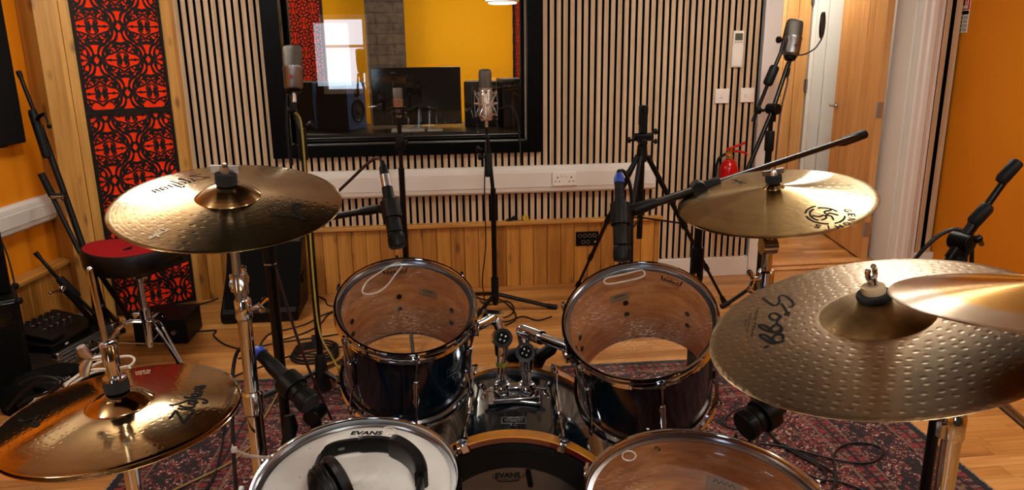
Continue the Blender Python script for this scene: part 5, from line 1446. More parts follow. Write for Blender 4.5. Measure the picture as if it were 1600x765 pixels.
# ------------------------------------------------------------------ microphones
def mic_dynamic(label, tail, tip, ring=None, scale=1.0, group=None, mark=True, fat=1.25, shell=None):
    """slim instrument microphone; tail = cable end, tip = grille"""
    tail, tip = V(tail), V(tip); d = (tip-tail).normalized(); L = (tip-tail).length
    F = frame(tail, d); s = L/.225
    t = thing('microphone', label, 'microphone', F=F, group=group)
    r = .0155*fat
    z = lambda q: q*L
    b = MB(); b.lathe([(0, z(.30)), (r*.70, z(.30)), (r*.72, z(.34)), (r*.74, z(.50)), (r*1.0, z(.58)), (r*1.02, z(.82)), (r*.9, z(.83)), (0, z(.83))], F, 28); part('body', b, M['blackplastic'], t, F=MX.Identity(4))
    b = MB(); b.lathe([(r*.9, z(.825)), (r*1.02, z(.835)), (r*1.06, z(.85)), (r*1.06, z(.97)), (r*.98, z(.985)), (r*.5, z(.99)), (0, z(.995))], F, 28); g = part('grille', b, M['blackplastic'], t, F=MX.Identity(4))
    b = MB()
    for k in range(20):
        a = k*pi/10; G = F @ MX.Rotation(a, 4, 'Z'); b.box(G @ V((r*1.06, 0, z(.925))), (r*.10, r*.16, L*.08), G.to_3x3())
    part('grille_slots', b, M['rubber'], g, F=MX.Identity(4))
    if mark:
        b = MB()
        G = F
        for k in range(6):
            a0_ = -2.2+k*.16; b.add([G @ V((r*1.075*math.cos(a), r*1.075*math.sin(a), zz_)) for a, zz_ in ((a0_, z(.842)), (a0_+.17, z(.842)), (a0_+.17, z(.862)), (a0_, z(.862)))], [(0, 1, 2, 3)])
        part('white_band', b, M['inkw'], t, F=MX.Identity(4), recalc=False)
    b = MB(); b.lathe([(0, z(.155)), (r*.62, z(.155)), (r*.64, z(.30)), (0, z(.30))], F, 24); part('connector_shell', b, shell or M['steel'], t, F=MX.Identity(4))
    b = MB(); b.lathe([(0, z(-.01)), (r*.28, z(-.01)), (r*.36, z(.03)), (r*.58, z(.07)), (r*.60, z(.155)), (0, z(.156))], F, 24); part('connector_boot', b, M['rubber'], t, F=MX.Identity(4))
    if ring:
        b = MB(); b.lathe([(r*.40, z(.02)), (r*.66, z(.075)), (r*.68, z(.13)), (r*.5, z(.135))], F, 24, closed=True); part('colour_ring', b, ring, t, F=MX.Identity(4))
    return t, F, L, r
def clip_on(t, mF, L, r, q0, q1, arm):
    """mic clip belongs to the stand"""
    b = MB(); b.lathe([(r*1.05, L*q0), (r*1.25, L*q0), (r*1.28, L*(q0+q1)/2), (r*1.25, L*q1), (r*1.06, L*q1), (r*1.04, L*(q0+q1)/2)], mF, 22, closed=True, a0=0, a1=2*pi)
    c = mF @ V((0, 0, L*(q0+q1)/2)); d = (V(arm)-c).normalized()
    b.tube([c+d*r*1.1, c+d*(r+.022)], [.012, .009], 10); b.cyl(c+d*(r+.018)+V((0, 0, -.010)), c+d*(r+.018)+V((0, 0, .010)), .010, seg=14)
    part('mic_clip', b, M['blackplastic'], t, bevel=.001)
    return c+d*(r+.022)
M['blue'] = simple('blue_plastic_ring', '#1c3f9a', .4)
def cable(label, pts, mat=None, r=.0032, name='microphone_cable', n=8, cat='cable', group=None):
    b = MB(); b.tube(spl(pts, n), r, 8); return single(name, label, cat, b, mat or M['cable'], group)
# tom microphones
mA = mic_dynamic('black dynamic microphone pointing down into the left rack tom', at(597.5, 253, 1.86), at(622, 388, 1.80))
mB = mic_dynamic('black dynamic microphone hanging over the far rim of the right rack tom', at(967, 268, 1.80), at(972.5, 409, 1.745), M['blue'], shell=M['blackplastic'])
mC = mic_dynamic('black microphone with blue cable ring angled towards the snare', at(398, 543, 1.54), at(487, 633, 1.46), M['blue'], mark=False, fat=1.4, shell=M['blackplastic'])
mD = mic_dynamic('black microphone under the ride cymbal aimed at the floor tom', at(1246, 612, 1.52), at(1160, 668, 1.47), mark=False, fat=1.8)
def sleeve(t, p0, p1, r=.0125, name='clutch_sleeve'):
    b = MB(); b.tube([p0, V(p0).lerp(V(p1), .08), V(p0).lerp(V(p1), .92), p1], [r*.85, r, r, r*.85], 14); return part(name, b, M['rubber'], t)
def boom_clutch(t, c, d, s=1.0):
    c = V(c); d = V(d).normalized(); b = MB()
    b.cyl(c-d*.022*s, c+d*.022*s, .019*s, seg=18); b.cyl(c+V((0, 0, -.045*s)), c, .0125*s, seg=16)
    return part('boom_clutch', b, M['blackplastic'], t, bevel=.002)
# left tom mic boom stand (thick black pole behind the left crash)
t = thing('microphone_stand', 'black boom stand behind the upper left crash holding the left tom microphone', 'microphone stand', (0, 0, 0))
pb = at(433, 520, 2.02); zz = lambda y: zcol(pb.x, pb.y, y)
pTop = V((pb.x, pb.y, zz(356)))
b = MB(); b.cyl((pb.x, pb.y, .06), (pb.x, pb.y, zz(418)), .0145, seg=18); part('lower_tube', b, M['black'], t)
b = MB(); b.cyl((pb.x, pb.y, zz(425)), pTop, .0105, seg=16); part('upper_tube', b, M['black'], t)
b = MB(); b.lathe([(.0108, 0), (.0165, 0), (.0165, .045), (.0225, .075), (.0245, .085), (.0108, .086)], MX.Translation(V((pb.x, pb.y, zz(410)-.01))), 22, closed=True); part('clutch', b, M['rubber'], t)
collar(t, (pb.x, pb.y, zz(411)), (0, 0, 1), .0172, .005, name='clutch_ring')
jc = clip_on(t, mA[1], mA[2], mA[3], .46, .66, at(560, 322, 1.90))
boom_clutch(t, pTop, (1, .2, 0))
b = MB(); tl = pTop+(pTop-jc).normalized()*.22; b.tube([jc, pTop, tl], .0085, 12); part('boom_arm', b, M['black'], t)
b = MB(); kk = jc+(pTop-jc).normalized()*.03; b.tube([jc, kk, jc.lerp(pTop, .16)], [.011, .012, .010], 12); part('boom_tip', b, M['blackplastic'], t)
tripod(t, (pb.x, pb.y), .20, .30, rad(40), .0095)
# right tom mic boom stand with the long bar crossing above the golden crash
t = thing('microphone_stand', 'black boom stand whose long bar passes over the golden crash cymbal', 'microphone stand', (0, 0, 0))
jc = clip_on(t, mB[1], mB[2], mB[3], .36, .60, at(1010, 322, 1.84))
e1 = at(1352, 209, 2.30)
pv = jc.lerp(e1, .27)
b = MB(); b.tube([jc, jc.lerp(e1, .30)], .0105, 14); part('boom_sleeve', b, M['black'], t)
b = MB(); b.tube([jc.lerp(e1, .26), e1], .0085, 14); part('boom_arm', b, M['black'], t)
g0 = at(1318, 221, 2.265)
b = MB(); d = (e1-g0).normalized(); b.tube([g0-d*.02, g0, e1-d*.004, e1], [.010, .0145, .0145, .011], 16); part('rubber_grip', b, M['rubber'], t)
b = MB(); b.tube([jc-d*.0, jc+d*.015, jc+d*.07], [.014, .016, .013], 14); part('boom_tip', b, M['blackplastic'], t)
b = MB(); m1 = jc.lerp(e1, .25); b.tube([m1, m1+d*.012, m1+d*.055, m1+d*.06], [.010, .0145, .0145, .010], 14); part('clutch_sleeve', b, M['rubber'], t)
pq = at(1091, 372, dep(pv)); pv2 = V((pq.x, pq.y, 0)); 
f = (pq.x-jc.x)/(e1.x-jc.x); pj = jc.lerp(e1, f)
zz = lambda y: zcol(pq.x, pq.y, y)
boom_clutch(t, (pj.x, pj.y, pj.z), (.2, 1, 0), 1.1)
b = MB(); b.cyl((pq.x, pq.y, .06), (pq.x, pq.y, zz(392)), .0135, seg=18); part('lower_tube', b, M['black'], t)
b = MB(); b.cyl((pq.x, pq.y, zz(398)), (pq.x, pq.y, pj.z-.02), .0105, seg=16); part('upper_tube', b, M['black'], t)
sleeve(t, (pq.x, pq.y, zz(440)), (pq.x, pq.y, zz(386)), .0175)
tripod(t, (pq.x, pq.y), .20, .30, rad(75), .0095)
# short stand for the snare microphone
t = thing('microphone_stand', 'low black stand behind the snare holding the angled microphone', 'microphone stand', (0, 0, 0))
jc = clip_on(t, mC[1], mC[2], mC[3], .56, .74, at(492, 628, 1.62))
pq = at(492, 646, 1.62); 
b = MB(); b.tube([jc, (pq.x, pq.y, pq.z)], .009, 10); part('boom_arm', b, M['black'], t)
boom_clutch(t, pq, (.3, 1, 0))
b = MB(); b.cyl((pq.x, pq.y, .05), pq, .0125, seg=16); part('lower_tube', b, M['black'], t)
sleeve(t, (pq.x, pq.y, pq.z-.20), (pq.x, pq.y, pq.z-.05), .018)
b = MB(); b.tube([at(452, 648, 1.66), at(455, 665, 1.66), at(448, 700, 1.66)], [.012, .016, .014], 12); part('counter_arm', b, M['rubber'], t)
tripod(t, (pq.x, pq.y), .16, .24, rad(95), .009)
# floor tom microphone stand: tall boom at the right edge
t = thing('microphone_stand', 'black boom stand against the ochre wall at right with raised boom', 'microphone stand', (0, 0, 0))
jc = clip_on(t, mD[1], mD[2], mD[3], .50, .70, at(1240, 600, 1.56))
pq = at(1452, 720, 1.98); zz = lambda y: zcol(pq.x, pq.y, y)
cj = V((pq.x, pq.y, zz(377)))
e1 = at(1591, 252, dep(cj)-.05); g0 = at(1562, 284, dep(cj)-.04)
b = MB(); b.tube([cj+(e1-cj).normalized()*-.42, cj, e1], .0085, 14); part('boom_arm', b, M['black'], t)
b = MB(); b.tube([cj-(e1-cj).normalized()*.05, cj.lerp(e1, .30)], .0135, 14); part('boom_sleeve', b, M['black'], t)
b = MB(); d = (e1-g0).normalized(); b.tube([g0, g0+d*.01, e1-d*.005, e1], [.0115, .0155, .0155, .012], 16); part('rubber_grip', b, M['rubber'], t)
b = MB(); m1 = cj.lerp(e1, .34); b.tube([m1-d*.03, m1-d*.022, m1+d*.022, m1+d*.03], [.012, .017, .017, .012], 14); part('clutch_sleeve', b, M['rubber'], t)
b = MB(); tl = cj+(e1-cj).normalized()*-.40; b.tube(spl([tl, tl.lerp(jc, .5)+V((0, 0, -.06)), jc], 6), .009, 10); part('gooseneck', b, M['black'], t)
boom_clutch(t, cj, (.35, -1, 0), 1.15)
wr = at(1528, 373, dep(cj)-.05); b = MB(); c0 = cj+V((.03, -.03, .0)); b.tube([c0, c0.lerp(wr, .6), wr], .0065, 8); b.sph(wr, .011, seg=12); b.tube([wr-V((.012, 0, .01)), at(1506, 405, dep(cj)-.04)], .005, 8); part('clamp_handle', b, M['black'], t)
b = MB(); b.cyl((pq.x, pq.y, .06), (pq.x, pq.y, .55), .0145, seg=18); part('lower_tube', b, M['black'], t)
b = MB(); b.cyl((pq.x, pq.y, .54), (pq.x, pq.y, cj.z-.01), .0115, seg=16); part('upper_tube', b, M['black'], t)
collar(t, (pq.x, pq.y, cj.z-.06), (0, 0, 1), .019, .05, M['rubber'], 'clutch')
tripod(t, (pq.x, pq.y), .20, .30, rad(10), .0095)
# ---- condenser microphones
def condenser(label, p, axis, h, w, body, basket=M['grille'], face=(0, -1, 0), logo=True, depth=.62, group=None):
    F = frame(p, axis, face)           # z = up the mic, x = front
    t = thing('microphone', label, 'microphone', F=F, group=group)
    def ring(b, z, sx, sy, n=28): return [F @ V((sy*math.cos(k*2*pi/n)*1.0, sx*math.sin(k*2*pi/n), z)) for k in range(n)]
    def loft(secs, mat, name, label=None):
        b = MB(); n = 28; vs = []
        for z, sx, sy in secs: vs += ring(b, z, sx, sy)
        fs = [(i*n+k, i*n+(k+1) % n, (i+1)*n+(k+1) % n, (i+1)*n+k) for i in range(len(secs)-1) for k in range(n)]+[tuple(range(n)), tuple(range((len(secs)-1)*n, len(secs)*n))]
        b.add(vs, fs); return part(name, b, mat, t, F=MX.Identity(4))
    hw = w/2
    loft([(0, hw*.75, hw*.75), (h*.06, hw*.95, hw*.95), (h*.44, hw, hw), (h*.46, hw*1.04, hw*1.04), (h*.52, hw*1.04, hw*1.04), (h*.525, hw*.9, hw*.9)], body, 'body')
    loft([(h*.525, hw*.93, hw*.90), (h*.60, hw*.98, hw*.88), (h*.90, hw*.98, hw*.74), (h*.97, hw*.94, hw*.62), (h, hw*.80, hw*.45)], basket, 'basket')
    if logo:
        b = MB(); s = hw*.27; c = h*.25
        y = lambda a: F @ V((math.sqrt(max(hw*hw*.98-a*a, 0))+.0012, a, 0))
        def P(a, zz_): return F @ V((math.sqrt(max(hw*hw*1.0-a*a, 0))+.0010, a, c+zz_))
        b.add([P(0, -s), P(s, 0), P(0, s), P(-s, 0)], [(0, 1, 2, 3)])
        part('diamond_badge', b, logo, t, F=MX.Identity(4), recalc=False)
    return t, F
M['badge_red'] = simple('red_badge', '#8c1a16', .4); M['badge_dk'] = simple('dark_badge', '#3a2018', .4)
def xlr_below(t, F, z, mat=M['nickel'], L=.06):
    b = MB(); b.lathe([(0, z), (.0095, z), (.0095, z-L*.5), (.0085, z-L*.5), (0, z-L*.5)], F, 18); part('connector_shell', b, mat, t, F=MX.Identity(4))
    b = MB(); b.lathe([(0, z-L*.5), (.0095, z-L*.5), (.009, z-L*.8), (.005, z-L*1.1), (0, z-L*1.1)], F, 18); part('connector_boot', b, M['rubber'], t, F=MX.Identity(4))
# left tall stand with grey condenser and yellow cable
pq = atZ(505, 612, 0.0); dL = dep((pq.x, pq.y, 1.2)); zz = lambda y: zcol(pq.x, pq.y, y)
m0 = at(459, 140, dL); ms = 1156/dL
h = 68/ms; w = 30/ms
cm, cF = condenser('grey condenser microphone with red diamond badge in front of the window at left', m0, at(456, 74, dL)-m0, h, w, M['nickel'], logo=M['badge_red'])
cm2 = cF
b = MB(); b.lathe([(0, -.012), (w*.38, -.012), (w*.46, -.002), (w*.40, .001), (0, .001)], cF, 24); part('swivel_mount', b, M['blackplastic'], cm, F=MX.Identity(4))
xlr_below(cm, cF, -.013, M['steel'], .075)
t = thing('microphone_stand', 'tall black stand with yellow cable holding the grey condenser at left', 'microphone stand', (pq.x, pq.y, 0))
g = ground(pq.x, pq.y); ztop = zz(150)
b = MB(); b.cyl((pq.x, pq.y, g+.04), (pq.x, pq.y, zz(300)), .0145, seg=18); part('lower_tube', b, M['black'], t)
xt = m0+V((-.018, .02, 0))
b = MB(); b.tube([(pq.x, pq.y, zz(305)), (pq.x, pq.y, zz(215)), (xt.x, xt.y, m0.z-.02)], .011, 14); part('upper_tube', b, M['black'], t)
sleeve(t, (pq.x, pq.y, zz(250)), (pq.x, pq.y, zz(200)), .019)
b = MB(); b.tube([xt+V((-.02, 0, -.30)), xt+V((-.022, 0, -.15)), xt+V((-.012, 0, -.02))], [.008, .009, .007], 10); part('boom_end', b, M['black'], t)
knob(t, (pq.x+.02, pq.y-.01, zz(196)), (1, -.2, .2)); knob(t, (pq.x-.015, pq.y-.012, zz(172)), (-1, -.4, 0))
b = MB(); b.lathe([(.015, .17), (.022, .16), (.030, .06), (.040, .015), (.015, .014)], MX.Translation(V((pq.x, pq.y, g))), 22, closed=True); part('base_hub', b, M['rubber'], t)
tripod(t, (pq.x, pq.y), .10, .30, rad(80), .011)
yc = [cF @ V((0, 0, -.09)), at(470, 190, dL-.02), at(476, 250, dL-.03), at(482, 330, dL-.03), at(491, 450, dL-.05), at(500, 520, dL-.05), at(520, 560, dL-.06), at(531, 585, dL-.03)]
e = atZ(520, 604, .012); yc.append(e)
cable('yellow microphone cable hanging down the tall left stand', yc, M['cabley'], .0042)
# small condenser in the middle
d = 3.5; ms = 1156/d
m0 = at(622.5, 172, d)
cm, cF = condenser('small silver microphone in a black shock mount before the window centre', m0, (0, 0, 1), 34/ms, 15.5/ms, M['champagne'], logo=M['badge_red'])
b = MB(); b.lathe([(0, -.035), (.010, -.035), (.016, -.022), (.018, 0), (0, .0005)], cF, 20); part('lower_body', b, M['steel'], cm, F=MX.Identity(4))
t = thing('microphone_stand', 'slim black straight stand before the window centre', 'microphone stand', (m0.x, m0.y, 0))
zz = lambda y: zcol(m0.x, m0.y, y)
for zo, R in ((.012, .034), (-.016, .034)):
    b = MB(); b.lathe([(R-.004, zo-.004), (R+.002, zo-.004), (R+.003, zo+.003), (R-.004, zo+.004)], cF, 28, closed=True); part('shock_ring', b, M['blackplastic'], t)
b = MB()
for k in range(8):
    a = k*pi/4; a2 = a+pi/4
    b.tube([cF @ V((.034*math.cos(a), .034*math.sin(a), .012)), cF @ V((.020*math.cos(a2), .020*math.sin(a2), -.002)), cF @ V((.034*math.cos(a), .034*math.sin(a), -.016))], .0022, 6)
part('elastic_cord', b, M['rubber'], t)
b = MB(); b.tube([m0+V((.034, 0, 0)), m0+V((.065, -.005, .006)), m0+V((.095, -.005, .02))], .005, 8); part('tilt_lever', b, M['black'], t)
b = MB(); b.cyl((m0.x, m0.y, .05), (m0.x, m0.y, zz(262)), .0145, seg=18); part('lower_tube', b, M['black'], t)
b = MB(); b.cyl((m0.x, m0.y, zz(268)), (m0.x, m0.y, m0.z-.036), .0105, seg=16); part('upper_tube', b, M['black'], t)
sleeve(t, (m0.x, m0.y, zz(234)), (m0.x, m0.y, zz(210)), .022); knob(t, (m0.x+.018, m0.y-.01, zz(221)), (1, -.3, 0), .012, .02)
tripod(t, (m0.x, m0.y), .18, .30, rad(35), .009)
# shock mounted large condenser
pq = atZ(774, 486, 0); d = dep((pq.x, pq.y, 1.0)); ms = 1156/d
m0 = at(760, 188, d)
ct = thing('microphone', 'champagne condenser microphone in a wire shock mount by the window', 'microphone', m0)
Fm = frame(m0, (-.01, 0, 1), (0, -1, 0)); L = 78/ms
b = MB(); r = 10/ms
b.lathe([(0, 0), (r*.8, 0), (r, .006), (r, L*.62), (r*.95, L*.63), (0, L*.63)], Fm, 28); part('body', b, M['champagne'], ct, F=MX.Identity(4))
b = MB(); b.lathe([(0, L*.63), (r*.98, L*.63), (r*1.0, L*.66), (r*1.0, L*.92), (r*.9, L*.98), (r*.6, L), (0, L)], Fm, 28); part('basket', b, M['grille'], ct, F=MX.Identity(4))
b = MB(); b.lathe([(r*1.0, L*.60), (r*1.06, L*.605), (r*1.06, L*.64), (r*1.0, L*.645)], Fm, 28, closed=True); part('basket_ring', b, M['champagne'], ct, F=MX.Identity(4))
b = MB(); b.cyl(Fm @ V((r*1.0, 0, L*.55)), Fm @ V((r*1.06, 0, L*.55)), .004, seg=10); part('badge', b, M['ink'], ct, F=MX.Identity(4))
xlr_below(ct, Fm, .0, M['champagne'], .07)
t = thing('microphone_stand', 'black tripod stand with wire shock mount in front of the window right half', 'microphone stand', (pq.x, pq.y, 0))
zc = L*.33; hh = L*.23; ro = r*1.75
for zo, rr in ((zc, ro*1.05),):
    b = MB(); b.lathe([(rr-.003, zo-.003), (rr+.003, zo-.003), (rr+.003, zo+.003), (rr-.003, zo+.003)], Fm, 28, closed=True); part('cradle_ring', b, M['champagne'], t)
for sg in (1, -1):
    b = MB(); P = [Fm @ V((ro*.98*math.cos(k*2*pi/24), ro*.98*math.sin(k*2*pi/24), zc+sg*(hh+.008*math.cos(k*4*2*pi/24)))) for k in range(24)]
    b.tube(P, .0022, 6, closed=True); part('wire_ring', b, M['steel'], t)
b = MB()
for k in range(6):
    a = k*pi/3+.3
    for sg in (1, -1):
        b.tube([Fm @ V((ro*math.cos(a), ro*math.sin(a), zc+sg*hh)), Fm @ V((r*1.02*math.cos(a+.5), r*1.02*math.sin(a+.5), zc)), Fm @ V((ro*math.cos(a+1.0), ro*math.sin(a+1.0), zc+sg*hh))], .0016, 6)
        b.tube([Fm @ V((ro*math.cos(a), ro*math.sin(a), zc+sg*hh)), Fm @ V((ro*1.04*math.cos(a), ro*1.04*math.sin(a), zc))], .002, 6)
part('suspension_wires', b, M['steel'], t)
zz = lambda y: zcol(pq.x, pq.y, y)
j = m0+V((.004, 0, -.085))
b = MB(); b.tube([(pq.x, pq.y, zz(300)), j], .0105, 14); b.tube([j, j+V((0, .02, .03)), Fm @ V((-ro*1.05, 0, zc))], .006, 8); part('upper_tube', b, M['black'], t)
b = MB(); b.cyl((pq.x, pq.y, .04), (pq.x, pq.y, zz(294)), .0145, seg=18); part('lower_tube', b, M['black'], t)
ps = V((pq.x, pq.y, 0)); sleeve(t, at(764, 276, d), at(762.5, 240, d), .021); knob(t, at(756, 245, d-.02), (-1, -.2, 0), .016, .03); knob(t, at(753, 233, d-.02), (-1, -.3, .1), .016, .03)
b = MB(); b.cyl((pq.x, pq.y, .06), (pq.x, pq.y, .20), .021, seg=18); part('leg_hub', b, M['rubber'], t)
tripod(t, (pq.x, pq.y), .10, .33, rad(-2), .012)
cable('thin black cable arching from the shock mounted microphone to the sill', [m0+V((.02, .02, .03)), at(795, 165, d), at(808, 185, d+.02), at(812, 220, d+.04), at(814, 258, d+.05)], r=.004)
cable('thin black cable hanging beside the tripod stand under the window', [j+V((-.01, -.015, -.02)), at(757, 300, d-.03), at(759, 380, d-.03), at(754, 440, d-.03), atZ(760, 486, .01)], r=.0035)
# right overhead condenser with pop screen
pq = atZ(1183, 474, 0); d = dep((pq.x, pq.y, 1.0)); ms = 1156/(d)
m0 = at(1235, 88, d); zz = lambda y: zcol(pq.x, pq.y, y)
cm, cF = condenser('grey condenser microphone with pop screen in front of the oak doors', m0, at(1243, 32, d)-m0, 57/ms, 27/ms, M['nickel'], logo=M['badge_dk'])
b = MB(); b.lathe([(0, -.02), (.045*.6, -.02), (.033, -.004), (.03, .001), (0, .001)], cF, 20); part('swivel_mount', b, M['blackplastic'], cm, F=MX.Identity(4))
xlr_below(cm, cF, -.02, M['nickel'], .09)
t = thing('microphone_stand', 'tall black boom stand near the door with two crossing booms', 'microphone stand', (pq.x, pq.y, 0))
b = MB(); b.cyl((pq.x, pq.y, .05), (pq.x, pq.y, zz(235)), .0185, seg=18); part('lower_tube', b, M['black'], t)
b = MB(); b.cyl((pq.x, pq.y, zz(240)), (pq.x, pq.y, zz(178)), .012, seg=16); part('upper_tube', b, M['black'], t)
sleeve(t, (pq.x, pq.y, zz(236)), (pq.x, pq.y, zz(204)), .025)
jx = at(1208, 170, d-.04)
b = MB(); b.tube([at(1165, 272, d-.10), jx, at(1230, 104, d-.02), cF @ V((0, 0, -.02))], .012, 14); part('boom_arm', b, M['black'], t)
b = MB(); b.tube([at(1176, 190, d+.03), at(1205, 118, d-.02), at(1220, 82, d-.02), at(1231, 36, d+.04)], .010, 12); part('second_boom', b, M['black'], t)
sleeve(t, at(1199, 132, d-.02), at(1211, 104, d-.02), .026)
boom_clutch(t, jx, (.4, -1, 0), 1.5); knob(t, at(1194, 172, d-.05), (-1, -.1, 0), .02, .05); knob(t, at(1222, 62, d-.03), (-1, -.2, 0), .018, .03)
tripod(t, (pq.x, pq.y), .12, .22, rad(-168), .011)
b = MB(); c0 = at(1285, 39, d-.02); Gp = frame(c0, V((.80, -.6, .0)))
b.lathe([(.0, -.002), (.066, -.002), (.066, .002), (0, .002)], Gp, 36, mi=1); b.lathe([(.063, -.005), (.070, -.005), (.070, .005), (.063, .005)], Gp, 36, closed=True)
pt_ = thing('pop_filter', 'round black pop screen on a curved gooseneck beside the right condenser', 'pop filter', c0)
part('screen', b, [M['black'], simple('black_gauze', '#0a0a0a', .9, bump=.3)], pt_)
b = MB(); b.tube(spl([c0+V((0, 0, -.068)), at(1283, 62, d-.02), at(1273, 76, d-.02), at(1256, 85, d-.02), at(1240, 85, d-.02)], 6), .0042, 8); part('gooseneck', b, M['black'], pt_)
cable('dark cable hanging from the right condenser down to the floor', [cF @ V((0, 0, -.115)), at(1230, 130, d-.04), at(1219, 180, d-.05), at(1211, 260, d-.05), at(1206, 350, d-.06), at(1198, 440, d-.06), atZ(1192, 476, .01)], M['cabler'], .005)
# ------------------------------------------------------------------ things along the walls
# camera tripod
ap = at(1003, 246, 4.02); pq = V((ap.x, ap.y, 0)); zz = lambda y: zcol(pq.x, pq.y, y)
t = thing('camera_tripod', 'black camera tripod standing before the slatted wall right of the window', 'tripod', pq)
b = MB(); b.cyl((pq.x, pq.y, zz(372)), (pq.x, pq.y, zz(236)), .016, seg=18); part('centre_column', b, M['black'], t)
b = MB(); b.cyl((pq.x, pq.y, zz(250)), (pq.x, pq.y, zz(226)), .032, .026, seg=18); b.box((pq.x, pq.y, zz(214)), (.085, .07, .035)); b.cyl((pq.x-.05, pq.y, zz(214)), (pq.x+.05, pq.y, zz(214)), .022, seg=16); b.cyl((pq.x, pq.y-.04, zz(222)), (pq.x, pq.y+.04, zz(222)), .019, seg=16); part('pan_head', b, M['blackplastic'], t, bevel=.004)
b = MB(); b.box((pq.x, pq.y, zz(190)), (.035, .05, .12)); b.box((pq.x+.004, pq.y, zz(171)), (.03, .06, .045)); b.box((pq.x-.02, pq.y-.01, zz(180)), (.012, .03, .10)); part('phone_holder', b, M['blackplastic'], t, bevel=.003)
knob(t, (pq.x+.05, pq.y, zz(207)), (1, 0, .2), .016, .03); knob(t, (pq.x-.052, pq.y, zz(218)), (-1, 0, 0), .016, .03); knob(t, (pq.x+.05, pq.y, zz(221)), (1, -.2, 0), .014, .03)
hub = V((pq.x, pq.y, zz(244)))
rf = atZ(1131, 470, .012); rr_ = (rf-pq); rr_.z = 0
R0 = rr_.length; a0 = math.atan2(rr_.y, rr_.x)
for k, a in enumerate((a0, a0+2*pi/3+.12, a0-2*pi/3+.05)):
    dd = V((math.cos(a), math.sin(a), 0)); e = pq+dd*R0*(1.0 if k != 1 else .93)+V((0, 0, .012))
    h = hub+dd*.03
    b = MB(); m = h.lerp(e, .46); m2 = h.lerp(e, .76)
    b.cyl(h, m, .0145, seg=12); b.cyl(m-(e-h)*.03, m+(e-h)*.02, .0185, seg=12); b.cyl(m, m2, .0115, seg=12); b.cyl(m2-(e-h)*.02, m2+(e-h)*.015, .015, seg=12); b.cyl(m2, e, .0085, seg=12)
    l = part('leg', b, M['black'], t)
    b = MB(); b.cyl(e-(e-h).normalized()*.03, e-(e-h).normalized()*-.004, .013, .016, seg=12); part('rubber_foot', b, M['rubber'], l)
    b = MB(); b.tube([hub.lerp(V((pq.x, pq.y, zz(340))), 1)+dd*.015, h.lerp(e, .45)], .005, 6); part('brace', b, M['black'], t)
b = MB(); b.tube([hub+V((-.03, -.02, -.0)), hub+V((-.075, -.04, -.07)), hub+V((-.095, -.05, -.085))], [.012, .014, .012], 10); part('pan_handle', b, M['rubber'], t)
# fire extinguisher on the slatted wall
q = atY(1139, 262, YS-.075); q.y = YS-.075
t = thing('fire_extinguisher', 'small red fire extinguisher hung on the slatted wall behind the golden crash', 'fire extinguisher', (q.x, q.y, q.z-.30))
r = .058; zt = q.z+.055
b = MB(); b.lathe([(0, zt-.36), (r*.9, zt-.36), (r, zt-.35), (r, zt-.075), (r*.93, zt-.045), (r*.72, zt-.02), (r*.42, zt-.004), (r*.34, zt), (0, zt)], MX.Translation(V((q.x, q.y, 0))), 32); part('cylinder', b, M['red'], t)
b = MB(); b.lathe([(0, zt-.001), (.019, zt), (.019, zt+.022), (.013, zt+.030), (.013, zt+.055), (0, zt+.055)], MX.Translation(V((q.x, q.y, 0))), 18); b.cyl((q.x, q.y, zt+.03), (q.x-.035, q.y-.01, zt+.03), .009, seg=12); part('valve', b, M['brass'], t)
for nm, P in (('lever', [(-.02, 0, .060), (.02, 0, .070), (.09, -.01, .098)]), ('carry_handle', [(-.015, 0, .050), (.04, 0, .046), (.085, -.01, .038), (.105, -.012, .022)])):
    b = MB(); b.tube(spl([V((q.x+a, q.y+c, zt+z)) for a, c, z in P], 5), .0075, 8); part(nm, b, M['red'], t)
b = MB(); b.tube(spl([(q.x-.035, q.y-.01, zt+.03), (q.x-.075, q.y-.015, zt+.0), (q.x-.09, q.y-.015, zt-.08), (q.x-.085, q.y-.01, zt-.20), (q.x-.07, q.y-.01, zt-.28)], 6), .0095, 8); part('hose', b, M['rubber'], t)
b = MB(); b.bx(q.x-.02, q.x+.02, q.y+r-.004, YS, zt-.2, zt-.12); part('wall_bracket', b, M['black'], t)
# small things on the wainscot ledge
yl = YS-.028
q = atY(803, 344, yl)
b = MB(); b.tube([V((q.x-.05, yl, WT+.010)), V((q.x-.02, yl, WT+.012)), V((q.x+.0, yl, WT+.022)), V((q.x+.022, yl, WT+.013))], [.005, .008, .014, .008], 10); single('cable_adapter', 'tiny black adapter lying on the pine ledge beside the yellow tape', 'adapter', b, M['rubber'])
q = atY(821, 342, yl)
b = MB(); b.lathe([(.010, -.006), (.019, -.006), (.019, .006), (.010, .006)], frame((q.x, yl, WT+.020), (.3, -1, .1)), 24, closed=True); b.tube([V((q.x+.017, yl, WT+.006)), V((q.x+.035, yl-.003, WT+.004)), V((q.x+.05, yl-.004, WT+.0035))], .003, 6)
single('tape_roll', 'little yellow tape roll standing on the pine ledge', 'tape', b, simple('yellow_tape', '#c7a60a', .5))
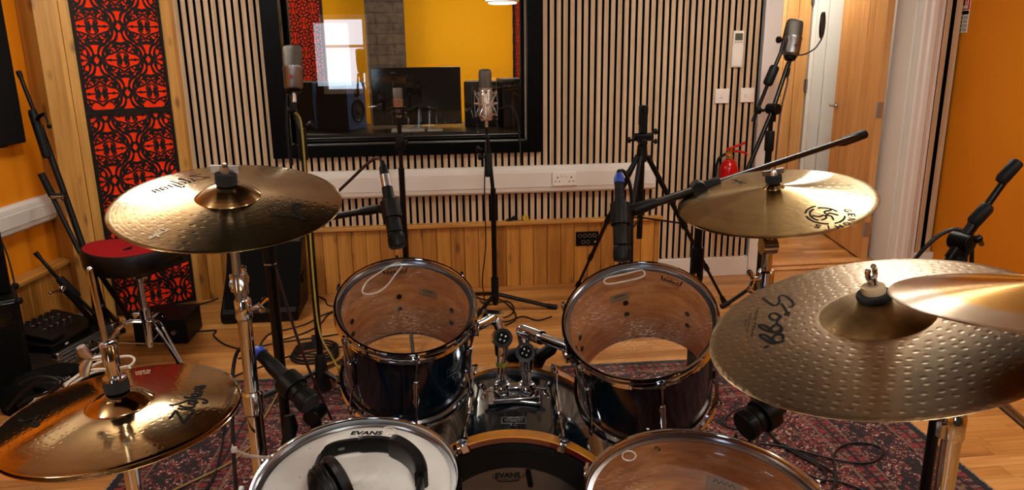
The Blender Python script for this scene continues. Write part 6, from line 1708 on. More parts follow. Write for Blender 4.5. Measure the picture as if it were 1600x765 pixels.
# drum stool
pq = atZ(237, 556, 0)
pq = V((pq.x, pq.y, 0)); zz = lambda y: zcol(pq.x, pq.y, y); D = dep((pq.x, pq.y, .4)); ms = 1156/D
t = thing('drum_stool', 'red topped black drum stool on chrome legs before the carved panel', 'stool', pq)
sc_ = at(214, 384, D); zs_ = sc_.z; sx = sc_.x; sy = pq.y-.02
rs = 66/ms
def seatring(b, secs, mi=0):
    n = 48; vs = []
    for z, k, dx in secs:
        for i in range(n):
            a = 2*pi*i/n; rr = rs*k*(1+.06*math.cos(2*a))
            vs.append(V((sx+rr*math.cos(a)*1.02, sy+rr*math.sin(a)*.92, zs_+z+.010*math.cos(2*a)*(1 if k > .3 else k*3))))
    fs = [(i*n+k, i*n+(k+1) % n, (i+1)*n+(k+1) % n, (i+1)*n+k) for i in range(len(secs)-1) for k in range(n)]+[tuple(range(n)), tuple(range((len(secs)-1)*n, len(secs)*n))]
    b.add(vs, fs, mi)
b = MB(); seatring(b, [(-.085, .80, 0), (-.085, .94, 0), (-.07, 1.0, 0), (-.01, 1.03, 0), (.012, 1.0, 0), (.016, .96, 0)]); part('seat_side', b, M['vinyl'], t)
b = MB(); seatring(b, [(.014, .97, 0), (.024, .90, 0), (.030, .70, 0), (.026, .4, 0), (.018, .1, 0)]); part('seat_top', b, M['redvelvet'], t)
b = MB(); b.tube([(sx+.0, sy-.0, zs_-.1), (sx+.05, sy-.10, zs_-.098), at(290, 402, D-.2)], [.02, .02, .02], 10); part('adjusting_lever', b, M['black'], t)
b = MB(); b.cyl((pq.x, pq.y, zz(500)), (sx*.3+pq.x*.7, sy*.3+pq.y*.7, zs_-.085), .0125, seg=18)
for k in range(14): z = zz(495)+(zs_-.14-zz(495))*k/14; b.cyl((pq.x, pq.y, z), (pq.x, pq.y, z+.006), .0140, seg=14)
part('threaded_post', b, M['steel'], t)
b = MB(); b.cyl((pq.x-.03, pq.y, zz(433)), (pq.x+.035, pq.y, zz(433)), .008, seg=10); b.cyl((pq.x, pq.y, zz(438)), (pq.x, pq.y, zz(428)), .021, seg=16); part('collar', b, M['chrome'], t)
b = MB(); b.cyl((pq.x, pq.y, .05), (pq.x, pq.y, zz(487)), .019, seg=18); b.cyl((pq.x, pq.y, zz(497)), (pq.x, pq.y, zz(482)), .026, seg=18); b.cyl((pq.x-.05, pq.y-.01, zz(487)), (pq.x, pq.y, zz(487)), .007, seg=10); part('base_tube', b, M['chrome'], t)
for k in range(3):
    a = rad(-42+120*k); dd = V((math.cos(a), math.sin(a), 0)); sd_ = V((-dd.y, dd.x, 0))
    e = pq+dd*.27+V((0, 0, .012)); h = V((pq.x, pq.y, zz(500)))+dd*.022
    b = MB()
    for s in (-1, 1):
        P = spl([h+sd_*s*.012, h+dd*.07+sd_*s*.014+V((0, 0, .0)), h.lerp(e, .62)+V((0, 0, .03))+sd_*s*.010, e+sd_*s*.004], 5); b.tube(P, .0075, 8)
    l = part('leg', b, M['chrome'], t)
    b = MB(); b.tube([e-dd*.03+V((0, 0, .012)), e+dd*.012], [.012, .0125], 10); part('rubber_foot', b, M['rubber'], l)
    b = MB(); b.tube([V((pq.x, pq.y, .07))+dd*.02, h.lerp(e, .55)+V((0, 0, .01))], .005, 6); part('brace', b, M['chrome'], t)
# wedge monitor
wl, wr = atZ(348, 504, 0), atZ(486, 502, 0)
wx0, wx1 = wl.x, wr.x-.07; wy = 3.93
t = thing('wedge_speaker', 'black wedge floor speaker against the pine cladding behind the chrome stand', 'speaker', ((wx0+wx1)/2, wy+.15, 0))
sidep = [(wy, .0), (wy-.005, .06), (wy+.22, .43), (wy+.33, .43), (wy+.36, .12), (wy+.36, 0)]
def prof_x(b, x0, x1, P, mi=0):
    n = len(P); b.add([V((x0, y, z)) for y, z in P]+[V((x1, y, z)) for y, z in P], [tuple(range(n)), tuple(range(n, 2*n))]+[(i, (i+1) % n, n+(i+1) % n, n+i) for i in range(n)], mi)
b = MB(); P = [(y, max(z, .004)) for y, z in sidep]
n = len(P)
tp0, tp1 = wx0+.0, wx1
vs = []
for s, X in ((0, wx0), (1, wx1)):
    for y, z in P: vs.append(V((X+(.045 if s == 0 else .0)*(z/.43 if z > .1 else 0)-(.0 if s == 0 else -.02)*(z/.43), y, z)))
b.add(vs, [tuple(range(n)), tuple(range(n, 2*n))]+[(i, (i+1) % n, n+(i+1) % n, n+i) for i in range(n)]); part('cabinet', b, M['blackplastic'], t, bevel=.012, seg=3)
u = V((0, .225, .37)).normalized(); nf = V((0, -.37, .225)).normalized(); o = V(((wx0+wx1)/2+.02, wy-.005, .06))
b = MB(); vs = [o+V((s*.20, 0, 0))+u*q+nf*k for s in (-1, 1) for q in (.03, .40) for k in (.0005, .006)]
b.add(vs, [(0, 1, 3, 2), (4, 6, 7, 5), (0, 4, 5, 1), (2, 3, 7, 6), (0, 2, 6, 4), (1, 5, 7, 3)]); part('grille', b, M['cloth'], t, bevel=.003)
b = MB(); b.box((wx1+.012, wy+.20, .20), (.012, .12, .05)); part('handle', b, M['rubber'], t, bevel=.004)
# guitar amplifier at the far left
q0 = atZ(50, 604, 0)
A0 = V((-1.815, 3.235, 0)); au = LD; an = LN          # stands parallel to the left wall
af = V((.98, -.2, 0)).normalized(); as_ = V((-af.y, af.x, 0))
c_ = at(47, 560, 3.16); c_.z = 0
Aa = c_                                            # right-hand near corner of the amp in the picture
h_top = zcol(Aa.x, Aa.y, 466)
def ab(b, l0, l1, d0, d1, z0, z1, mi=0):
    vs = [Aa-fx*l+fy*d+V((0, 0, z)) for l in (l0, l1) for d in (d0, d1) for z in (z0, z1)]
    b.add(vs, [(0, 1, 3, 2), (4, 6, 7, 5), (0, 4, 5, 1), (2, 3, 7, 6), (0, 2, 6, 4), (1, 5, 7, 3)], mi)
fy = V((-.50, .866, 0)).normalized(); fx = V((fy.y, -fy.x, 0))
t = thing('guitar_amplifier', 'black guitar amplifier cut off by the left edge', 'amplifier', Aa)
b = MB(); ab(b, 0, .24, 0, .26, .005, h_top); part('cabinet', b, M['blackplastic'], t, bevel=.012, seg=3)
b = MB(); ab(b, .02, .225, -.008, .0, .04, h_top-.13); part('grille_cloth', b, M['cloth'], t, bevel=.003)
b = MB(); ab(b, .015, .228, -.006, .0, h_top-.11, h_top-.012); part('control_panel', b, M['blackgloss'], t, bevel=.002)
for k in range(4):
    b = MB(); p = Aa-fx*(.04+k*.048)-fy*.0062+V((0, 0, h_top-.06)); b.cyl(p, p-fy*.014, .009, seg=12); part('knob', b, M['blackplastic'], t)
for l in (.0, .235):
    for d in (.0, .255):
        b = MB(); p = Aa-fx*l+fy*d+V((0, 0, h_top-.01)); b.sph(p, .016, seg=10); part('corner_cap', b, M['rubber'], t)
# small black speaker standing on the amp at the very edge
p0 = at(9, 452, 3.1)
t = thing('small_speaker', 'black object standing on the amplifier at the left edge', 'speaker', p0)
b = MB(); vs = []
zt_ = at(8, 338, 3.1).z; zb_ = h_top+.001
pr = at(8, 400, 3.1)
for l in (0, .16):
    for d in (0.02, .16):
        for z in (zb_, zt_): vs.append(V((pr.x, pr.y, 0))-fx*l+fy*d+V((0, 0, z)))
b.add(vs, [(0, 1, 3, 2), (4, 6, 7, 5), (0, 4, 5, 1), (2, 3, 7, 6), (0, 2, 6, 4), (1, 5, 7, 3)]); part('cabinet', b, M['blackplastic'], t, bevel=.012, seg=3)
b = MB(); vs = [V((pr.x, pr.y, 0))-fx*l+fy*d+V((0, 0, z)) for l in (.015, .145) for d in (.014, .0196) for z in (zb_+.02, zt_-.02)]
b.add(vs, [(0, 1, 3, 2), (4, 6, 7, 5), (0, 4, 5, 1), (2, 3, 7, 6), (0, 2, 6, 4), (1, 5, 7, 3)]); part('grille', b, M['cloth'], t)
cable('thin black cable dropping behind the amplifier at left', [at(0, 372, 3.3), at(12, 400, 3.3), at(22, 440, 3.3), at(24, 462, 3.3), at(20, 500, 3.42), atZ(16, 560, .02)], r=.004)
# flight case with pedal board
M['alu'] = simple('ribbed_aluminium', '#6f6c69', .38, .7)
k0, k1, k2 = at(53, 566, 3.36), at(160, 520, 3.66), at(126, 492, 3.9)
A_ = V((k0.x, k0.y, 0)); ex = V((k1.x-k0.x, k1.y-k0.y, 0)); exl = ex.length; ex.normalize(); ey = V((-ex.y, ex.x, 0))
exl = .56; eyl = .36; ch = .095
A_ = atZ(94, 583, 0); ex = (atZ(174, 537, 0)-A_); ex.z = 0; exl = ex.length+.05; ex.normalize(); ey = V((-ex.y, ex.x, 0))
def cb(b, l0, l1, d0, d1, z0, z1, mi=0):
    vs = [A_+ex*l+ey*d+V((0, 0, z)) for l in (l0, l1) for d in (d0, d1) for z in (z0, z1)]
    b.add(vs, [(0, 1, 3, 2), (4, 6, 7, 5), (0, 4, 5, 1), (2, 3, 7, 6), (0, 2, 6, 4), (1, 5, 7, 3)], mi)
CW = .30
t = thing('flight_case', 'ribbed aluminium flight case on the floor beside the amplifier', 'case', A_)
b = MB(); cb(b, 0, exl, 0, CW, .008, ch)
for k in range(4): cb(b, -.001, exl+.001, -.003, CW+.003, .016+k*.019, .026+k*.019)
part('shell', b, M['alu'], t, bevel=.003)
for l0, l1 in ((-.006, .03), (exl-.03, exl+.006)):
    for d0, d1 in ((-.008, .03), (CW-.03, CW+.008)):
        for za, zb in ((0, .03), (ch-.03, ch+.004)):
            b = MB(); cb(b, l0, l1, d0, d1, za, zb); part('corner_guard', b, M['steel'], t, bevel=.006)
for l in (.12, exl*.5, exl-.12):
    b = MB(); cb(b, l-.02, l+.02, -.014, -.0035, .035, .075); cb(b, l-.008, l+.008, -.02, -.0145, .045, .085); part('latch', b, M['chrome'], t, bevel=.002)
b = MB(); h0, h1 = A_+ex*(exl*.36)-ey*.006+V((0, 0, .05)), A_+ex*(exl*.62)-ey*.006+V((0, 0, .05)); b.tube(spl([h0, h0-ey*.02-V((0, 0, .01)), h1-ey*.02-V((0, 0, .01)), h1], 4), .006, 8); part('handle', b, M['chrome'], t)
t = thing('pedal_board', 'black multi-effects pedal board lying on the aluminium case', 'pedal board', A_+V((0, 0, ch)))
z0 = ch+.007
b = MB()
P = [(0.0, z0), (.0, z0+.035), (.10, z0+.042), (.26, z0+.075), (.29, z0+.075), (.29, z0)]
n = len(P); l0, l1 = -.01, exl-.05
vs = [A_+ex*l+ey*(d+.01)+V((0, 0, z)) for l in (l0, l1) for d, z in P]
b.add(vs, [tuple(range(n)), tuple(range(n, 2*n))]+[(i, (i+1) % n, n+(i+1) % n, n+i) for i in range(n)]); part('housing', b, M['blackplastic'], t, bevel=.004)
def onb(l, d, up=0): 
    zc_ = z0+.035+(d/.10)*.007 if d < .10 else z0+.042+(d-.10)/.16*.033
    return A_+ex*l+ey*(d+.01)+V((0, 0, min(zc_, z0+.075)+up))
for r_, d in enumerate((.14, .20, .25)):
    for k in range(5):
        p = onb(.12+k*(exl-.24)/4, d); b = MB(); b.cyl(p-V((0, 0, .004)), p+V((0, 0, .013)), .0095, seg=12); b.sph(p+V((0, 0, .013)), .0095, seg=10, sc=(1, 1, .5)); part('foot_switch', b, M['chrome'], t)
b = MB(); p = onb(.05, .06); vs = [onb(l, d, up) for l in (.02, .10) for d in (.02, .25) for up in (.002, .020)]
b.add(vs, [(0, 1, 3, 2), (4, 6, 7, 5), (0, 4, 5, 1), (2, 3, 7, 6), (0, 2, 6, 4), (1, 5, 7, 3)]); part('expression_pedal', b, M['rubber'], t, bevel=.003)
b = MB(); vs = [A_+ex*l+ey*.0085+V((0, 0, z)) for l in (exl*.60, exl*.88) for z in (z0+.006, z0+.029)]; b.add(vs, [(0, 1, 3, 2)])
part('name_plate', b, M['steel'], t, recalc=False)
b = MB(); text_on(b, 'LINE 6', A_+ex*(exl*.62)+ey*.0078+V((0, 0, z0+.011)), ex*(exl*.22), V((0, 0, .013)), bold=.02); part('lettering', b, M['ink'], t, recalc=False)
b = MB(); vs = [A_+ex*l+ey*.0085+V((0, 0, z)) for l in (exl*.17, exl*.22) for z in (z0+.010, z0+.020)]; b.add(vs, [(0, 1, 3, 2)]); part('jack_marks', b, M['inkw'], t, recalc=False)
# grey board lying behind the case, against the cladding
g1 = at(70, 507, 3.72); 
b = MB(); c = at(76, 512, 3.80); 
R_ = MX.Rotation(math.atan2(ex.y, ex.x), 3, 'Z')
b.box((c.x-.02, c.y+.06, c.z/2), (.34, .16, c.z), R_); single('storage_box', 'plain grey box behind the pedal board by the pine cladding', 'box', b, simple('grey_laminate', '#6b6560', .6), bevel=.004)
# black box and power supply under the stool
c = atZ(232, 542, 0)
t = thing('black_box', 'low black equipment box on the floor behind the drum stool', 'box', (c.x, c.y+.14, 0))
bx0, bx1 = atZ(208, 545, 0).x, atZ(288, 545, 0).x
b = MB(); b.bx(bx0, bx1, c.y+.02, c.y+.26, .004, .135); part('case', b, M['blackplastic'], t, bevel=.004)
b = MB(); b.bx(bx0+.05, bx0+.15, c.y+.0185, c.y+.0205, .05, .09); part('face_plate', b, M['rubber'], t)
b = MB(); 
for k in range(2): b.cyl((bx1-.06-.06*k, c.y+.02, .07), (bx1-.06-.06*k, c.y-.004, .07), .012, seg=12)
part('sockets', b, M['nickel'], t)
# black bag with lettering and coiled cable
c = at(72, 604, 3.10)
t = thing('gig_bag', 'crumpled black bag with small white lettering beside the case', 'bag', (c.x, c.y, 0))
b = MB(); n = 26; mth = 12; vs = []; fs = []
for i in range(mth+1):
    f = i/mth
    for k in range(n):
        a = 2*pi*k/n; w = 1+.10*math.sin(5*a+i)+.06*math.sin(9*a+2*i)
        rr = math.sin(pi*min(f*.5+.5*f*f*.0+.02, .5)) if False else math.cos(f*pi/2)**.55
        vs.append(V((c.x+.20*rr*w*math.cos(a)*.9+.12*rr*math.sin(a)*.35, c.y+.06+.15*rr*w*math.sin(a), .002+.13*math.sin(f*pi/2)*(1+.08*math.sin(3*a+i)))))
for i in range(mth):
    for k in range(n): fs.append((i*n+k, i*n+(k+1) % n, (i+1)*n+(k+1) % n, (i+1)*n+k))
fs.append(tuple(range(mth*n, (mth+1)*n))); b.add(vs, fs); part('body', b, simple('black_nylon', '#040404', .8, bump=.5, bscale=60, spec=.1), t)
b = MB(); o = at(86, 603, 2.93); e = at(112, 591, 2.95); text_on(b, 'Stage Line', o, e-o, V((-.004, -.008, .020)), shear=.2); part('lettering', b, M['inkw'], t, recalc=False)
cable('white cable looped in the air between the case and the hi-hat', [at(38, 640, 2.9), at(60, 622, 2.9), at(104, 598, 2.92), at(150, 568, 2.95), at(196, 556, 3.0), at(210, 562, 3.0), at(196, 574, 2.98), at(150, 580, 2.95), at(118, 596, 2.92), at(100, 612, 2.9)], M['cablew'], .0055, name='cable')
cable('second white cable curling over the black bag', [at(54, 624, 2.86), at(74, 612, 2.86), at(96, 608, 2.86), at(112, 594, 2.9), at(140, 578, 2.93), at(180, 576, 2.96), at(200, 572, 2.98), at(206, 584, 3.0), atZ(207, 592, .01)], M['cablew'], .0045, name='cable')
for k, P in enumerate((((20, 628), (44, 606), (78, 598), (100, 606), (86, 622), (52, 634), (30, 640)), ((10, 640), (36, 612), (62, 594), (92, 590), (96, 600), (70, 622), (40, 645)), ((30, 600), (60, 588), (90, 594), (76, 612), (46, 622), (28, 634)))):
    cable(['black cable loop nearest the amplifier on the bag', 'black cable loop spilling towards the left edge', 'black cable loop on top of the black bag'][k], [at(x, y, 2.84-.02*k) for x, y in P], M['cable'], .0055, group='coiled cables on the bag', name='cable')
# tall folded boom stand leaning in the left corner
t = thing('microphone_stand', 'tall folded black boom stand leaning in the left corner by the carved panel', 'microphone stand', (0, 0, 0))
pb = atZ(186, 506, .02); pT = at(29, 112, 3.62); pM = at(62, 196, 3.66); pK = at(128, 380, 3.78); 
b = MB(); b.tube([pM, at(96, 290, 3.72), pK, at(150, 430, 3.80)], .0155, 14); part('lower_tube', b, M['black'], t)
b = MB(); b.tube([pT, pM, at(74, 228, 3.67)], .0095, 12); part('boom_arm', b, M['black'], t)
b = MB(); b.tube([pT+(pM-pT)*-.01, pT+(pM-pT)*.10], .0125, 12); part('boom_tip', b, M['rubber'], t)
sleeve(t, at(50, 172, 3.65), at(74, 246, 3.67), .021)
b = MB(); w = at(64, 180, 3.62); b.tube([at(58, 186, 3.64), w, at(70, 178, 3.61)], .009, 10); b.tube([at(70, 178, 3.61), at(76, 196, 3.61)], .0055, 8); b.sph(at(77, 197, 3.61), .012, seg=10); part('clamp_handle', b, M['blackplastic'], t)
hubp = at(140, 404, 3.79)
for e in (atZ(173, 524, .012), atZ(205, 500, .012), atZ(150, 498, .012)):
    b = MB(); b.tube([hubp, e], .0135, 10); l = part('leg', b, M['black'], t)
    d = (e-hubp).normalized(); b = MB(); b.tube([e-d*.05, e+d*.004], [.017, .02], 10); part('rubber_foot', b, M['rubber'], l)
b = MB(); b.tube([at(138, 392, 3.78), at(143, 418, 3.80)], .022, 12); part('leg_hub', b, M['rubber'], t)
t = thing('microphone_stand', 'second folded black stand close beside the tall leaning one in the left corner', 'microphone stand', (0, 0, 0))
b = MB(); b.tube([at(66, 274, 3.58), at(100, 345, 3.62), at(136, 416, 3.66)], .0115, 12); part('boom_arm', b, M['black'], t)
b = MB(); b.tube([at(64, 271, 3.58), at(82, 306, 3.60)], [.0165, .018], 12); part('rubber_grip', b, M['rubber'], t)
b = MB(); b.tube([at(136, 416, 3.66), at(150, 450, 3.68), atZ(172, 512, .03)], .0145, 12); part('lower_tube', b, M['black'], t)
b = MB(); c = at(92, 306, 3.58); b.cyl(c+V((-.03, 0, 0)), c+V((.03, 0, 0)), .014, seg=14); b.tube([at(80, 304, 3.58), c, at(98, 312, 3.58)], .009, 8); part('clamp_handle', b, M['chrome'], t)
for e in (atZ(150, 520, .012), atZ(192, 516, .012), atZ(182, 500, .012)):
    b = MB(); b.tube([at(160, 478, 3.70), e], .010, 8); l = part('leg', b, M['black'], t)
    b = MB(); b.sph(e, .016, seg=10); part('rubber_foot', b, M['rubber'], l)
t = thing('microphone_stand', 'short black boom stand leaning above the pedal board with chrome clamp', 'microphone stand', (0, 0, 0))
b = MB(); b.tube([at(57, 396, 3.5), at(86, 430, 3.54), at(150, 492, 3.64)], .0085, 12); part('boom_arm', b, M['black'], t)
b = MB(); b.tube([at(55, 394, 3.5), at(62, 402, 3.51)], [.012, .010], 12); part('threaded_tip', b, M['rubber'], t)
sleeve(t, at(92, 434, 3.54), at(122, 464, 3.58), .020)
b = MB(); b.tube([at(100, 452, 3.52), at(118, 470, 3.56), at(138, 494, 3.62)], .013, 12); part('lower_tube', b, M['black'], t)
b = MB(); b.tube([at(79, 457, 3.50), at(88, 454, 3.50), at(97, 450, 3.50)], .006, 8); b.sph(at(97, 451, 3.50), .018, seg=12); b.sph(at(79, 457, 3.5), .009, seg=10); part('clamp_handle', b, M['chrome'], t)
e0 = at(138, 494, 3.62)
for e in (atZ(150, 512, .012), atZ(176, 530, .012), atZ(186, 510, .012)):
    b = MB(); b.tube([e0, e], .009, 8); l = part('leg', b, M['black'], t); b = MB(); b.sph(e, .014, seg=10); part('rubber_foot', b, M['rubber'], l)

# ------------------------------------------------------------------ cables on the floor
def fc(label, pts, mat=None, r=.0042, group=None):
    P = []
    for x, y in pts:
        p = atZ(x, y, 0); g = ground(p.x, p.y); p = atZ(x, y, g+r); P.append(p)
    return cable(label, P, mat, r, 'floor_cable', 8, 'cable', group)
fc('black cable along the floor in front of the carved panel', [(238, 488), (268, 483), (286, 478), (284, 482), (250, 488), (300, 478), (330, 470), (352, 461)])
fc('black cable bending across the floor left of the chrome stand', [(284, 514), (310, 517), (337, 516), (334, 524), (352, 538), (384, 545), (430, 536), (500, 526), (540, 520)])
fc('black cable curving between the tall stands', [(372, 560), (398, 552), (412, 530), (424, 520), (450, 514), (478, 506), (500, 494), (520, 486)])
fc('black cable crossing behind the left rack tom', [(428, 534), (470, 522), (498, 508), (512, 492), (524, 488), (560, 486)])
fc('black cable snaking beside the pine cladding', [(496, 462), (508, 468), (512, 476), (524, 478), (545, 480)])
fc('black cable running under the crash stand towards the coil', [(346, 600), (372, 585), (410, 572), (440, 560), (470, 552), (520, 543), (560, 540)])
for k in range(4):
    c = atZ(492+k*1.2, 557-k*1.0, 0); g = ground(c.x, c.y)
    b = MB(); P = [V((c.x+(.112-.004*k)*math.cos(a*pi/14), c.y+(.095-.003*k)*math.sin(a*pi/14), g+.007+.0105*k+.003*math.sin(a*.9+k))) for a in range(28)]
    b.tube(P, .0058, 8, closed=True); 
    if k == 0: coil = thing('cable_coil', 'coiled black cable on the floor left of the rack tom', 'cable', (c.x, c.y, g))
    part('cable_turn', b, M['cable'], coil)
b = MB(); c = atZ(480, 550, 0); b.lathe([(.016, -.008), (.028, -.008), (.028, .008), (.016, .008)], frame((c.x+.02, c.y+.085, ground(c.x, c.y)+.027), (1, .1, 0)), 18, closed=True); part('tie_strap', b, M['rubber'], coil)
fc('tangled black cable around the foot of the window stand', [(750, 470), (764, 476), (790, 470), (802, 478), (800, 490), (784, 496), (770, 488), (748, 482)])
fc('second tangled black cable around the foot of the window stand', [(742, 482), (760, 494), (790, 502), (816, 494), (840, 500), (862, 494)])
fc('third black cable lying under the window stand leg', [(740, 462), (758, 468), (778, 466), (800, 482), (806, 498), (790, 508)])
fc('long black cable looping on the rug beside the floor tom', [(1120, 676), (1150, 690), (1200, 694), (1240, 701), (1290, 714), (1330, 722), (1362, 722), (1378, 710), (1374, 698), (1352, 692), (1326, 693), (1308, 702), (1303, 718), (1306, 740), (1300, 765)])
fc('black cable running to the lower edge right of the floor tom', [(1192, 660), (1216, 690), (1250, 712), (1280, 728), (1292, 742), (1284, 752), (1262, 756)])
fc('black cable bundled close to the floor tom rim', [(1256, 738), (1280, 748), (1310, 752), (1340, 762), (1380, 780)])
fc('black cable crossing the bundle by the floor tom', [(1222, 692), (1260, 714), (1300, 736), (1308, 752), (1296, 768)])
fc('thin black cable circling under the right rack tom', [(1176, 632), (1150, 640), (1134, 652), (1132, 664), (1150, 670), (1166, 672)], r=.0034)
fc('tan cable on the rug left of the snare', [(442, 600), (420, 640), (408, 660), (396, 690), (370, 715), (340, 733), (300, 752), (262, 770)], simple('tan_cable', '#8a7340', .55), .0042)
fc('dark cable on the rug near the bottom left corner', [(322, 765), (336, 740), (346, 700), (352, 660)])
cable('black microphone cable looping from the blue ring down to the rug', [mC[1] @ V((0, 0, -.004)), at(390, 540, 1.55), at(372, 548, 1.56), at(364, 580, 1.56), at(363, 640, 1.55), at(364, 690, 1.5), at(369, 765, 1.42), at(372, 800, 1.40)], r=.0042)
cable('maroon microphone cable curving away from the left tom microphone', [mA[1] @ V((0, 0, -.002)), at(590, 247, 1.87), at(576, 254, 1.90), at(540, 288, 1.98), at(505, 320, 2.05), at(460, 352, 2.08), at(428, 372, 2.06), at(425, 395, 2.05), at(440, 450, 2.06), at(462, 520, 2.1), at(480, 570, 2.15), at(500, 615, 2.2), at(518, 655, 2.25)], M['cabler'], .0042)
cable('black microphone cable arching from the right tom microphone', [mB[1] @ V((0, 0, -.002)), at(975, 268, 1.82), at(984, 288, 1.84), at(987, 320, 1.86), at(987, 380, 1.88), at(986, 440, 1.95)], r=.0045)
cable('black cable end trailing from the floor tom microphone', [mD[1] @ V((0, 0, -.002)), at(1262, 606, 1.56), at(1300, 604, 1.7), at(1330, 630, 1.9)], r=.0042)
cable('black cable hugging the raised boom in front of the ochre wall', [at(1424, 412, 1.95), at(1446, 386, 1.93), at(1470, 366, 1.92), at(1494, 358, 1.91), at(1512, 366, 1.91), at(1518, 384, 1.92), at(1518, 414, 1.94)], r=.0055)
# zip tie round the middle chrome tube
b = MB(); P = [at(362, 696, 1.475), at(366, 702, 1.46), at(372, 706, 1.45), at(390, 712, 1.42), at(416, 715, 1.40), at(421, 713, 1.40)]
n_ = spl(P, 5)
vs = []
for p in n_: vs += [p+V((0, .0, .004)), p-V((0, 0, .004))]
b.add(vs, [(2*i, 2*i+1, 2*i+3, 2*i+2) for i in range(len(n_)-1)]); b.box(at(366, 702, 1.457), (.010, .008, .010))
o = single('cable_tie', 'translucent cable tie beside the snare on the left', 'cable tie', b, M['clearplastic']); m = o.modifiers.new('solid', 'SOLIDIFY'); m.thickness = .0014
# bass drum pedal / microphone leg behind the right tom
t = thing('bass_microphone', 'black microphone on a bracket behind the bass drum front hoop', 'microphone', at(800, 560, 2.2))
b = MB(); c0, c1 = at(836, 562, 2.02), at(868, 540, 2.0); b.tube([c0, c0.lerp(c1, .1), c0.lerp(c1, .8), c1], [.012, .018, .018, .010], 12); part('barrel', b, M['blackplastic'], t)
b = MB(); c2 = at(876, 536, 2.0); b.tube([c1, c2], [.011, .010], 12); part('connector_shell', b, M['steel'], t)
b = MB(); b.tube([at(782, 568, 2.06), at(800, 556, 2.06), at(826, 550, 2.05), at(852, 562, 2.05)], [.010, .020, .024, .020], 12); part('shock_cradle', b, M['rubber'], t)
b = MB(); q = at(818, 560, 2.06); b.cyl(q, (q.x, q.y, ground(q.x, q.y)+.02), .010, seg=12); b.cyl((q.x, q.y, ground(q.x, q.y)+.001), (q.x, q.y, ground(q.x, q.y)+.022), .06, .05, seg=24); part('stand_base', b, M['black'], t)

# ------------------------------------------------------------------ lamps
def lamp_mat(name, col, e):
    t = NT(name); return t.done(t.n('Emission', {0: col, 1: e}).outputs[0])
LAMPS = {}
def ceiling_lamp(x, y, r, e, label, col=(1, .955, .895, 1), z=2.45, zl=2.20):
    t = thing('pendant_lamp', label, 'lamp', (x, y, zl))
    T = MX.Translation(V((x, y, 0)))
    b = MB(); b.lathe([(0, z-.001), (.05, z-.001), (.05, z-.02), (0, z-.025)], T, 24); part('ceiling_rose', b, M['white'], t)
    b = MB(); b.cyl((x, y, zl+.075), (x, y, z-.02), .004, seg=8); part('cord', b, M['cablew'], t)
    b = MB(); b.lathe([(0, zl+.078), (.035, zl+.076), (.04, zl+.056), (0, zl+.056)], T, 24); part('cap', b, M['white'], t)
    b = MB(); b.lathe([(0, zl-.055), (r*.5, zl-.050), (r*.85, zl-.028), (r, zl), (r*.85, zl+.028), (r*.5, zl+.050), (.036, zl+.055), (0, zl+.0555)], T, 40); part('opal_globe', b, lamp_mat('opal_lamp', col, e), t)
ceiling_lamp(1.75, 3.1, .18, 46, 'round opal pendant lamp nearest the oak door')
ceiling_lamp(-1.25, 3.1, .17, 42, 'round opal pendant lamp above the drum stool')
ceiling_lamp(.4, -.5, .18, 78, 'added fill lamp behind the drummer, an unseen round opal pendant')  # unseen fill, added to brighten the drums from the camera side
ceiling_lamp(-1.6, .5, .16, 34, 'added fill lamp over the left side near the amplifier, unseen opal pendant')  # unseen side fill, added to lift the left of the kit
ceiling_lamp(2.2, .6, .16, 44, 'added fill lamp beside the ochre wall, unseen opal pendant')  # unseen side fill, added because the lower right came out dark
def area(name, loc, rot, sx, sy, e, col):
    ld = bpy.data.lights.new(name, 'AREA'); ld.shape = 'RECTANGLE'; ld.size = sx; ld.size_y = sy; ld.energy = e; ld.color = col
    o = bpy.data.objects.new(name, ld); link(o, None, MX.Translation(V(loc)) @ rot.to_4x4()); return o
ceiling_lamp(-1.2, 6.6, .17, 30, 'round opal pendant lamp in the control room at left', (1, .92, .8, 1))
ceiling_lamp(.4, 6.8, .17, 36, 'round opal pendant lamp in the control room at right', (1, .92, .8, 1))
ceiling_lamp(2.9, 5.3, .14, 60, 'round opal pendant lamp in the lobby behind the door', (1, .92, .8, 1))
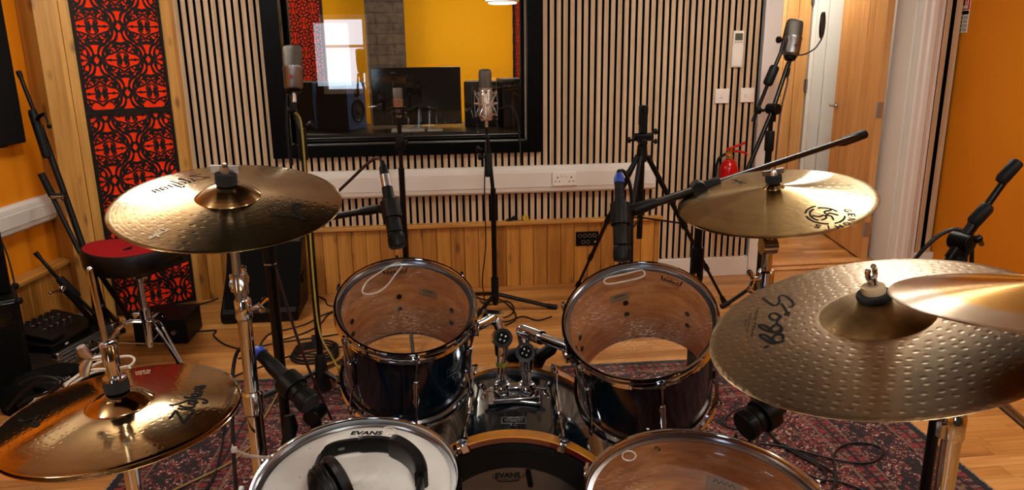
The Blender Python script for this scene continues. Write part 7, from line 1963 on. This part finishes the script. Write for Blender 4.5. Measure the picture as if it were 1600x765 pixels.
# dark acoustic cloud under the ceiling and the air conditioner on the left wall
t = thing('ceiling_cloud', 'dark acoustic panel hung under the ceiling above the drums', 'panel', (0, 2.0, 2.39))
b = MB(); b.bx(-.92, .5, .9, 3.0, 2.38, 2.43); part('fabric_panel', b, simple('charcoal_fabric', '#15130f', .95, spec=.1), t, bevel=.006)
for x in (-.75, .35):
    for y in (1.1, 2.85):
        b = MB(); b.cyl((x, y, 2.43), (x, y, 2.45), .004, seg=8); part('hanger', b, M['steel'], t)
t = thing('air_conditioner', 'white air conditioner high on the orange wall', 'air conditioner', lw(-.9, -.08, 2.1))
b = MB(); prof = [(-.084, 2.06), (.06, 2.05), (.12, 2.10), (.13, 2.34), (.10, 2.38), (-.084, 2.38)]
vs = [lw(s, o, z) for s in (-1.35, -.55) for o, z in prof]; n = len(prof)
b.add(vs, [tuple(range(n)), tuple(range(n, 2*n))]+[(i, (i+1) % n, n+(i+1) % n, n+i) for i in range(n)]); part('body', b, M['switch'], t, bevel=.012)
b = MB(); vs = [lw(s, o, z) for s in (-1.31, -.59) for o, z in ((.062, 2.048), (.12, 2.096), (.124, 2.093), (.066, 2.045))]
b.add(vs, [(0, 1, 2, 3), (4, 5, 6, 7), (0, 1, 5, 4), (2, 3, 7, 6), (1, 2, 6, 5), (0, 3, 7, 4)]); part('louvre', b, M['pvc'], t)
# put every group origin at the foot of its thing
for o in list(S.objects):
    if o.type == 'EMPTY' and o.parent is None and o.matrix_basis.translation.length < 1e-6:
        pts = []
        for c in S.objects:
            if c.parent == o and c.type == 'MESH': pts += [WM[c.name] @ V(q) for q in c.bound_box]
        z = min(p.z for p in pts); low = [p for p in pts if p.z < z+.06]
        f = V((sum(p.x for p in low)/len(low), sum(p.y for p in low)/len(low), z))
        WM[o.name] = MX.Translation(f); o.matrix_basis = WM[o.name]
        for c in S.objects:
            if c.parent == o: c.matrix_basis = WM[o.name].inverted() @ WM[c.name]
# daylight entering through the window behind the camera
area('window_daylight', (-1.42, -2.38, 1.4), MX.Rotation(rad(90), 3, 'X') @ MX.Rotation(rad(0), 3, 'Y'), .5, .9, 3, (.75, .87, 1))
w = bpy.data.worlds.new('world'); S.world = w; w.use_nodes = True
w.node_tree.nodes['Background'].inputs[0].default_value = (.9, .75, .6, 1); w.node_tree.nodes['Background'].inputs[1].default_value = .02
S.view_settings.view_transform = 'Standard'; S.view_settings.look = 'None'; S.view_settings.gamma = 1; S.view_settings.use_curve_mapping = False
S.view_settings.exposure = 0.42
S.cycles.max_bounces = 10; S.cycles.transparent_max_bounces = 12; S.cycles.glossy_bounces = 5
S.cycles.caustics_reflective = False; S.cycles.caustics_refractive = False
S.cycles.sample_clamp_indirect = 6
S.cycles.use_denoising = True
